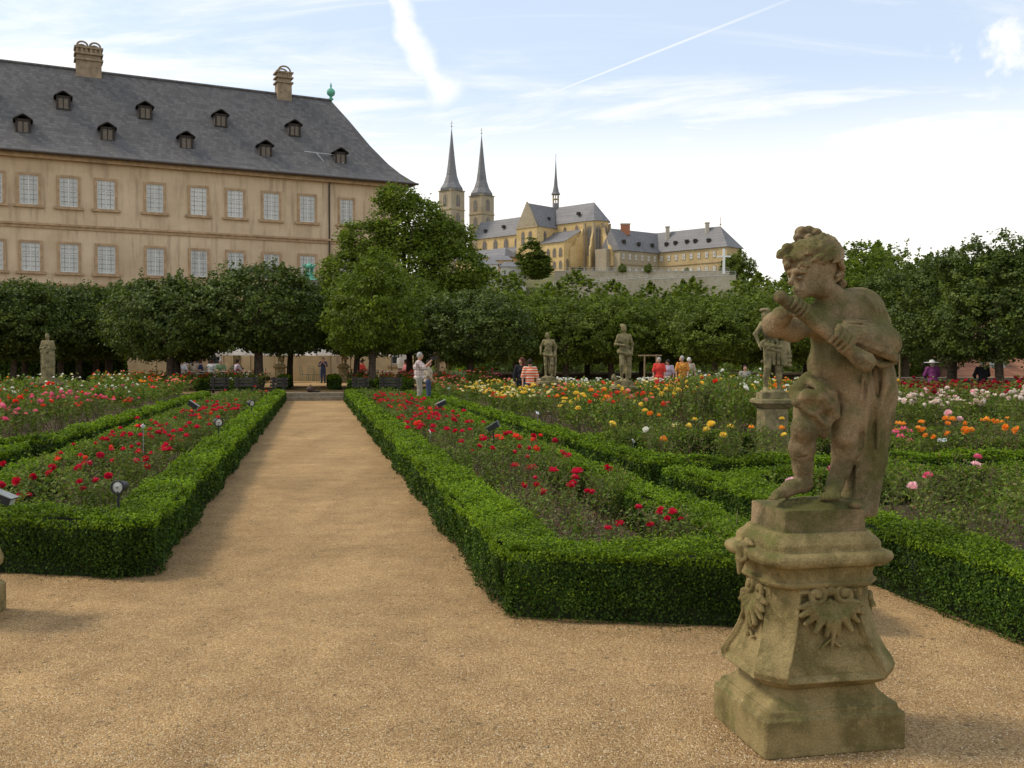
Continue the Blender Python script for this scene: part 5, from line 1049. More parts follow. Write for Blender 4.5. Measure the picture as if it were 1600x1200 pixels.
def rough(amp, f=38, seed=0):
    def fn(V):
        p = V * f + seed; n = np.sin(p[:, 0] * 1.1 + 2 * np.sin(p[:, 1] * .7)) * np.sin(p[:, 1] * 1.3 + 1.7 * np.sin(p[:, 2] * .9)) * np.sin(p[:, 2] * 1.2 + 1.5 * np.sin(p[:, 0] * .8))
        return V + (amp * n)[:, None] * np.array([.6, .6, .6])
    return fn
PC = np.array([1.268, 4.255])
stt = empty('flute_player_statue', (PC[0], PC[1], 0)); tag(stt, 'weathered sandstone putto playing a shawm on a curved baroque pedestal beside the front hedge', 'statue')
pr = empty('pedestal', (0, 0, 0), GA, 1, stt)
s = loft_sdf(0.0, .185, [(0, .315), (.150, .315), (.158, .298), (.185, .290)], .84, .012, .0055); obj('plinth', s.mesh('plinth', STONE2, rough(.0012)), pr)
s = loft_sdf(.18, .285, [(.18, .285), (.20, .265), (.225, .238), (.26, .222), (.285, .222)], .84, .02, .0055); obj('foot_moulding', s.mesh('foot_moulding', STONE2, rough(.001)), pr)
bodyp = [(.245, .210), (.262, .250), (.28, .286), (.30, .304), (.325, .310), (.35, .303), (.40, .278), (.46, .255), (.52, .238), (.58, .228), (.63, .224), (.675, .224)]
s = loft_sdf(.245, .675, bodyp, .84, lambda z: np.interp(z, [.24, .3, .45, .68], [.05, .075, .085, .08]), .0048, panel=(.292, .655, .086, .020))
def stip(V):
    V = rough(.0011)(V); rr = np.random.default_rng(3); X_, Y_, Z_ = V.T; a_ = np.interp(Z_, [p[0] for p in bodyp], [p[1] for p in bodyp])
    pf = (np.abs(X_) < a_ - .125) & (Z_ > .315) & (Z_ < .64); ps = (np.abs(Y_) < a_ * .84 - .120) & (Z_ > .315) & (Z_ < .64); j = rr.normal(0, .0010, len(V)); V = V.copy()
    V[:, 1] += np.where(pf, j, 0); V[:, 0] += np.where(ps, j, 0); return V
obj('die', s.mesh('die', STONE2, stip), pr)
s = loft_sdf(.66, .80, [(.66, .229), (.672, .246), (.688, .249), (.695, .236), (.715, .234), (.74, .240), (.76, .252), (.80, .262)], .84, lambda z: np.interp(z, [.66, .8], [.07, .05]), .0055); obj('neck_moulding', s.mesh('neck_moulding', STONE2, rough(.001)), pr)
s = loft_sdf(.752, .892, [(.752, .262), (.760, .282), (.775, .293), (.79, .295), (.806, .288), (.813, .272), (.816, .256), (.824, .253), (.845, .252), (.862, .240), (.876, .226), (.892, .214)], .84, lambda z: np.interp(z, [.76, .81, .83], [.055, .05, .045]), .0050); obj('cap', s.mesh('cap', STONE2, rough(.0014)), pr)
s = loft_sdf(.886, .985, [(.886, .186), (.985, .183)], .88, .006, .0055, xy=.24); obj('figure_block', s.mesh('figure_block', STONE, rough(.0018, 24)), pr)
# ornament: twin volutes, shell and acanthus hanging over the panel
def ornament():
    s = SDF((-.15, -.05, -.26), (.15, .05, .06), .0036)
    for sx in (-1, 1):
        cx, cz = sx * .058, -.005; pts = []
        for i in range(26): t = i / 25; a = math.pi * (.5 - 2.7 * t) ; rr = .040 * (1 - .80 * t); pts.append((cx + sx * rr * math.cos(a) * -1, -.012 - .010 * t, cz + rr * math.sin(a)))
        s.chain(pts, [.0125 - .004 * i / 25 for i in range(26)], .003); s.ell((cx, -.02, cz), (.012, .012, .012), .004)
        s.chain([(cx - sx * .02, -.006, .035), (sx * .09, -.004, .045), (sx * .125, -.004, .02), (sx * .130, 0, -.03)], [.010, .012, .011, .006], .006)
        for j in range(5):                   # outer acanthus leaves
            a = -1.57 + sx * (.18 + .30 * j); ln = (.135, .13, .115, .10, .080)[j]; ox, oz = sx * .012 * j, -.035
            tip = np.array([ox + math.cos(a) * ln, -.014 - .008 * (j % 2), oz + math.sin(a) * ln]); md = np.array([ox + math.cos(a) * ln * .55, -.022, oz + math.sin(a) * ln * .55])
            s.chain([(ox, -.004, oz), tuple(md), tuple(tip)], [.008, .0165, .0100], .006)
            for q in (-1, 1):
                sd = np.array([-math.sin(a), 0, math.cos(a)]) * q * .018; s.chain([tuple(md * .8 + np.array([ox, 0, oz]) * .2), tuple(md + sd * .6 + (tip - md) * .25 + np.array([0, -.004, 0]))], [.007, .0065], .004)
            s.cap(tuple(md + [0, -.016, 0]), tuple(tip + [0, -.010, 0]), .0022, .0016, .002, True)
    s.chain([(0, -.006, -.03), (.006, -.024, -.12), (-.004, -.014, -.215)], [.012, .014, .005], .005)
    s.chain([(0, -.012, -.19), (.03, -.010, -.215), (.05, -.008, -.205)], [.006, .006, .003], .003); s.chain([(0, -.012, -.18), (-.03, -.010, -.205), (-.048, -.006, -.225)], [.006, .005, .003], .003)
    s.ell((0, -.014, .012), (.016, .018, .022), .006); return s.mesh('ornament', STONE2, rough(.0008, 60))
orn = ornament()
o = obj('ornament', orn, pr, (.005, -.176, .640)); o.rotation_euler = (R(-7), 0, 0); o.scale = (1.1, 1.3, 1.0)
o = obj('ornament', orn, pr, (-.212, .0, .640)); o.rotation_euler = (R(-9), 0, R(-90)); o.scale = (.85, 1.3, 1.0)
o = obj('ornament', orn, pr, (.212, .0, .640)); o.rotation_euler = (R(-9), 0, R(90)); o.scale = (.85, 1.3, 1.0)
s = SDF((-.06, -.05, -.16), (.06, .05, .06), .004)
s.chain([(-.025, 0, .03), (0, -.012, .045), (.025, 0, .03)], .010, .004); s.chain([(0, 0, .04), (0, -.02, 0), (0, -.012, -.06), (0, .0, -.13)], [.016, .022, .018, .006], .006)
for sx in (-1, 1): s.chain([(0, -.01, .01), (sx * .03, -.012, -.01), (sx * .032, -.01, -.05), (sx * .012, -.012, -.07)], [.01, .011, .009, .006], .004)
key = s.mesh('keystone', STONE2, rough(.0008, 60)); o = obj('keystone', key, pr, (-.272, 0, .800)); o.rotation_euler = (R(-20), 0, R(-90)); o.scale = (1.2, 1.2, .85)
# the figure, set out on the picture-plane scale of its own depth (metres, origin on the ground under it)
def q_(px, py, y=0.0): d = PC[1] + y; return ((px - 800) / FPX * d - PC[0], y, EYE + (HOR - py) / FPX * d)
def putto():
    s = SDF((-.26, -.40, .93), (.42, .27, 2.24), .0048); q = q_
    # rock base
    s.ell(q(1278, 797, .0), (.205, .150, .055), .03); s.ell(q(1230, 797, -.03), (.07, .08, .040), .03); s.ell(q(1330, 797, -.02), (.07, .09, .040), .03)
    r = np.random.default_rng(8)
    for i in range(46):
        s.ell(q(1225 + r.random() * 100, 787 + r.normal() * 3, -.09 + r.random() * .09), (.012 + r.random() * .012, .016, .010 + r.random() * .008), .003)
    s.ell(q(1338, 789, -.12), (.026, .024, .018), .004)
    # support trunk and back drape falling to the base
    s.chain([q(1368, 590, .07), q(1372, 650, .06), q(1362, 720, .04), q(1348, 793, .02)], [.085, .066, .060, .068], .03); s.chain([q(1345, 640, .06), q(1338, 720, .05), q(1330, 790, .03)], [.05, .05, .05], .03)
    s.ell(q(1375, 680, .03), (.025, .03, .03), .012); s.ell(q(1384, 615, .06), (.045, .07, .07), .03)
    # pelvis, belly, chest, shoulders
    s.ell(q(1315, 602, .0), (.125, .11, .10), .04); s.ell(q(1298, 570, -.045), (.098, .100, .095), .04); s.ell(q(1303, 530, -.02), (.097, .095, .095), .04)
    s.chain([q(1270, 497, -.04), q(1305, 490, -.01), q(1343, 488, .02)], [.060, .085, .075], .04); s.ell(q(1330, 485, .045), (.11, .09, .095), .04); s.ell(q(1282, 512, -.09), (.062, .045, .045), .03); s.ell(q(1318, 520, -.09), (.06, .045, .045), .03)
    s.ell(q(1288, 581, -.152), .009, .008, True)
    # neck and head, bowed and turned to the left over the mouthpiece
    s.chain([q(1312, 482, .0), q(1300, 468, -.03), q(1284, 448, -.06)], [.066, .054, .050], .025)
    s.ell(q(1269, 414, -.06), (.098, .098, .100), .02); s.ell(q(1266, 436, -.085), (.074, .070, .068), .03); s.ell(q(1280, 448, -.105), (.048, .045, .044), .022); s.ell(q(1258, 452, -.115), (.040, .040, .034), .02)
    s.ell(q(1250, 462, -.118), (.021, .022, .017), .012)                       # chin
    s.chain([q(1240, 429, -.130), q(1234, 441, -.146), q(1237, 445, -.142)], [.009, .0100, .0090], .006)
    s.chain([q(1233, 425, -.110), q(1243, 424, -.142), q(1257, 425, -.152)], [.011, .012, .008], .008)
    s.ell(q(1247, 434, -.152), (.016, .014, .0095), .006, True); s.ell(q(1248, 434.5, -.136), (.013, .013, .009), .002)
    s.chain([q(1238, 453, -.134), q(1244, 454, -.144), q(1253, 453, -.146)], [.005, .0075, .004], .004); s.chain([q(1240, 458, -.128), q(1245, 459, -.138), q(1252, 458, -.142)], [.005, .0070, .004], .003)
    s.chain([q(1236, 455.8, -.146), q(1254, 455.6, -.156)], .0024, .001, True); s.chain([q(1256, 446, -.158), q(1260, 456, -.156)], .003, .006, True)
    # hair: wavy locks brushed from the crown to brow, temples and nape
    for i in range(66):
        u = (i * .618) % 1.0; a = -2.9 + 5.8 * u; lat0 = 1.30 - 1.15 * ((i * .377) % 1.0); pts = []; c = np.array(q(1271, 411, -.052)); n = 9; bump = .07 * ((i * .733) % 1.0)
        front = -1.45 < a < -.1
        for j in range(n):
            t = j / (n - 1); la = lat0 - t * (.50 if front else .95); aa = a + .30 * math.sin(t * 9 + i * 1.7); rr = np.array([.106, .108, .112]) * (1.0 + bump + .05 * math.sin(t * 8 + i))
            pts.append(c + rr * np.array([math.cos(la) * math.sin(aa), -math.cos(la) * math.cos(aa), math.sin(la)]))
        pts = [p for p in pts if not (p[2] < q(0, 419)[2] and p[0] < q(1296, 0, -.05)[0] and p[1] < -.02)]
        if len(pts) < 3: continue
        s.chain([tuple(p) for p in pts], [.008] + [.0125 + .002 * math.sin(i + k_) for k_ in range(len(pts) - 2)] + [.005], .0012)
    for j in range(7): s.chain([q(1247 + j * 7, 417 - j * .6, -.155 + j * .006), q(1252 + j * 7, 412, -.165 + j * .007), q(1258 + j * 7, 417, -.160 + j * .008)], [.006, .0085, .006], .0015)
    for (hx, hy, hd, hr) in ((1251, 364, -.04, .030), (1262, 361, -.03, .024), (1273, 366, -.04, .028), (1245, 372, -.05, .020), (1280, 372, -.05, .018), (1262, 372, -.075, .020), (1221, 397, -.08, .024), (1216, 401, -.09, .013), (1228, 404, -.10, .018), (1309, 430, -.02, .026), (1314, 444, -.005, .022), (1306, 456, -.02, .018), (1300, 410, -.08, .022), (1305, 420, -.06, .022), (1229, 388, -.07, .024), (1229, 414, -.11, .015), (1298, 436, -.07, .016)):
        p = q(hx, hy, hd); s.ell(p, (hr, hr, hr * .9), .008); s.chain([(p[0] - hr * .6, p[1] - hr * .8, p[2]), (p[0], p[1] - hr * .95, p[2] + hr * .5), (p[0] + hr * .6, p[1] - hr * .75, p[2])], hr * .26, .001); s.chain([(p[0] - hr * .4, p[1] - hr * .9, p[2] - hr * .3), (p[0] + hr * .5, p[1] - hr * .9, p[2] - hr * .15)], hr * .13, .001, True)
    # arm on the left of the picture: raised elbow, hand on top of the pipe
    s.chain([q(1268, 500, -.07), q(1238, 512, -.13), q(1211, 509, -.17)], [.058, .054, .046], .03); s.chain([q(1211, 508, -.17), q(1220, 495, -.22), q(1234, 486, -.26)], [.046, .038, .026], .02); s.ell(q(1206, 504, -.165), (.036, .036, .040), .02)
    s.ell(q(1240, 483, -.268), (.030, .020, .022), .012)
    fl0, fl1 = np.array(q(1229, 472, -.295)), np.array(q(1352, 566, -.235)); fd = (fl1 - fl0) / np.linalg.norm(fl1 - fl0); upv = np.array([.55, -.1, .80]); upv -= fd * (upv @ fd); upv /= np.linalg.norm(upv); side = np.cross(fd, upv); side = side if side[1] < 0 else -side
    for k in range(4):
        c = fl0 + fd * (.018 + .0200 * k); s.chain([tuple(c - fd * .004 + upv * .034 - side * .018), tuple(c + upv * .037 + side * .008), tuple(c + upv * .014 + side * .033), tuple(c - upv * .012 + side * .030)], [.0082, .0092, .0086, .0070], .0012)
    s.chain([q(1236, 491, -.27), tuple(fl0 + fd * .03 - upv * .03 + side * .004), tuple(fl0 + fd * .055 - upv * .024 + side * .016)], [.012, .011, .009], .005)
    # other arm under the cloak, hand curled round the pipe
    s.chain([q(1350, 492, .0), q(1384, 535, -.07)], [.066, .058], .03); s.chain([q(1384, 535, -.08), q(1345, 528, -.18), q(1316, 519, -.235)], [.055, .045, .034], .025)
    hc = fl0 + fd * .285; s.ell(tuple(hc + upv * .026 - side * .01 + fd * .016), (.040, .030, .030), .015)
    for k in range(4):
        c = fl0 + fd * (.230 + .0235 * k); s.chain([tuple(c + fd * .006 + upv * .050 - side * .006), tuple(c + upv * .044 + side * .024), tuple(c + upv * .010 + side * .042), tuple(c - upv * .022 + side * .030)], [.0105, .0115, .0108, .0088], .0012)
    s.chain([tuple(hc + fd * .055 + upv * .01), tuple(hc + fd * .08 + side * .030 - upv * .004), tuple(hc + fd * .100 + side * .034 - upv * .014)], [.018, .016, .012], .006)
    # cloak: mass over shoulder and back, folds round the forearm
    s.ell(q(1357, 512, .045), (.088, .095, .112), .03); s.ell(q(1368, 560, .06), (.064, .10, .125), .03); s.ell(q(1345, 470, .055), (.075, .075, .05), .03); s.chain([q(1346, 461, .03), q(1368, 477, .03), q(1380, 505, .01)], [.022, .026, .024], .018)
    s.chain([q(1352, 468, -.02), q(1372, 487, -.03), q(1383, 512, -.03)], [.013, .014, .012], .008)
    axis = [q(1318, 519, -.200), q(1338, 524, -.170), q(1360, 529, -.120), q(1377, 534, -.065), q(1385, 538, .0)]; rad_ = [.036, .048, .058, .063, .062]
    s.chain(axis, rad_, .02)
    for j in range(7):
        ph = R(88 - 25 * j); pts = [(p[0] + .004 * j, p[1] - (r_ + .006) * math.cos(ph + .12 * i_), p[2] + (r_ + .006) * math.sin(ph - .10 * i_)) for i_, (p, r_) in enumerate(zip(axis, rad_))]
        s.chain(pts, [.007, .0125, .0145, .014, .010], .0035)
        ph2 = ph - R(12.5); pts = [(p[0], p[1] - (r_ + .010) * math.cos(ph2 + .12 * i_), p[2] + (r_ + .010) * math.sin(ph2 - .10 * i_)) for i_, (p, r_) in enumerate(zip(axis, rad_))]
        s.chain(pts[:4], [.003, .006, .007, .006], .003, True)
    s.chain([q(1326, 541, -.19), q(1350, 558, -.165), q(1376, 570, -.115), q(1398, 566, -.03)], [.008, .013, .015, .012], .005); s.chain([q(1336, 552, -.165), q(1356, 568, -.145), q(1380, 580, -.09)], [.006, .009, .006], .006, True)
    for j in range(3): s.chain([q(1352 + j * 9, 462 + j * 5, -.04 + j * .01), q(1366 + j * 8, 480 + j * 5, -.07 + j * .01), q(1374 + j * 7, 505 + j * 4, -.075 + j * .015)], [.007, .010, .007], .004)
    for j in range(5): s.chain([q(1384 + j * 3 - 6, 560, -.06 + .035 * j), q(1390 + j * 2 - 6, 600, -.05 + .035 * j), q(1380 + j * 2 - 6, 640, -.04 + .035 * j), q(1372 - j, 700, -.03 + .03 * j)], [.010, .014, .013, .007], .014)
    for j in range(4): s.chain([q(1340 + j * 9, 575, -.09 + j * .02), q(1350 + j * 7, 625, -.075 + j * .02), q(1345 + j * 6, 690, -.04 + j * .015), q(1338 + j * 6, 775, -.035 + j * .015)], [.010, .014, .013, .010], .016)
    s.chain([q(1350, 590, -.112), q(1352, 640, -.095), q(1345, 700, -.072)], [.005, .006, .004], .006, True); s.chain([q(1345, 625, -.10), q(1349, 585, -.12), q(1357, 600, -.11), q(1352, 700, -.07), q(1338, 712, -.065)], .006, .006)
    # leg on the left
    s.chain([q(1288, 612, -.03), q(1268, 640, -.075), q(1258, 668, -.10)], [.080, .066, .054], .03); s.ell(q(1253, 668, -.120), (.038, .034, .038), .025); s.chain([q(1257, 672, -.09), q(1254, 700, -.055), q(1255, 728, -.035), q(1256, 750, -.03)], [.050, .053, .041, .034], .02)
    s.chain([q(1258, 757, -.02), q(1235, 763, -.055), q(1214, 774, -.09)], [.036, .030, .020], .02)
    for k in range(5): s.chain([q(1218 - k * .6, 773 + k * .5, -.06 - .011 * k), q(1205 + k * 2.2, 779 + k * .3, -.075 - .012 * k)], [.011, .009 - .0005 * k], .003)
    # leg on the right
    s.chain([q(1326, 618, -.01), q(1323, 655, -.05), q(1320, 682, -.06)], [.084, .064, .053], .03); s.chain([q(1320, 685, -.05), q(1321, 706, -.03), q(1314, 735, -.035), q(1307, 752, -.05)], [.050, .052, .040, .033], .02); s.ell(q(1319, 680, -.085), (.032, .026, .036), .03)
    s.chain([q(1306, 758, -.05), q(1303, 767, -.09), q(1301, 776, -.125)], [.036, .030, .022], .02)
    for k in range(5): s.chain([q(1290 + k * 5.4, 773, -.130), q(1289 + k * 5.6, 779, -.155 + abs(k - 1.5) * .004)], [.0105, .0090], .0025)
    # cloth knotted round the thigh and hip
    s.chain([q(1262, 592, -.06), q(1246, 612, -.10), q(1247, 628, -.135)], [.030, .032, .026], .018); s.chain([q(1247, 625, -.13), q(1262, 618, -.165), q(1282, 618, -.17), q(1296, 632, -.155), q(1304, 648, -.13), q(1296, 655, -.13)], [.024, .026, .026, .024, .022, .018], .012)
    s.ell(q(1272, 632, -.145), (.055, .03, .045), .015); s.chain([q(1266, 596, -.10), q(1284, 606, -.15), q(1300, 616, -.145), q(1308, 640, -.125)], [.018, .020, .018, .014], .010); s.chain([q(1252, 634, -.145), q(1270, 645, -.165), q(1292, 664, -.14)], [.012, .014, .010], .008); s.chain([q(1268, 626, -.185), q(1282, 638, -.180), q(1290, 650, -.165)], [.006, .009, .006], .005, True)
    s.ell(q(1288, 668, -.10), (.025, .04, .05), .03)
    s.chain([q(1262, 712, -.10), q(1240, 718, -.085)], .0035, .006, True); s.chain([q(1238, 738, -.072), q(1270, 745, -.07)], .003, .006, True); s.chain([q(1290, 752, -.088), q(1322, 754, -.085)], .003, .005, True)
    s.chain([q(1303, 596, -.125), q(1309, 618, -.10), q(1310, 650, -.08)], [.004, .010, .012], .016, True)
    return s.mesh('figure', STONE, rough(.0013, 44)), fl0, fl1, fd
fm, fl0, fl1, fd = putto(); obj('figure', fm, stt)
s = SDF((-.30, -.44, 1.45), (.36, -.10, 2.02), .0042)
F0 = fl0 - fd * .035
s.chain([tuple(F0), tuple(F0 + fd * .04), tuple(F0 + fd * .37)], [.0215, .0235, .027], .01); s.chain([tuple(F0 + fd * .335), tuple(F0 + fd * .355)], .032, .006); s.ell(tuple(F0), (.027, .027, .027), .008)
for t_ in (.155, .185, .215, .245): sd_ = np.array([.35, -.9, .25]); sd_ /= np.linalg.norm(sd_); s.ell(tuple(F0 + fd * t_ + sd_ * .026), .0065, .002, True)
s.chain([tuple(F0 + fd * .37), tuple(F0 + fd * .42), tuple(F0 + fd * .455)], [.024, .032, .040], .01); s.ell(tuple(F0 + fd * .49), (.026, .026, .026), .006, True)
for k in range(6):
    a = k * 1.05; e1 = np.cross(fd, [0, 0, 1.0]); e1 /= np.linalg.norm(e1); e2 = np.cross(fd, e1); w_ = e1 * math.cos(a) + e2 * math.sin(a); s.cap(tuple(F0 + fd * .38 + w_ * .028), tuple(F0 + fd * .45 + w_ * .040), .004, .005, .004)
obj('shawm', s.mesh('shawm', STONE, rough(.001, 50)), stt)
# ------------------------------------------------------------------ smaller statues in the garden
def figure_mesh(name, J, h, mat, drape=(), girth=1.0, lo=(-.55, -.45, -.02), hi=(.55, .45, 1.9), seed=0, fem=False):
    """standing body as one surface: J gives joint positions"""
    s = SDF(lo, hi, h); g_ = girth
    s.ell(J['pelvis'], (.155 * g_, .115 * g_, .12), .05); s.ell(J['belly'], (.135 * g_, .105 * g_, .13), .05); s.ell(J['chest'], (.165 * g_, .12 * g_, .15), .05); s.cap(J['shl'], J['shr'], .06 * g_, .06 * g_, .05)
    s.cap(tuple((np.array(J['shl']) + J['shr']) / 2), J['head'], .055, .050, .03); hd = np.array(J['head']); s.ell(tuple(hd), (.082, .098, .118), .02); f_ = np.array(J.get('face', (0, -1, 0)), float)
    s.ell(tuple(hd + f_ * .035 + [0, 0, -.05]), (.055, .055, .055), .025); s.cap(tuple(hd + f_ * .092 + [0, 0, .01]), tuple(hd + f_ * .108 + [0, 0, -.022]), .011, .014, .01)
    for a in ('l', 'r'):
        s.chain([J['sh' + a], J['el' + a]], [.056 * g_, .042 * g_], .03); s.chain([J['el' + a], J['wr' + a]], [.042 * g_, .028], .02); w_ = np.array(J['wr' + a]); d_ = w_ - np.array(J['el' + a]); d_ /= np.linalg.norm(d_) + 1e-9
        s.ell(tuple(w_ + d_ * .05), (.034, .030, .036), .015); sd = np.cross(d_, [0, .3, 1.0]); sd /= np.linalg.norm(sd) + 1e-9
        for k in range(4): s.cap(tuple(w_ + d_ * .07 + sd * (.012 * (k - 1.5) * 1.3)), tuple(w_ + d_ * (.135 - .006 * abs(k - 1.4)) + sd * (.013 * (k - 1.5) * 1.5) + [0, 0, -.012]), .0095, .008, .003)
        s.cap(tuple(w_ + d_ * .03 - sd * .02), tuple(w_ + d_ * .08 - sd * .045), .011, .009, .004)
        s.chain([J['hp' + a], J['kn' + a]], [.092 * g_, .062 * g_], .04); s.chain([J['kn' + a], tuple(np.array(J['kn' + a]) * .62 + np.array(J['an' + a]) * .38), J['an' + a]], [.058 * g_, .056 * g_, .036], .03)
        s.chain([J['an' + a], J['to' + a]], [.042, .026], .02)
    for pts, rs, k in drape: s.chain(pts, rs, k)
    return s
def base_joints(): return dict(pelvis=(0, 0, .93), belly=(0, 0, 1.08), chest=(0, .0, 1.27), shl=(-.17, 0, 1.40), shr=(.17, 0, 1.40), head=(0, -.02, 1.62), ell=(-.25, 0, 1.13), elr=(.25, 0, 1.13), wrl=(-.25, -.08, .88), wrr=(.25, -.08, .88), hpl=(-.09, 0, .9), hpr=(.09, 0, .9), knl=(-.10, -.03, .50), knr=(.10, -.03, .50), anl=(-.10, .02, .08), anr=(.10, .02, .08), tol=(-.12, -.14, .03), tor=(.12, -.14, .03))
def statue_ped(root, cap_z, w_, mat, style):
    hwid = w_ / 2
    prof = [(0, hwid * 1.05), (.10, hwid * 1.05), (.11, hwid * .95), (.16, hwid * .86), (cap_z * .45, hwid * .78), (cap_z - .16, hwid * .72), (cap_z - .15, hwid * .80), (cap_z - .10, hwid * .95), (cap_z - .07, hwid * 1.08), (cap_z - .02, hwid * 1.08), (cap_z, hwid * .95)]
    b = MB()
    sect = [(-1, -.8), (-.8, -1), (.8, -1), (1, -.8), (1, .8), (.8, 1), (-.8, 1), (-1, .8)]; n = 8; lo_ = [p for p in prof if p[0] <= cap_z - .14]; hi_ = [p for p in prof if p[0] >= cap_z - .16]
    for nm, pp in (('pedestal', lo_), ('cap', hi_)):
        b = MB(); vs = [(x * r_, y * r_, z) for z, r_ in pp for x, y in sect]; m_ = len(pp)
        b.add(vs, [(i * n + j, i * n + (j + 1) % n, (i + 1) * n + (j + 1) % n, (i + 1) * n + j) for i in range(m_ - 1) for j in range(n)] + [tuple(range(n))[::-1], tuple(range((m_ - 1) * n, m_ * n))]); b.obj(nm, mat, root)
def swirl(z0, z1, r0, r1, turns, n=14, y=0, ph=0, rad=.03):
    return ([(math.cos(ph + turns * 6.28 * i / n) * (r0 + (r1 - r0) * i / n), y + math.sin(ph + turns * 6.28 * i / n) * (r0 + (r1 - r0) * i / n) * .8, z0 + (z1 - z0) * i / n) for i in range(n + 1)], [rad * (1 + .3 * math.sin(i * 2)) for i in range(n + 1)], .02)
def vfold(x, y, z0, z1, r, dx=0): return ([(x, y, z0), (x + dx * .5 + .01, y - .01, (z0 + z1) / 2), (x + dx, y, z1)], [r, r * 1.1, r * .9], .018)
def small_statue(px, depth, capz, pedw, label, J, drape, rz=0, total=1.5, girth=1.1, h=.0125, extra=None, base=0):
    root = empty('garden_statue', (gx(px, depth), depth, base)); tag(root, label, 'statue')
    statue_ped(root, capz, pedw, STONE3, 0); s = figure_mesh('figure', J, h, STONE3, drape, girth); s.ell((0, 0, .01), (.26, .22, .06), .03)
    if extra: extra(s)
    k = total / 1.74; bb = MB(); bb.box(-pedw * .38, pedw * .38, -pedw * .36, pedw * .36, capz + .001, capz + .10); bb.obj('figure_block', STONE3, root)
    o = obj('figure', s.mesh('figure', STONE3, rough(.004, 22, px)), root, (0, 0, capz + .10), rz, k); return root
J = base_joints(); J.update(pelvis=(.03, 0, .92), hpl=(-.06, 0, .9), hpr=(.12, 0, .9), knl=(-.13, -.12, .52), anl=(-.06, .03, .10), knr=(.13, -.01, .50), chest=(-.02, 0, 1.27), ell=(-.27, .03, 1.15), wrl=(-.12, -.18, 1.12), elr=(.28, 0, 1.16), wrr=(.22, -.1, .92), head=(-.03, -.04, 1.63))
d1 = [swirl(1.02, .80, .17, .22, 1.1, rad=.045), swirl(.98, .70, .16, .20, .9, ph=2, rad=.04), vfold(.16, .08, 1.05, .15, .05), vfold(.20, .02, .95, .12, .045), ([(-.17, 0, 1.42), (0, -.10, 1.25), (.15, -.06, 1.05)], [.03, .035, .04], .02), ([(0, .12, 1.4), (.05, .16, 1.0), (.12, .14, .3)], [.07, .09, .08], .04)]
small_statue(975, 24, 1.0, .60, 'stone statue of a draped woman on the large pedestal amid the rose field', J, d1, .3, 1.37, extra=lambda s: (s.ell((-.36, -.05, .12), (.08, .07, .12), .02), s.ell((-.03, .02, 1.72), (.09, .10, .06), .02), [s.ell((-.03 + .07 * math.cos(i), -.02 + .08 * math.sin(i), 1.70), .03, .01) for i in range(8)]))
J = base_joints(); J.update(pelvis=(-.03, 0, .92), knl=(-.10, .0, .5), knr=(.16, -.12, .52), anr=(.12, .04, .10), ell=(-.30, .04, 1.17), wrl=(-.28, -.12, 1.0), elr=(.30, .02, 1.2), wrr=(.27, -.08, .95), head=(-.04, -.03, 1.62), face=(-.7, -.7, 0))
d2 = [swirl(.98, .78, .18, .22, 1.0, ph=1, rad=.045), vfold(.25, .05, 1.2, .2, .045), vfold(.22, .10, 1.1, .1, .05), ([(0, .12, 1.4), (.02, .15, 1.0), (.08, .13, .2)], [.06, .08, .09], .04), ([(.17, 0, 1.42), (.02, -.10, 1.2), (-.15, -.06, 1.02)], [.025, .03, .03], .02)]
small_statue(857, 29.5, 1.0, .62, 'slender stone statue beside the visitor in the striped orange shirt', J, d2, -.2, 1.36)
J = base_joints(); J.update(ell=(-.24, -.06, 1.15), wrl=(-.05, -.2, 1.2), elr=(.26, -.02, 1.14), wrr=(.10, -.18, 1.05), head=(.0, -.03, 1.63))
d3 = [vfold(x, y, 1.15, .06, .07) for x, y in ((-.17, -.05), (-.08, -.14), (.02, -.16), (.11, -.13), (.18, -.03), (.15, .1), (0, .15), (-.14, .1))] + [swirl(1.2, .85, .2, .24, 1.2, rad=.05)]
small_statue(75, 31, .95, .7, 'robed stone statue rising from the white roses near the left photo edge', J, d3, .1, 1.42)
J = base_joints(); J.update(pelvis=(.0, .05, .88), chest=(-.05, -.05, 1.22), head=(-.16, -.10, 1.55), shl=(-.22, -.05, 1.36), shr=(.13, -.02, 1.36), ell=(-.36, -.10, 1.18), wrl=(-.30, -.2, .98), elr=(.28, -.04, 1.12), wrr=(.30, -.14, .90), knl=(-.12, -.10, .50), knr=(.12, -.03, .48), anl=(-.14, .02, .08), anr=(.13, .0, .08), face=(-.8, -.6, 0))
d4 = [swirl(1.1, .82, .20, .26, 1.3, rad=.04), swirl(1.0, .62, .2, .25, 1.0, ph=2.4, rad=.035)] + [vfold(x, -.12, 1.02, .58, .035, .03) for x in (-.18, -.10, -.02, .07, .15, .22)] + [([(-.22, 0, 1.4), (-.05, -.14, 1.25), (.2, -.08, 1.1)], [.05, .05, .05], .02)]
small_statue(1207, 16.4, .98, .58, 'stone statue of a bending youth in a ragged tunic just left of the flute player', J, d4, -.1, 1.42, extra=lambda s: ([s.ell((.26 + .06 * math.cos(i * 2.1), -.12, .55 + .05 * math.sin(i * 2.1) + .03 * i % .2), .045, .012) for i in range(7)], s.ell((-.17, -.08, 1.66), (.11, .11, .05), .02)))
J = base_joints(); J.update(ell=(-.27, 0, 1.2), wrl=(-.1, -.15, 1.35), head=(-.02, -.02, 1.62)); small_statue(682, 46, 1.0, .6, 'small far stone statue behind the man taking a photo', J, d1, .5, 1.1, h=.02)
J = base_joints(); J.update(wrl=(-.05, -.15, 1.3)); small_statue(438, 60, 1.0, .7, 'far stone statue in front of the palace wall left of the doorway', J, d2, .5, 1.7, h=.025, base=HALL)
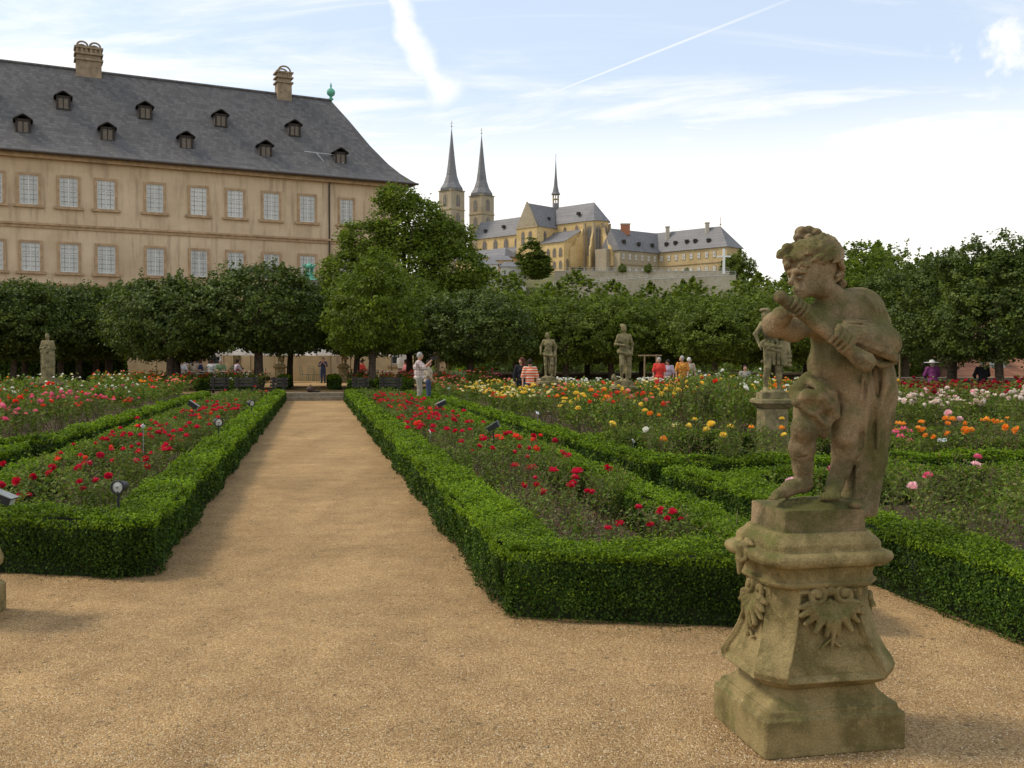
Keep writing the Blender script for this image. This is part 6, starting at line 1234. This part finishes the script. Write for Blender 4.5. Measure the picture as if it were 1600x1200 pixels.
small_statue(537, 60, 1.0, .7, 'far stone statue in front of the palace wall right of the doorway', J, d1, .5, 1.5, h=.025, base=HALL)
small_statue(370, 60, .9, .7, 'far stone statue before the palace wall left of the broad linden trunk', J, d3, .5, 1.6, h=.025, base=HALL)
# ------------------------------------------------------------------ people
SKIN = simple('skin', (.50, .27, .18), .6, .08, 20)
def cloth(name, col): return simple(name, col, .9, .12, 14, .15)
def checked(name, a, b_, sc, horiz=False):
    m, t, o = newmat(name); oc = objcoord(t); sp = N(t, 'ShaderNodeSeparateXYZ'); L(t, oc, sp.inputs[0])
    z = M(t, 'LESS_THAN', M(t, 'FRACT', M(t, 'MULTIPLY', sp.outputs[2], sc)), .42)
    if horiz: f = z
    else: x = M(t, 'LESS_THAN', M(t, 'FRACT', M(t, 'MULTIPLY', sp.outputs[0], sc)), .35); f = M(t, 'MULTIPLY', M(t, 'ADD', x, z), .5)
    principled(t, o, mixc_(t, f, a, b_), .9); return m
PLAID = checked('plaid_cloth', (.62, .56, .52), (.42, .22, .20), 12); STRIPE = checked('striped_cloth', (.72, .13, .03), (.72, .58, .48), 11, True)
HAIRD = cloth('dark_hair', (.03, .02, .015)); HAIRR = cloth('reddish_hair', (.09, .03, .015)); HAIRG = cloth('grey_hair', (.35, .33, .30)); HAIRW = cloth('white_hair', (.60, .58, .55))
CL = {'grey': cloth('grey_trousers', (.30, .27, .22)), 'jeans': cloth('blue_jeans', (.05, .07, .13)), 'black': cloth('black_cloth', (.015, .015, .018)), 'red': cloth('red_cloth', (.62, .05, .035)), 'lilac': cloth('lilac_cloth', (.50, .42, .50)), 'purple': cloth('purple_cloth', (.17, .035, .13)),
      'white': cloth('white_cloth', (.62, .60, .58)), 'dkblue': cloth('dark_blue_cloth', (.03, .04, .08)), 'beige': cloth('beige_cloth', (.42, .34, .24)), 'pink': cloth('pink_cloth', (.6, .2, .22)), 'green': cloth('green_cloth', (.16, .24, .12))}
def floral():
    m, t, o = newmat('orange_floral_cloth'); oc = objcoord(t); principled(t, o, ramp(t, noise(t, oc, 16, 2, .5), [(.42, (.62, .17, .02)), (.5, (.70, .40, .06)), (.56, (.30, .10, .03))]), .9); return m
CL['floral'] = floral()
def part_sdf(J, h, parts, lo=(-.6, -.5, -.02), hi=(.6, .5, 1.95)):
    s = SDF(lo, hi, h)
    for p in parts: p(s)
    return s
SHOE = cloth('dark_shoes', (.03, .025, .02))
def person(loc, height, face, label, J, top, bottom, hair, rz=0, h=.021, longhair=False, skirt=False, coat=False, sleeves=.45, extra=None, group=None, seated=False):
    root = empty('person', loc, rz, height / 1.74); tag(root, label, 'person', group); J = dict(J); J['face'] = face
    s = figure_mesh('body', J, h, SKIN); obj('body', s.mesh('body', SKIN), root); A = lambda k: np.array(J[k], float)
    # upper garment
    s = SDF((-.6, -.5, .35), (.6, .5, 1.6), h); e = .018
    s.ell(J['belly'], (.150 + e, .12 + e, .15), .05); s.ell(J['chest'], (.172 + e, .125 + e, .155), .05); s.cap(J['shl'], J['shr'], .064 + e, .064 + e, .05); s.ell(J['pelvis'], (.165 + e, .125 + e, .10), .04)
    if coat: s.ell(tuple(A('pelvis') + [0, 0, -.06]), (.20, .16, .18), .05); s.ell(J['chest'], (.21, .16, .17), .05)
    for a in 'lr':
        k = sleeves; el, sh, wr = A('el' + a), A('sh' + a), A('wr' + a)
        if k <= .5: s.chain([tuple(sh), tuple(sh + (el - sh) * (k * 2))], [.066 + e, .058 + e], .03)
        else: s.chain([tuple(sh), tuple(el), tuple(el + (wr - el) * (k - .5) * 2)], [.066 + e, .050 + e, .040 + e * .6], .03)
    obj('shirt' if not coat else 'coat', s.mesh('shirt', top), root)
    s = SDF((-.6, -.6, -.02), (.6, .5, 1.15), h)
    s.ell(J['pelvis'], (.165, .13, .11), .03)
    if skirt:
        for a in 'lr': s.chain([J['hp' + a], J['kn' + a], tuple(A('kn' + a) * .6 + A('an' + a) * .4)], [.12, .12, .12], .08)
        s.ell((0, 0, .7), (.18, .15, .28), .06)
    else:
        for a in 'lr': s.chain([J['hp' + a], J['kn' + a], J['an' + a]], [.105, .078, .058], .03)
    obj('skirt' if skirt else 'trousers', s.mesh('trousers', bottom), root)
    s = SDF((-.5, -.6, 1.2), (.5, .5, 1.9), h * .8); hd = A('head'); f_ = np.array(face, float)
    s.ell(tuple(hd - f_ * .018 + [0, 0, .028]), (.094, .106, .112), .02)
    if longhair: s.chain([tuple(hd - f_ * .05), tuple(hd - f_ * .09 + [0, 0, -.15]), tuple(hd - f_ * .10 + [0, 0, -.30])], [.09, .085, .05], .03)
    s.ell(tuple(hd + f_ * .10 + [0, 0, -.035]), (.075, .075, .085), .01, True); obj('hair', s.mesh('hair', hair), root)
    m = MB()
    for a in 'lr': m.tube([J['an' + a][:2] + (.055,), tuple(A('to' + a) + [0, 0, .012]), tuple(A('to' + a) * 1.0 + [0, -.03, .0])], [.052, .047, .03], 8)
    m.obj('shoes', SHOE, root)
    if extra: extra(root, J)
    return root
BLK = simple('black_plastic', (.02, .02, .022), .4, .2, 5)
def camera_item(root, J):
    p = (np.array(J['wrl']) + np.array(J['wrr'])) / 2; m = MB(); m.box(p[0] - .02, p[0] + .16, p[1] - .06, p[1] + .07, p[2] + .06, p[2] + .15); m.tube([(p[0] + .16, p[1], p[2] + .105), (p[0] + .20, p[1], p[2] + .105)], .03, 10); o = m.obj('camera', BLK, None)
    o.location = root.location; o.scale = root.scale; tag(o, 'small dark camera held up by the man in the plaid shirt', 'camera')
X = np.array
J = base_joints(); J.update(chest=(-.01, 0, 1.27), shl=(-.02, -.17, 1.40), shr=(.0, .17, 1.40), ell=(.16, -.22, 1.24), elr=(.18, .20, 1.24), wrl=(.37, -.06, 1.46), wrr=(.37, .05, 1.46), head=(.03, 0, 1.62), hpl=(0, -.09, .9), hpr=(0, .09, .9), knl=(.04, -.10, .5), knr=(.0, .10, .5), anl=(0, -.1, .08), anr=(-.04, .1, .08), tol=(.15, -.1, .03), tor=(.12, .1, .03))
person((gx(655, 33), 33, .08), 1.80, (1, 0, 0), 'grey haired man in plaid shirt and light trousers lifting a camera beside the hedge', J, PLAID, CL['grey'], HAIRG, extra=camera_item, sleeves=.5)
J2 = dict(J); J2.update(wrl=(.2, -.12, .95), wrr=(.2, .12, .95), ell=(.02, -.24, 1.13), elr=(.02, .24, 1.13)); person((gx(669, 34.5), 34.5, .05), 1.58, (1, 0, 0), 'visitor in blue jeans half hidden behind the man taking a photo', J2, CL['beige'], CL['jeans'], HAIRD)
J3 = base_joints(); person((gx(815, 34.5), 34.5, 0), 1.72, (-1, 0, 0), 'woman with long reddish brown hair and black top among the salmon roses', J3, CL['black'], CL['black'], HAIRR, longhair=True, sleeves=.9)
J4 = base_joints(); person((gx(828, 33), 33, .0), 1.66, (0, 1, 0), 'visitor seen from behind in an orange and white striped shirt', J4, STRIPE, CL['jeans'], HAIRD, sleeves=.5)
J5 = base_joints(); J5.update(head=(-.03, -.02, 1.62), elr=(.24, -.05, 1.13), wrr=(.2, -.18, .95)); GP = 'visitors strolling behind the field of white roses'
person((gx(1030, 42), 42, .05), 1.70, (-1, 0, 0), 'woman in a bright red dress, first of three visitors walking left', J5, CL['red'], CL['red'], HAIRG, skirt=True, group=GP, coat=True)
def sunglasses(root, J): h_ = J['head']; m = MB(); m.box(h_[0] - .112, h_[0] - .06, h_[1] - .07, h_[1] + .07, h_[2] + .0, h_[2] + .035); m.obj('sunglasses', BLK, root)
person((gx(1044, 42.5), 42.5, .02), 1.64, (-1, 0, 0), 'visitor in a lilac top with dark sunglasses walking behind the red dress', J5, CL['lilac'], CL['dkblue'], HAIRD, group=GP, extra=sunglasses)
person((gx(1066, 41.5), 41.5, .05), 1.76, (-1, 0, 0), 'grey haired visitor in an orange flowered shirt', J5, CL['floral'], CL['floral'], HAIRG, group=GP, coat=True)
person((gx(1077, 44), 44, .05), 1.70, (1, 0, 0), 'white haired visitor behind the orange flowered shirt', J3, CL['beige'], CL['grey'], HAIRW, group=GP)
J6 = base_joints(); J6.update(head=(.0, .10, 1.55), chest=(0, .06, 1.25), shl=(-.19, .05, 1.37), shr=(.19, .05, 1.37), ell=(-.28, .12, 1.12), elr=(.28, .12, 1.12), wrl=(-.16, .32, 1.02), wrr=(.16, .32, 1.02))
def brim(root, J): m = MB(); h_ = J['head']; m.lathe([(.30, 0), (.30, .015), (.11, .03), (.09, .10), (.02, .12)], (h_[0], h_[1], h_[2] + .06), 18); m.obj('sun_hat', CL['white'], root)
person((gx(1458, 37), 37, 0), 1.66, (0, 1, 0), 'visitor in a purple coat seen from behind leaning at the garden wall', J6, CL['purple'], CL['purple'], HAIRG, coat=True, sleeves=.95, extra=brim)
person((gx(1536, 37), 37, 0), 1.66, (0, 1, 0), 'white haired visitor in a black jacket seen from behind at the garden wall', J6, CL['black'], CL['black'], HAIRW, coat=True, sleeves=.95)
J7 = base_joints(); J7.update(ell=(-.27, -.08, 1.15), elr=(.27, -.08, 1.15), wrl=(-.08, -.2, 1.38), wrr=(.08, -.2, 1.38)); person((gx(505, 58), 58, HALL), 1.50, (0, -1, 0), 'dark dressed visitor standing on the path beyond the steps', J7, CL['dkblue'], CL['dkblue'], HAIRD, h=.026)
person((gx(1164, 36), 36, 0), 1.45, (0, -1, 0), 'visitor in grey half hidden by roses left of the bending youth statue', base_joints(), CL['grey'], CL['dkblue'], HAIRD, h=.026)
# seated cafe guests, chairs, tables and parasols under the palace wall
WHC = leafmat('parasol_canvas', [(.88, .87, .83), (.90, .89, .86)], .6, .8, .1, .02, (1, 1, 1)); POLE = simple('parasol_pole', (.25, .18, .10), .6, .2, 5); GRN = simple('green_metal', (.10, .20, .16), .5, .2, 5); TW = simple('table_top', (.55, .50, .42), .6, .1, 4)
def parasol(px, d, label, w_=4.2, zt=2.55):
    r_ = empty('parasol', (gx(px, d), d, HALL), (px * .13) % .5); tag(r_, label, 'parasol', 'white parasols of the palace cafe'); h_ = w_ / 2
    m = MB(); n = 8; rim = [(h_ * 1.08 * math.cos(k * math.pi / 4 + .39), h_ * 1.08 * math.sin(k * math.pi / 4 + .39), zt - .62) for k in range(n)]; mid = [(x * .5, y * .5, zt - .24) for x, y, z in rim]; low = [(x * 1.01, y * 1.01, z - .30) for x, y, z in rim]
    m.add([(0, 0, zt)] + mid + rim + low, [(0, 1 + k, 1 + (k + 1) % n) for k in range(n)] + [(1 + k, 1 + n + k, 1 + n + (k + 1) % n, 1 + (k + 1) % n) for k in range(n)] + [(1 + n + k, 1 + 2 * n + k, 1 + 2 * n + (k + 1) % n, 1 + n + (k + 1) % n) for k in range(n)]); m.obj('canopy', WHC, r_)
    m = MB(); m.tube([(0, 0, 0), (0, 0, zt + .1)], .03, 6); m.obj('pole', POLE, r_)
    m = MB()
    for k in range(n): m.tube([(0, 0, zt - .03), tuple(c * .99 for c in rim[k][:2]) + (rim[k][2] - .02,)], .012, 4)
    m.obj('ribs', POLE, r_); m = MB(); m.lathe([(.3, 0), (.3, .06), (.06, .1)], (0, 0, 0), 12); m.obj('base', POLE, r_)
for px, d, lab in ((245, 60, 'leftmost of the white cafe parasols'), (296, 61, 'white cafe parasol right of the paired trunks'), (350, 60, 'white cafe parasol in the middle of the gap left of the broad tree'), (392, 60, 'white cafe parasol just left of the broad tree trunk'), (517, 60, 'white cafe parasol right of the palace doorway'), (548, 61, 'white cafe parasol behind the thick light green tree trunk'), (612, 60, 'white cafe parasol right of the thick trunk'), (650, 57, 'white cafe parasol behind the head of the man taking a photo'), (700, 58, 'rightmost of the white cafe parasols')): parasol(px, d, lab)
fu = empty('folded_parasol', (gx(628, 54), 54, HALL)); tag(fu, 'folded white parasol standing behind the pink roses', 'parasol'); m = MB(); m.lathe([(.20, .9), (.28, 1.2), (.22, 2.2), (.05, 2.6)], (0, 0, 0), 10, sm=False); m.obj('canopy', WHC, fu); m = MB(); m.tube([(0, 0, 0), (0, 0, 2.7)], .03, 6); m.obj('pole', POLE, fu)
def chair_mb():
    m = MB(); m.box(-.22, .22, -.22, .22, .43, .46)
    for x in (-.2, .2):
        m.tube([(x, -.2, 0), (x, -.2, .44)], .014, 5); m.tube([(x, .2, 0), (x, .22, .46), (x, .28, .92)], .014, 5)
    for z in (.60, .72, .84): m.tube([(-.2, .235 + (z - .5) * .1, z), (.2, .235 + (z - .5) * .1, z)], .013, 5)
    m.tube([(-.2, .28, .92), (0, .29, .97), (.2, .28, .92)], .015, 5); return m
CHM = chair_mb().mesh('garden_chair', GRN)
tbm = MB(); tbm.lathe([(.45, .72), (.45, .75)], (0, 0, 0), 18); TBT = tbm.mesh('table_top', TW); tbm = MB(); tbm.tube([(0, 0, 0), (0, 0, .72)], .03, 6); tbm.lathe([(.22, 0), (.2, .04)], (0, 0, 0), 12); TBL = tbm.mesh('table_leg', GRN)
def seatJ(): J = base_joints(); J.update(pelvis=(0, .05, .56), belly=(0, .04, .72), chest=(0, .02, .90), shl=(-.18, .02, 1.03), shr=(.18, .02, 1.03), head=(0, -.02, 1.25), hpl=(-.1, 0, .54), hpr=(.1, 0, .54), knl=(-.12, -.42, .52), knr=(.12, -.42, .52), anl=(-.12, -.42, .08), anr=(.12, -.42, .08), tol=(-.12, -.56, .03), tor=(.12, -.56, .03), ell=(-.25, -.08, .80), elr=(.25, -.08, .80), wrl=(-.14, -.33, .80), wrr=(.14, -.33, .80)); return J
def guest(px, d, rz, top, hair, label, table=True):
    J = seatJ(); x = gx(px, d); h = .03; root = empty('person', (x, d, HALL), rz, 1); tag(root, label, 'person', 'guests sitting at the palace cafe')
    s = figure_mesh('body', J, h, SKIN, lo=(-.45, -.8, -.02), hi=(.45, .4, 1.5)); obj('body', s.mesh('body', SKIN), root)
    s = SDF((-.45, -.5, .4), (.45, .4, 1.2), h); s.ell(J['belly'], (.17, .14, .16), .05); s.ell(J['chest'], (.19, .145, .17), .05); s.cap(J['shl'], J['shr'], .085, .085, .05)
    for a in 'lr': s.chain([J['sh' + a], J['el' + a]], [.085, .07], .03)
    obj('shirt', s.mesh('shirt', top), root)
    s = SDF((-.4, -.7, -.02), (.4, .4, .8), h); s.ell(J['pelvis'], (.18, .15, .12), .03)
    for a in 'lr': s.chain([J['hp' + a], J['kn' + a], J['an' + a]], [.11, .085, .06], .03)
    obj('trousers', s.mesh('trousers', CL['grey']), root)
    s = SDF((-.3, -.3, 1.0), (.3, .3, 1.5), h * .7); s.ell((0, .0, 1.28), (.098, .108, .115), .02); s.ell((0, -.12, 1.2), (.075, .07, .085), .01, True); obj('hair', s.mesh('hair', hair), root)
    c = obj('garden_chair', CHM, None, (x, d, HALL), rz); tag(c, 'chair of the ' + label, 'chair', 'green metal chairs of the palace cafe')
    if table:
        ca, sa = math.cos(rz), math.sin(rz); t_ = empty('cafe_table', (x + .75 * sa, d - .75 * ca, HALL)); tag(t_, 'table of the ' + label, 'table', 'round tables of the palace cafe'); obj('table_top', TBT, t_); obj('table_leg', TBL, t_)
for a in ((284, 53, .8, CL['white'], HAIRG, 'guest in white with grey hair beneath the leftmost parasols'), (302, 53.5, 1.6, CL['beige'], HAIRD, 'guest in beige shirt with dark hair right of the paired trunks'), (313, 54.5, -1.4, CL['dkblue'], HAIRR, 'guest in dark blue with reddish hair facing the one in beige'), (331, 55, 3.0, CL['white'], HAIRR, 'guest with reddish hair seen from behind in the gap'), (345, 54, .2, CL['green'], HAIRG, 'guest in pale green with grey hair'), (371, 54, 2.2, CL['lilac'], HAIRD, 'guest in lilac just left of the broad trunk'), (407, 52, -1.3, CL['white'], HAIRD, 'guest in a white shirt right beside the broad trunk'), (566, 54, 1.3, CL['red'], HAIRD, 'guest in red by the thick trunk'), (634, 53, -1.2, CL['pink'], HAIRD, 'guest in pink beside the folded parasol')): guest(*a)
for px, rz, lab in ((476, 1.4, 'left'), (488, 3.0, 'middle'), (494, -1.2, 'right')):
    c = obj('garden_chair', CHM, None, (gx(px, 63), 63, HALL), rz); tag(c, '%s one of the three empty green chairs before the palace doorway' % lab, 'chair', 'empty chairs before the palace doorway')
# dark benches and low hedges where the platform begins
BEN = simple('dark_bench_wood', (.034, .028, .022), .7, .3, 6)
def bench(px0, px1, d, label):
    x0, x1 = gx(px0, d), gx(px1, d); w_ = x1 - x0; r_ = empty('park_bench', (x0, d, 0)); tag(r_, label, 'bench', 'dark benches facing the rose garden')
    sl = MB(); sl.box(0, w_, 0, .10, 0, .035); sm = sl.mesh('slat', BEN)
    for i in range(4): obj('slat', sm, r_, (0, .12 * i, .42))
    for i in range(3): o = obj('slat', sm, r_, (0, -.06 - .03 * i if False else .50 + .03 * i, .56 + .13 * i)); o.rotation_euler = (R(75), 0, 0)
    for x in (.1, w_ - .2):
        m = MB(); m.box(x, x + .08, .02, .08, 0, .42); m.box(x, x + .08, .45, .53, 0, .95); m.box(x, x + .08, .02, .5, .38, .42); m.obj('leg', BEN, r_)
bench(322, 352, 39.9, 'dark bench in shade left of the broad tree'); bench(360, 398, 39.7, 'dark bench before the broad tree trunk'); bench(417, 445, 39.4, 'dark bench just left of the stone steps'); bench(546, 574, 39.4, 'dark bench just right of the stone steps'); bench(590, 626, 39.7, 'dark bench right of the thick light green trunk')
PG = 'low box hedges on the platform'
for (px0, px1, d, lab) in ((436, 450, 46, 'bright low box hedge end left of the path beyond the steps'), (516, 529, 46, 'bright low box hedge end right of the path beyond the steps')):
    x0, x1 = gx(px0, d), gx(px1, d); s_ = x0 * GU[0] + d * GU[1]; v0 = x0 * GV[0] + d * GV[1]; v1 = v0 + (x1 - x0); vc = (v0 + v1) / 2; hedge(s_ - 1.5, vc, s_ + 6, vc, .45, .55, lab, group=PG, lift=HALL)
for (px0, px1, d, lab) in ((305, 400, 43.2, 'low dark box hedge behind the benches left of the path'), (545, 640, 43.0, 'low dark box hedge behind the benches right of the path')):
    a, b_ = X([gx(px0, d), d]), X([gx(px1, d), d]); f2 = lambda p: (p @ GU, p @ GV); (sa, va), (sb, vb) = f2(a), f2(b_); hedge(sa, va, sb, vb, .5, .5, lab, group=PG, lift=HALL)
# retaining kerb of the platform left and right of the steps
m = MB(); KP = lambda x, y, z: W(y, x, z); m.box(-30, -1.5, 41.0, 41.25, 0, .31, 0, KP); m.box(1.5, 26, 41.0, 41.25, 0, .31, 0, KP); m.box(-30, 26, 41.25, 80, .0, .296, 1, KP); o = m.obj('platform', [STEPM, GRAVEL]); o['kind'] = 'structure'
# ------------------------------------------------------------------ garden spotlights, plant tags, bag
LENS = simple('lamp_lens', (.55, .53, .48), .15, .15, 30, 0, .7); LBODY = simple('lamp_housing', (.025, .025, .027), .5, .3, 12); LGREY = simple('grey_lamp_housing', (.24, .25, .24), .5, .2, 8)
def spot(px, py, depth, zc, r, az, tilt, label, ped=True):
    x = gx(px, depth); r_ = empty('garden_spotlight', (x, depth, .008)); tag(r_, label, 'spotlight', None)
    m = MB(); m.tube([(0, 0, 0), (0, 0, zc - r * .5)], .011, 8); m.obj('post', LBODY, r_)
    m = MB(); m.lathe([(.05, 0), (.042, .09), (.03, .11)], (0, 0, 0), 14); m.lathe([(.062, .11), (.062, .118)], (0, 0, 0), 14); m.obj('base', LBODY, r_)
    h_ = empty('lamp_head', (0, 0, zc), 0, 1, r_); h_.rotation_euler = (R(90 + tilt), 0, R(az))
    m = MB(); m.lathe([(r * .35, -.13), (r * .75, -.10), (r * .95, -.03), (r * 1.12, 0), (r * 1.15, .018), (r * .96, .020), (r * .94, .004)], (0, 0, 0), 22); m.obj('housing', LBODY, h_)
    m = MB(); m.lathe([(r * .93, .006), (r * .6, .012), (r * .2, .014)], (0, 0, 0), 22); m.obj('lens', LENS, h_); m = MB(); m.lathe([(r * .2, .015), (r * .18, .022), (r * .08, .022)], (0, 0, 0), 12); m.obj('bulb', LGREY, h_)
spot(183, 762, 7.95, gz(763, 7.95), .050, -8, 0, 'round garden spotlight facing the camera in the near left red rose strip')
spot(341, 662, 15.5, gz(661, 15.5), .062, 40, 8, 'second round garden spotlight turned aside beside the left path hedge')
spot(393, 632, 22.5, gz(631, 22.5), .07, 60, 10, 'third round garden spotlight further along the left path hedge')
def flood(px, py, depth, label, rz=0, tilt=35, sc=1.0):
    z = gz(py, depth); r_ = empty('floodlight', (gx(px, depth), depth, .008), rz, 1); tag(r_, label, 'floodlight')
    m = MB(); m.tube([(0, 0, 0), (0, 0, z - .05)], .012, 6); m.obj('post', LBODY, r_); h_ = empty('lamp_head', (0, 0, z), 0, sc, r_); h_.rotation_euler = (0, R(tilt), 0)
    m = MB(); m.hexa([(-.11, -.08, -.05), (.11, -.06, -.035), (.11, .06, -.035), (-.11, .08, -.05)], [(-.11, -.08, .05), (.11, -.06, .035), (.11, .06, .035), (-.11, .08, .05)]); m.obj('housing', LBODY, h_); m = MB(); m.box(-.12, .13, -.085, .085, .052, .064); m.obj('visor', LGREY, h_); m = MB(); m.box(.111, .118, -.05, .05, -.03, .03); m.obj('lens', LENS, h_)
flood(2, 781, 7.75, 'box shaped floodlight cut off by the left photo edge above the front hedge', 0, 22, .70)
flood(301, 634, 21.5, 'grey floodlight lying slanted in the far left red strip', .2, 35, 1.0); flood(690, 632, 22.5, 'grey floodlight slanted upward in the far right red strip', 3.3, 25, 1.0); flood(771, 668, 14.9, 'grey floodlight on a dark foot in the middle of the right red strip', 3.0, 30, .85)
TAGM = simple('plant_tag_white', (.75, .76, .78), .5, .05, 5)
for i, (px, py, d, w_, lab) in enumerate(((1473, 689, 13.6, .13, 'white folded name plate standing among the orange roses'), (840, 646, 18, .07, 'thin white plant tag leaning before the yellow roses'), (672, 676, 15, .06, 'thin white plant tag lying in the near red strip'), (990, 690, 13.8, .035, 'narrow white plant label stick behind the cross hedge'), (701, 607, 33, .10, 'white plant tag in the salmon roses near the man taking a photo'), (223, 727 - 60, 13, .05, 'small white plant tag in the left red strip'))):
    z = gz(py, d); r_ = empty('plant_tag', (gx(px, d), d, .008), i * .7); tag(r_, lab, 'plant tag'); m = MB(); m.tube([(0, 0, 0), (0, 0, z)], .004, 4); m.obj('stake', LGREY, r_); m = MB(); m.box(-w_ / 2, w_ / 2, -.003, .003, -.025, .03); o = m.obj('plate', TAGM, r_, (0, 0, z)); o.rotation_euler = (R(-35), R(20 * (i % 3)), 0)
# stakes and tree guard behind
for (px, d, lab) in ((1007, 46, 'wooden planting frame left of the visitor in the red dress'), (1406, 40, 'thin wooden stake right of the statue cloak')):
    m = MB(); m.tube([(0, 0, 0), (0, 0, 1.9)], .04, 6); 
    if px < 1100: m.tube([(.55, 0, 0), (.55, 0, 1.9)], .04, 6); m.tube([(-.3, 0, 1.85), (.8, 0, 1.85)], .035, 6)
    o = m.obj('garden_stake', POLE, None, (gx(px, d), d, 0)); tag(o, lab, 'stake')
s = SDF((-.35, -.2, -.02), (.45, .2, .4), .02); s.ell((-.05, 0, .12), (.17, .12, .13), .03); s.ell((.2, 0, .05), (.16, .09, .05), .03); s.chain([(-.12, 0, .2), (-.05, 0, .33), (.03, 0, .22)], .015, .01)
o = obj('bag', s.mesh('bag', simple('brown_leather', (.05, .028, .018), .6, .3, 12)), None, (gx(486, 40.9), 41.0, .30)); tag(o, 'dark brown bag left on the upper stone step', 'bag')
# the twin of the flute player's pedestal, all but outside the left edge of the frame
tw = empty('statue_pedestal', (-3.46, 6.10, 0), GA); tag(tw, 'brown stone pedestal edge just entering the photo at the lower left', 'pedestal')
b_ = MB(); b_.lathe([(.34, 0), (.34, .17), (.30, .20), (.24, .25), (.32, .30), (.33, .34), (.27, .48), (.24, .66), (.31, .78), (.30, .82), (.22, .88)], (0, 0, 0), 4, sm=False, rot=R(45)); b_.obj('die', STONE2, tw)
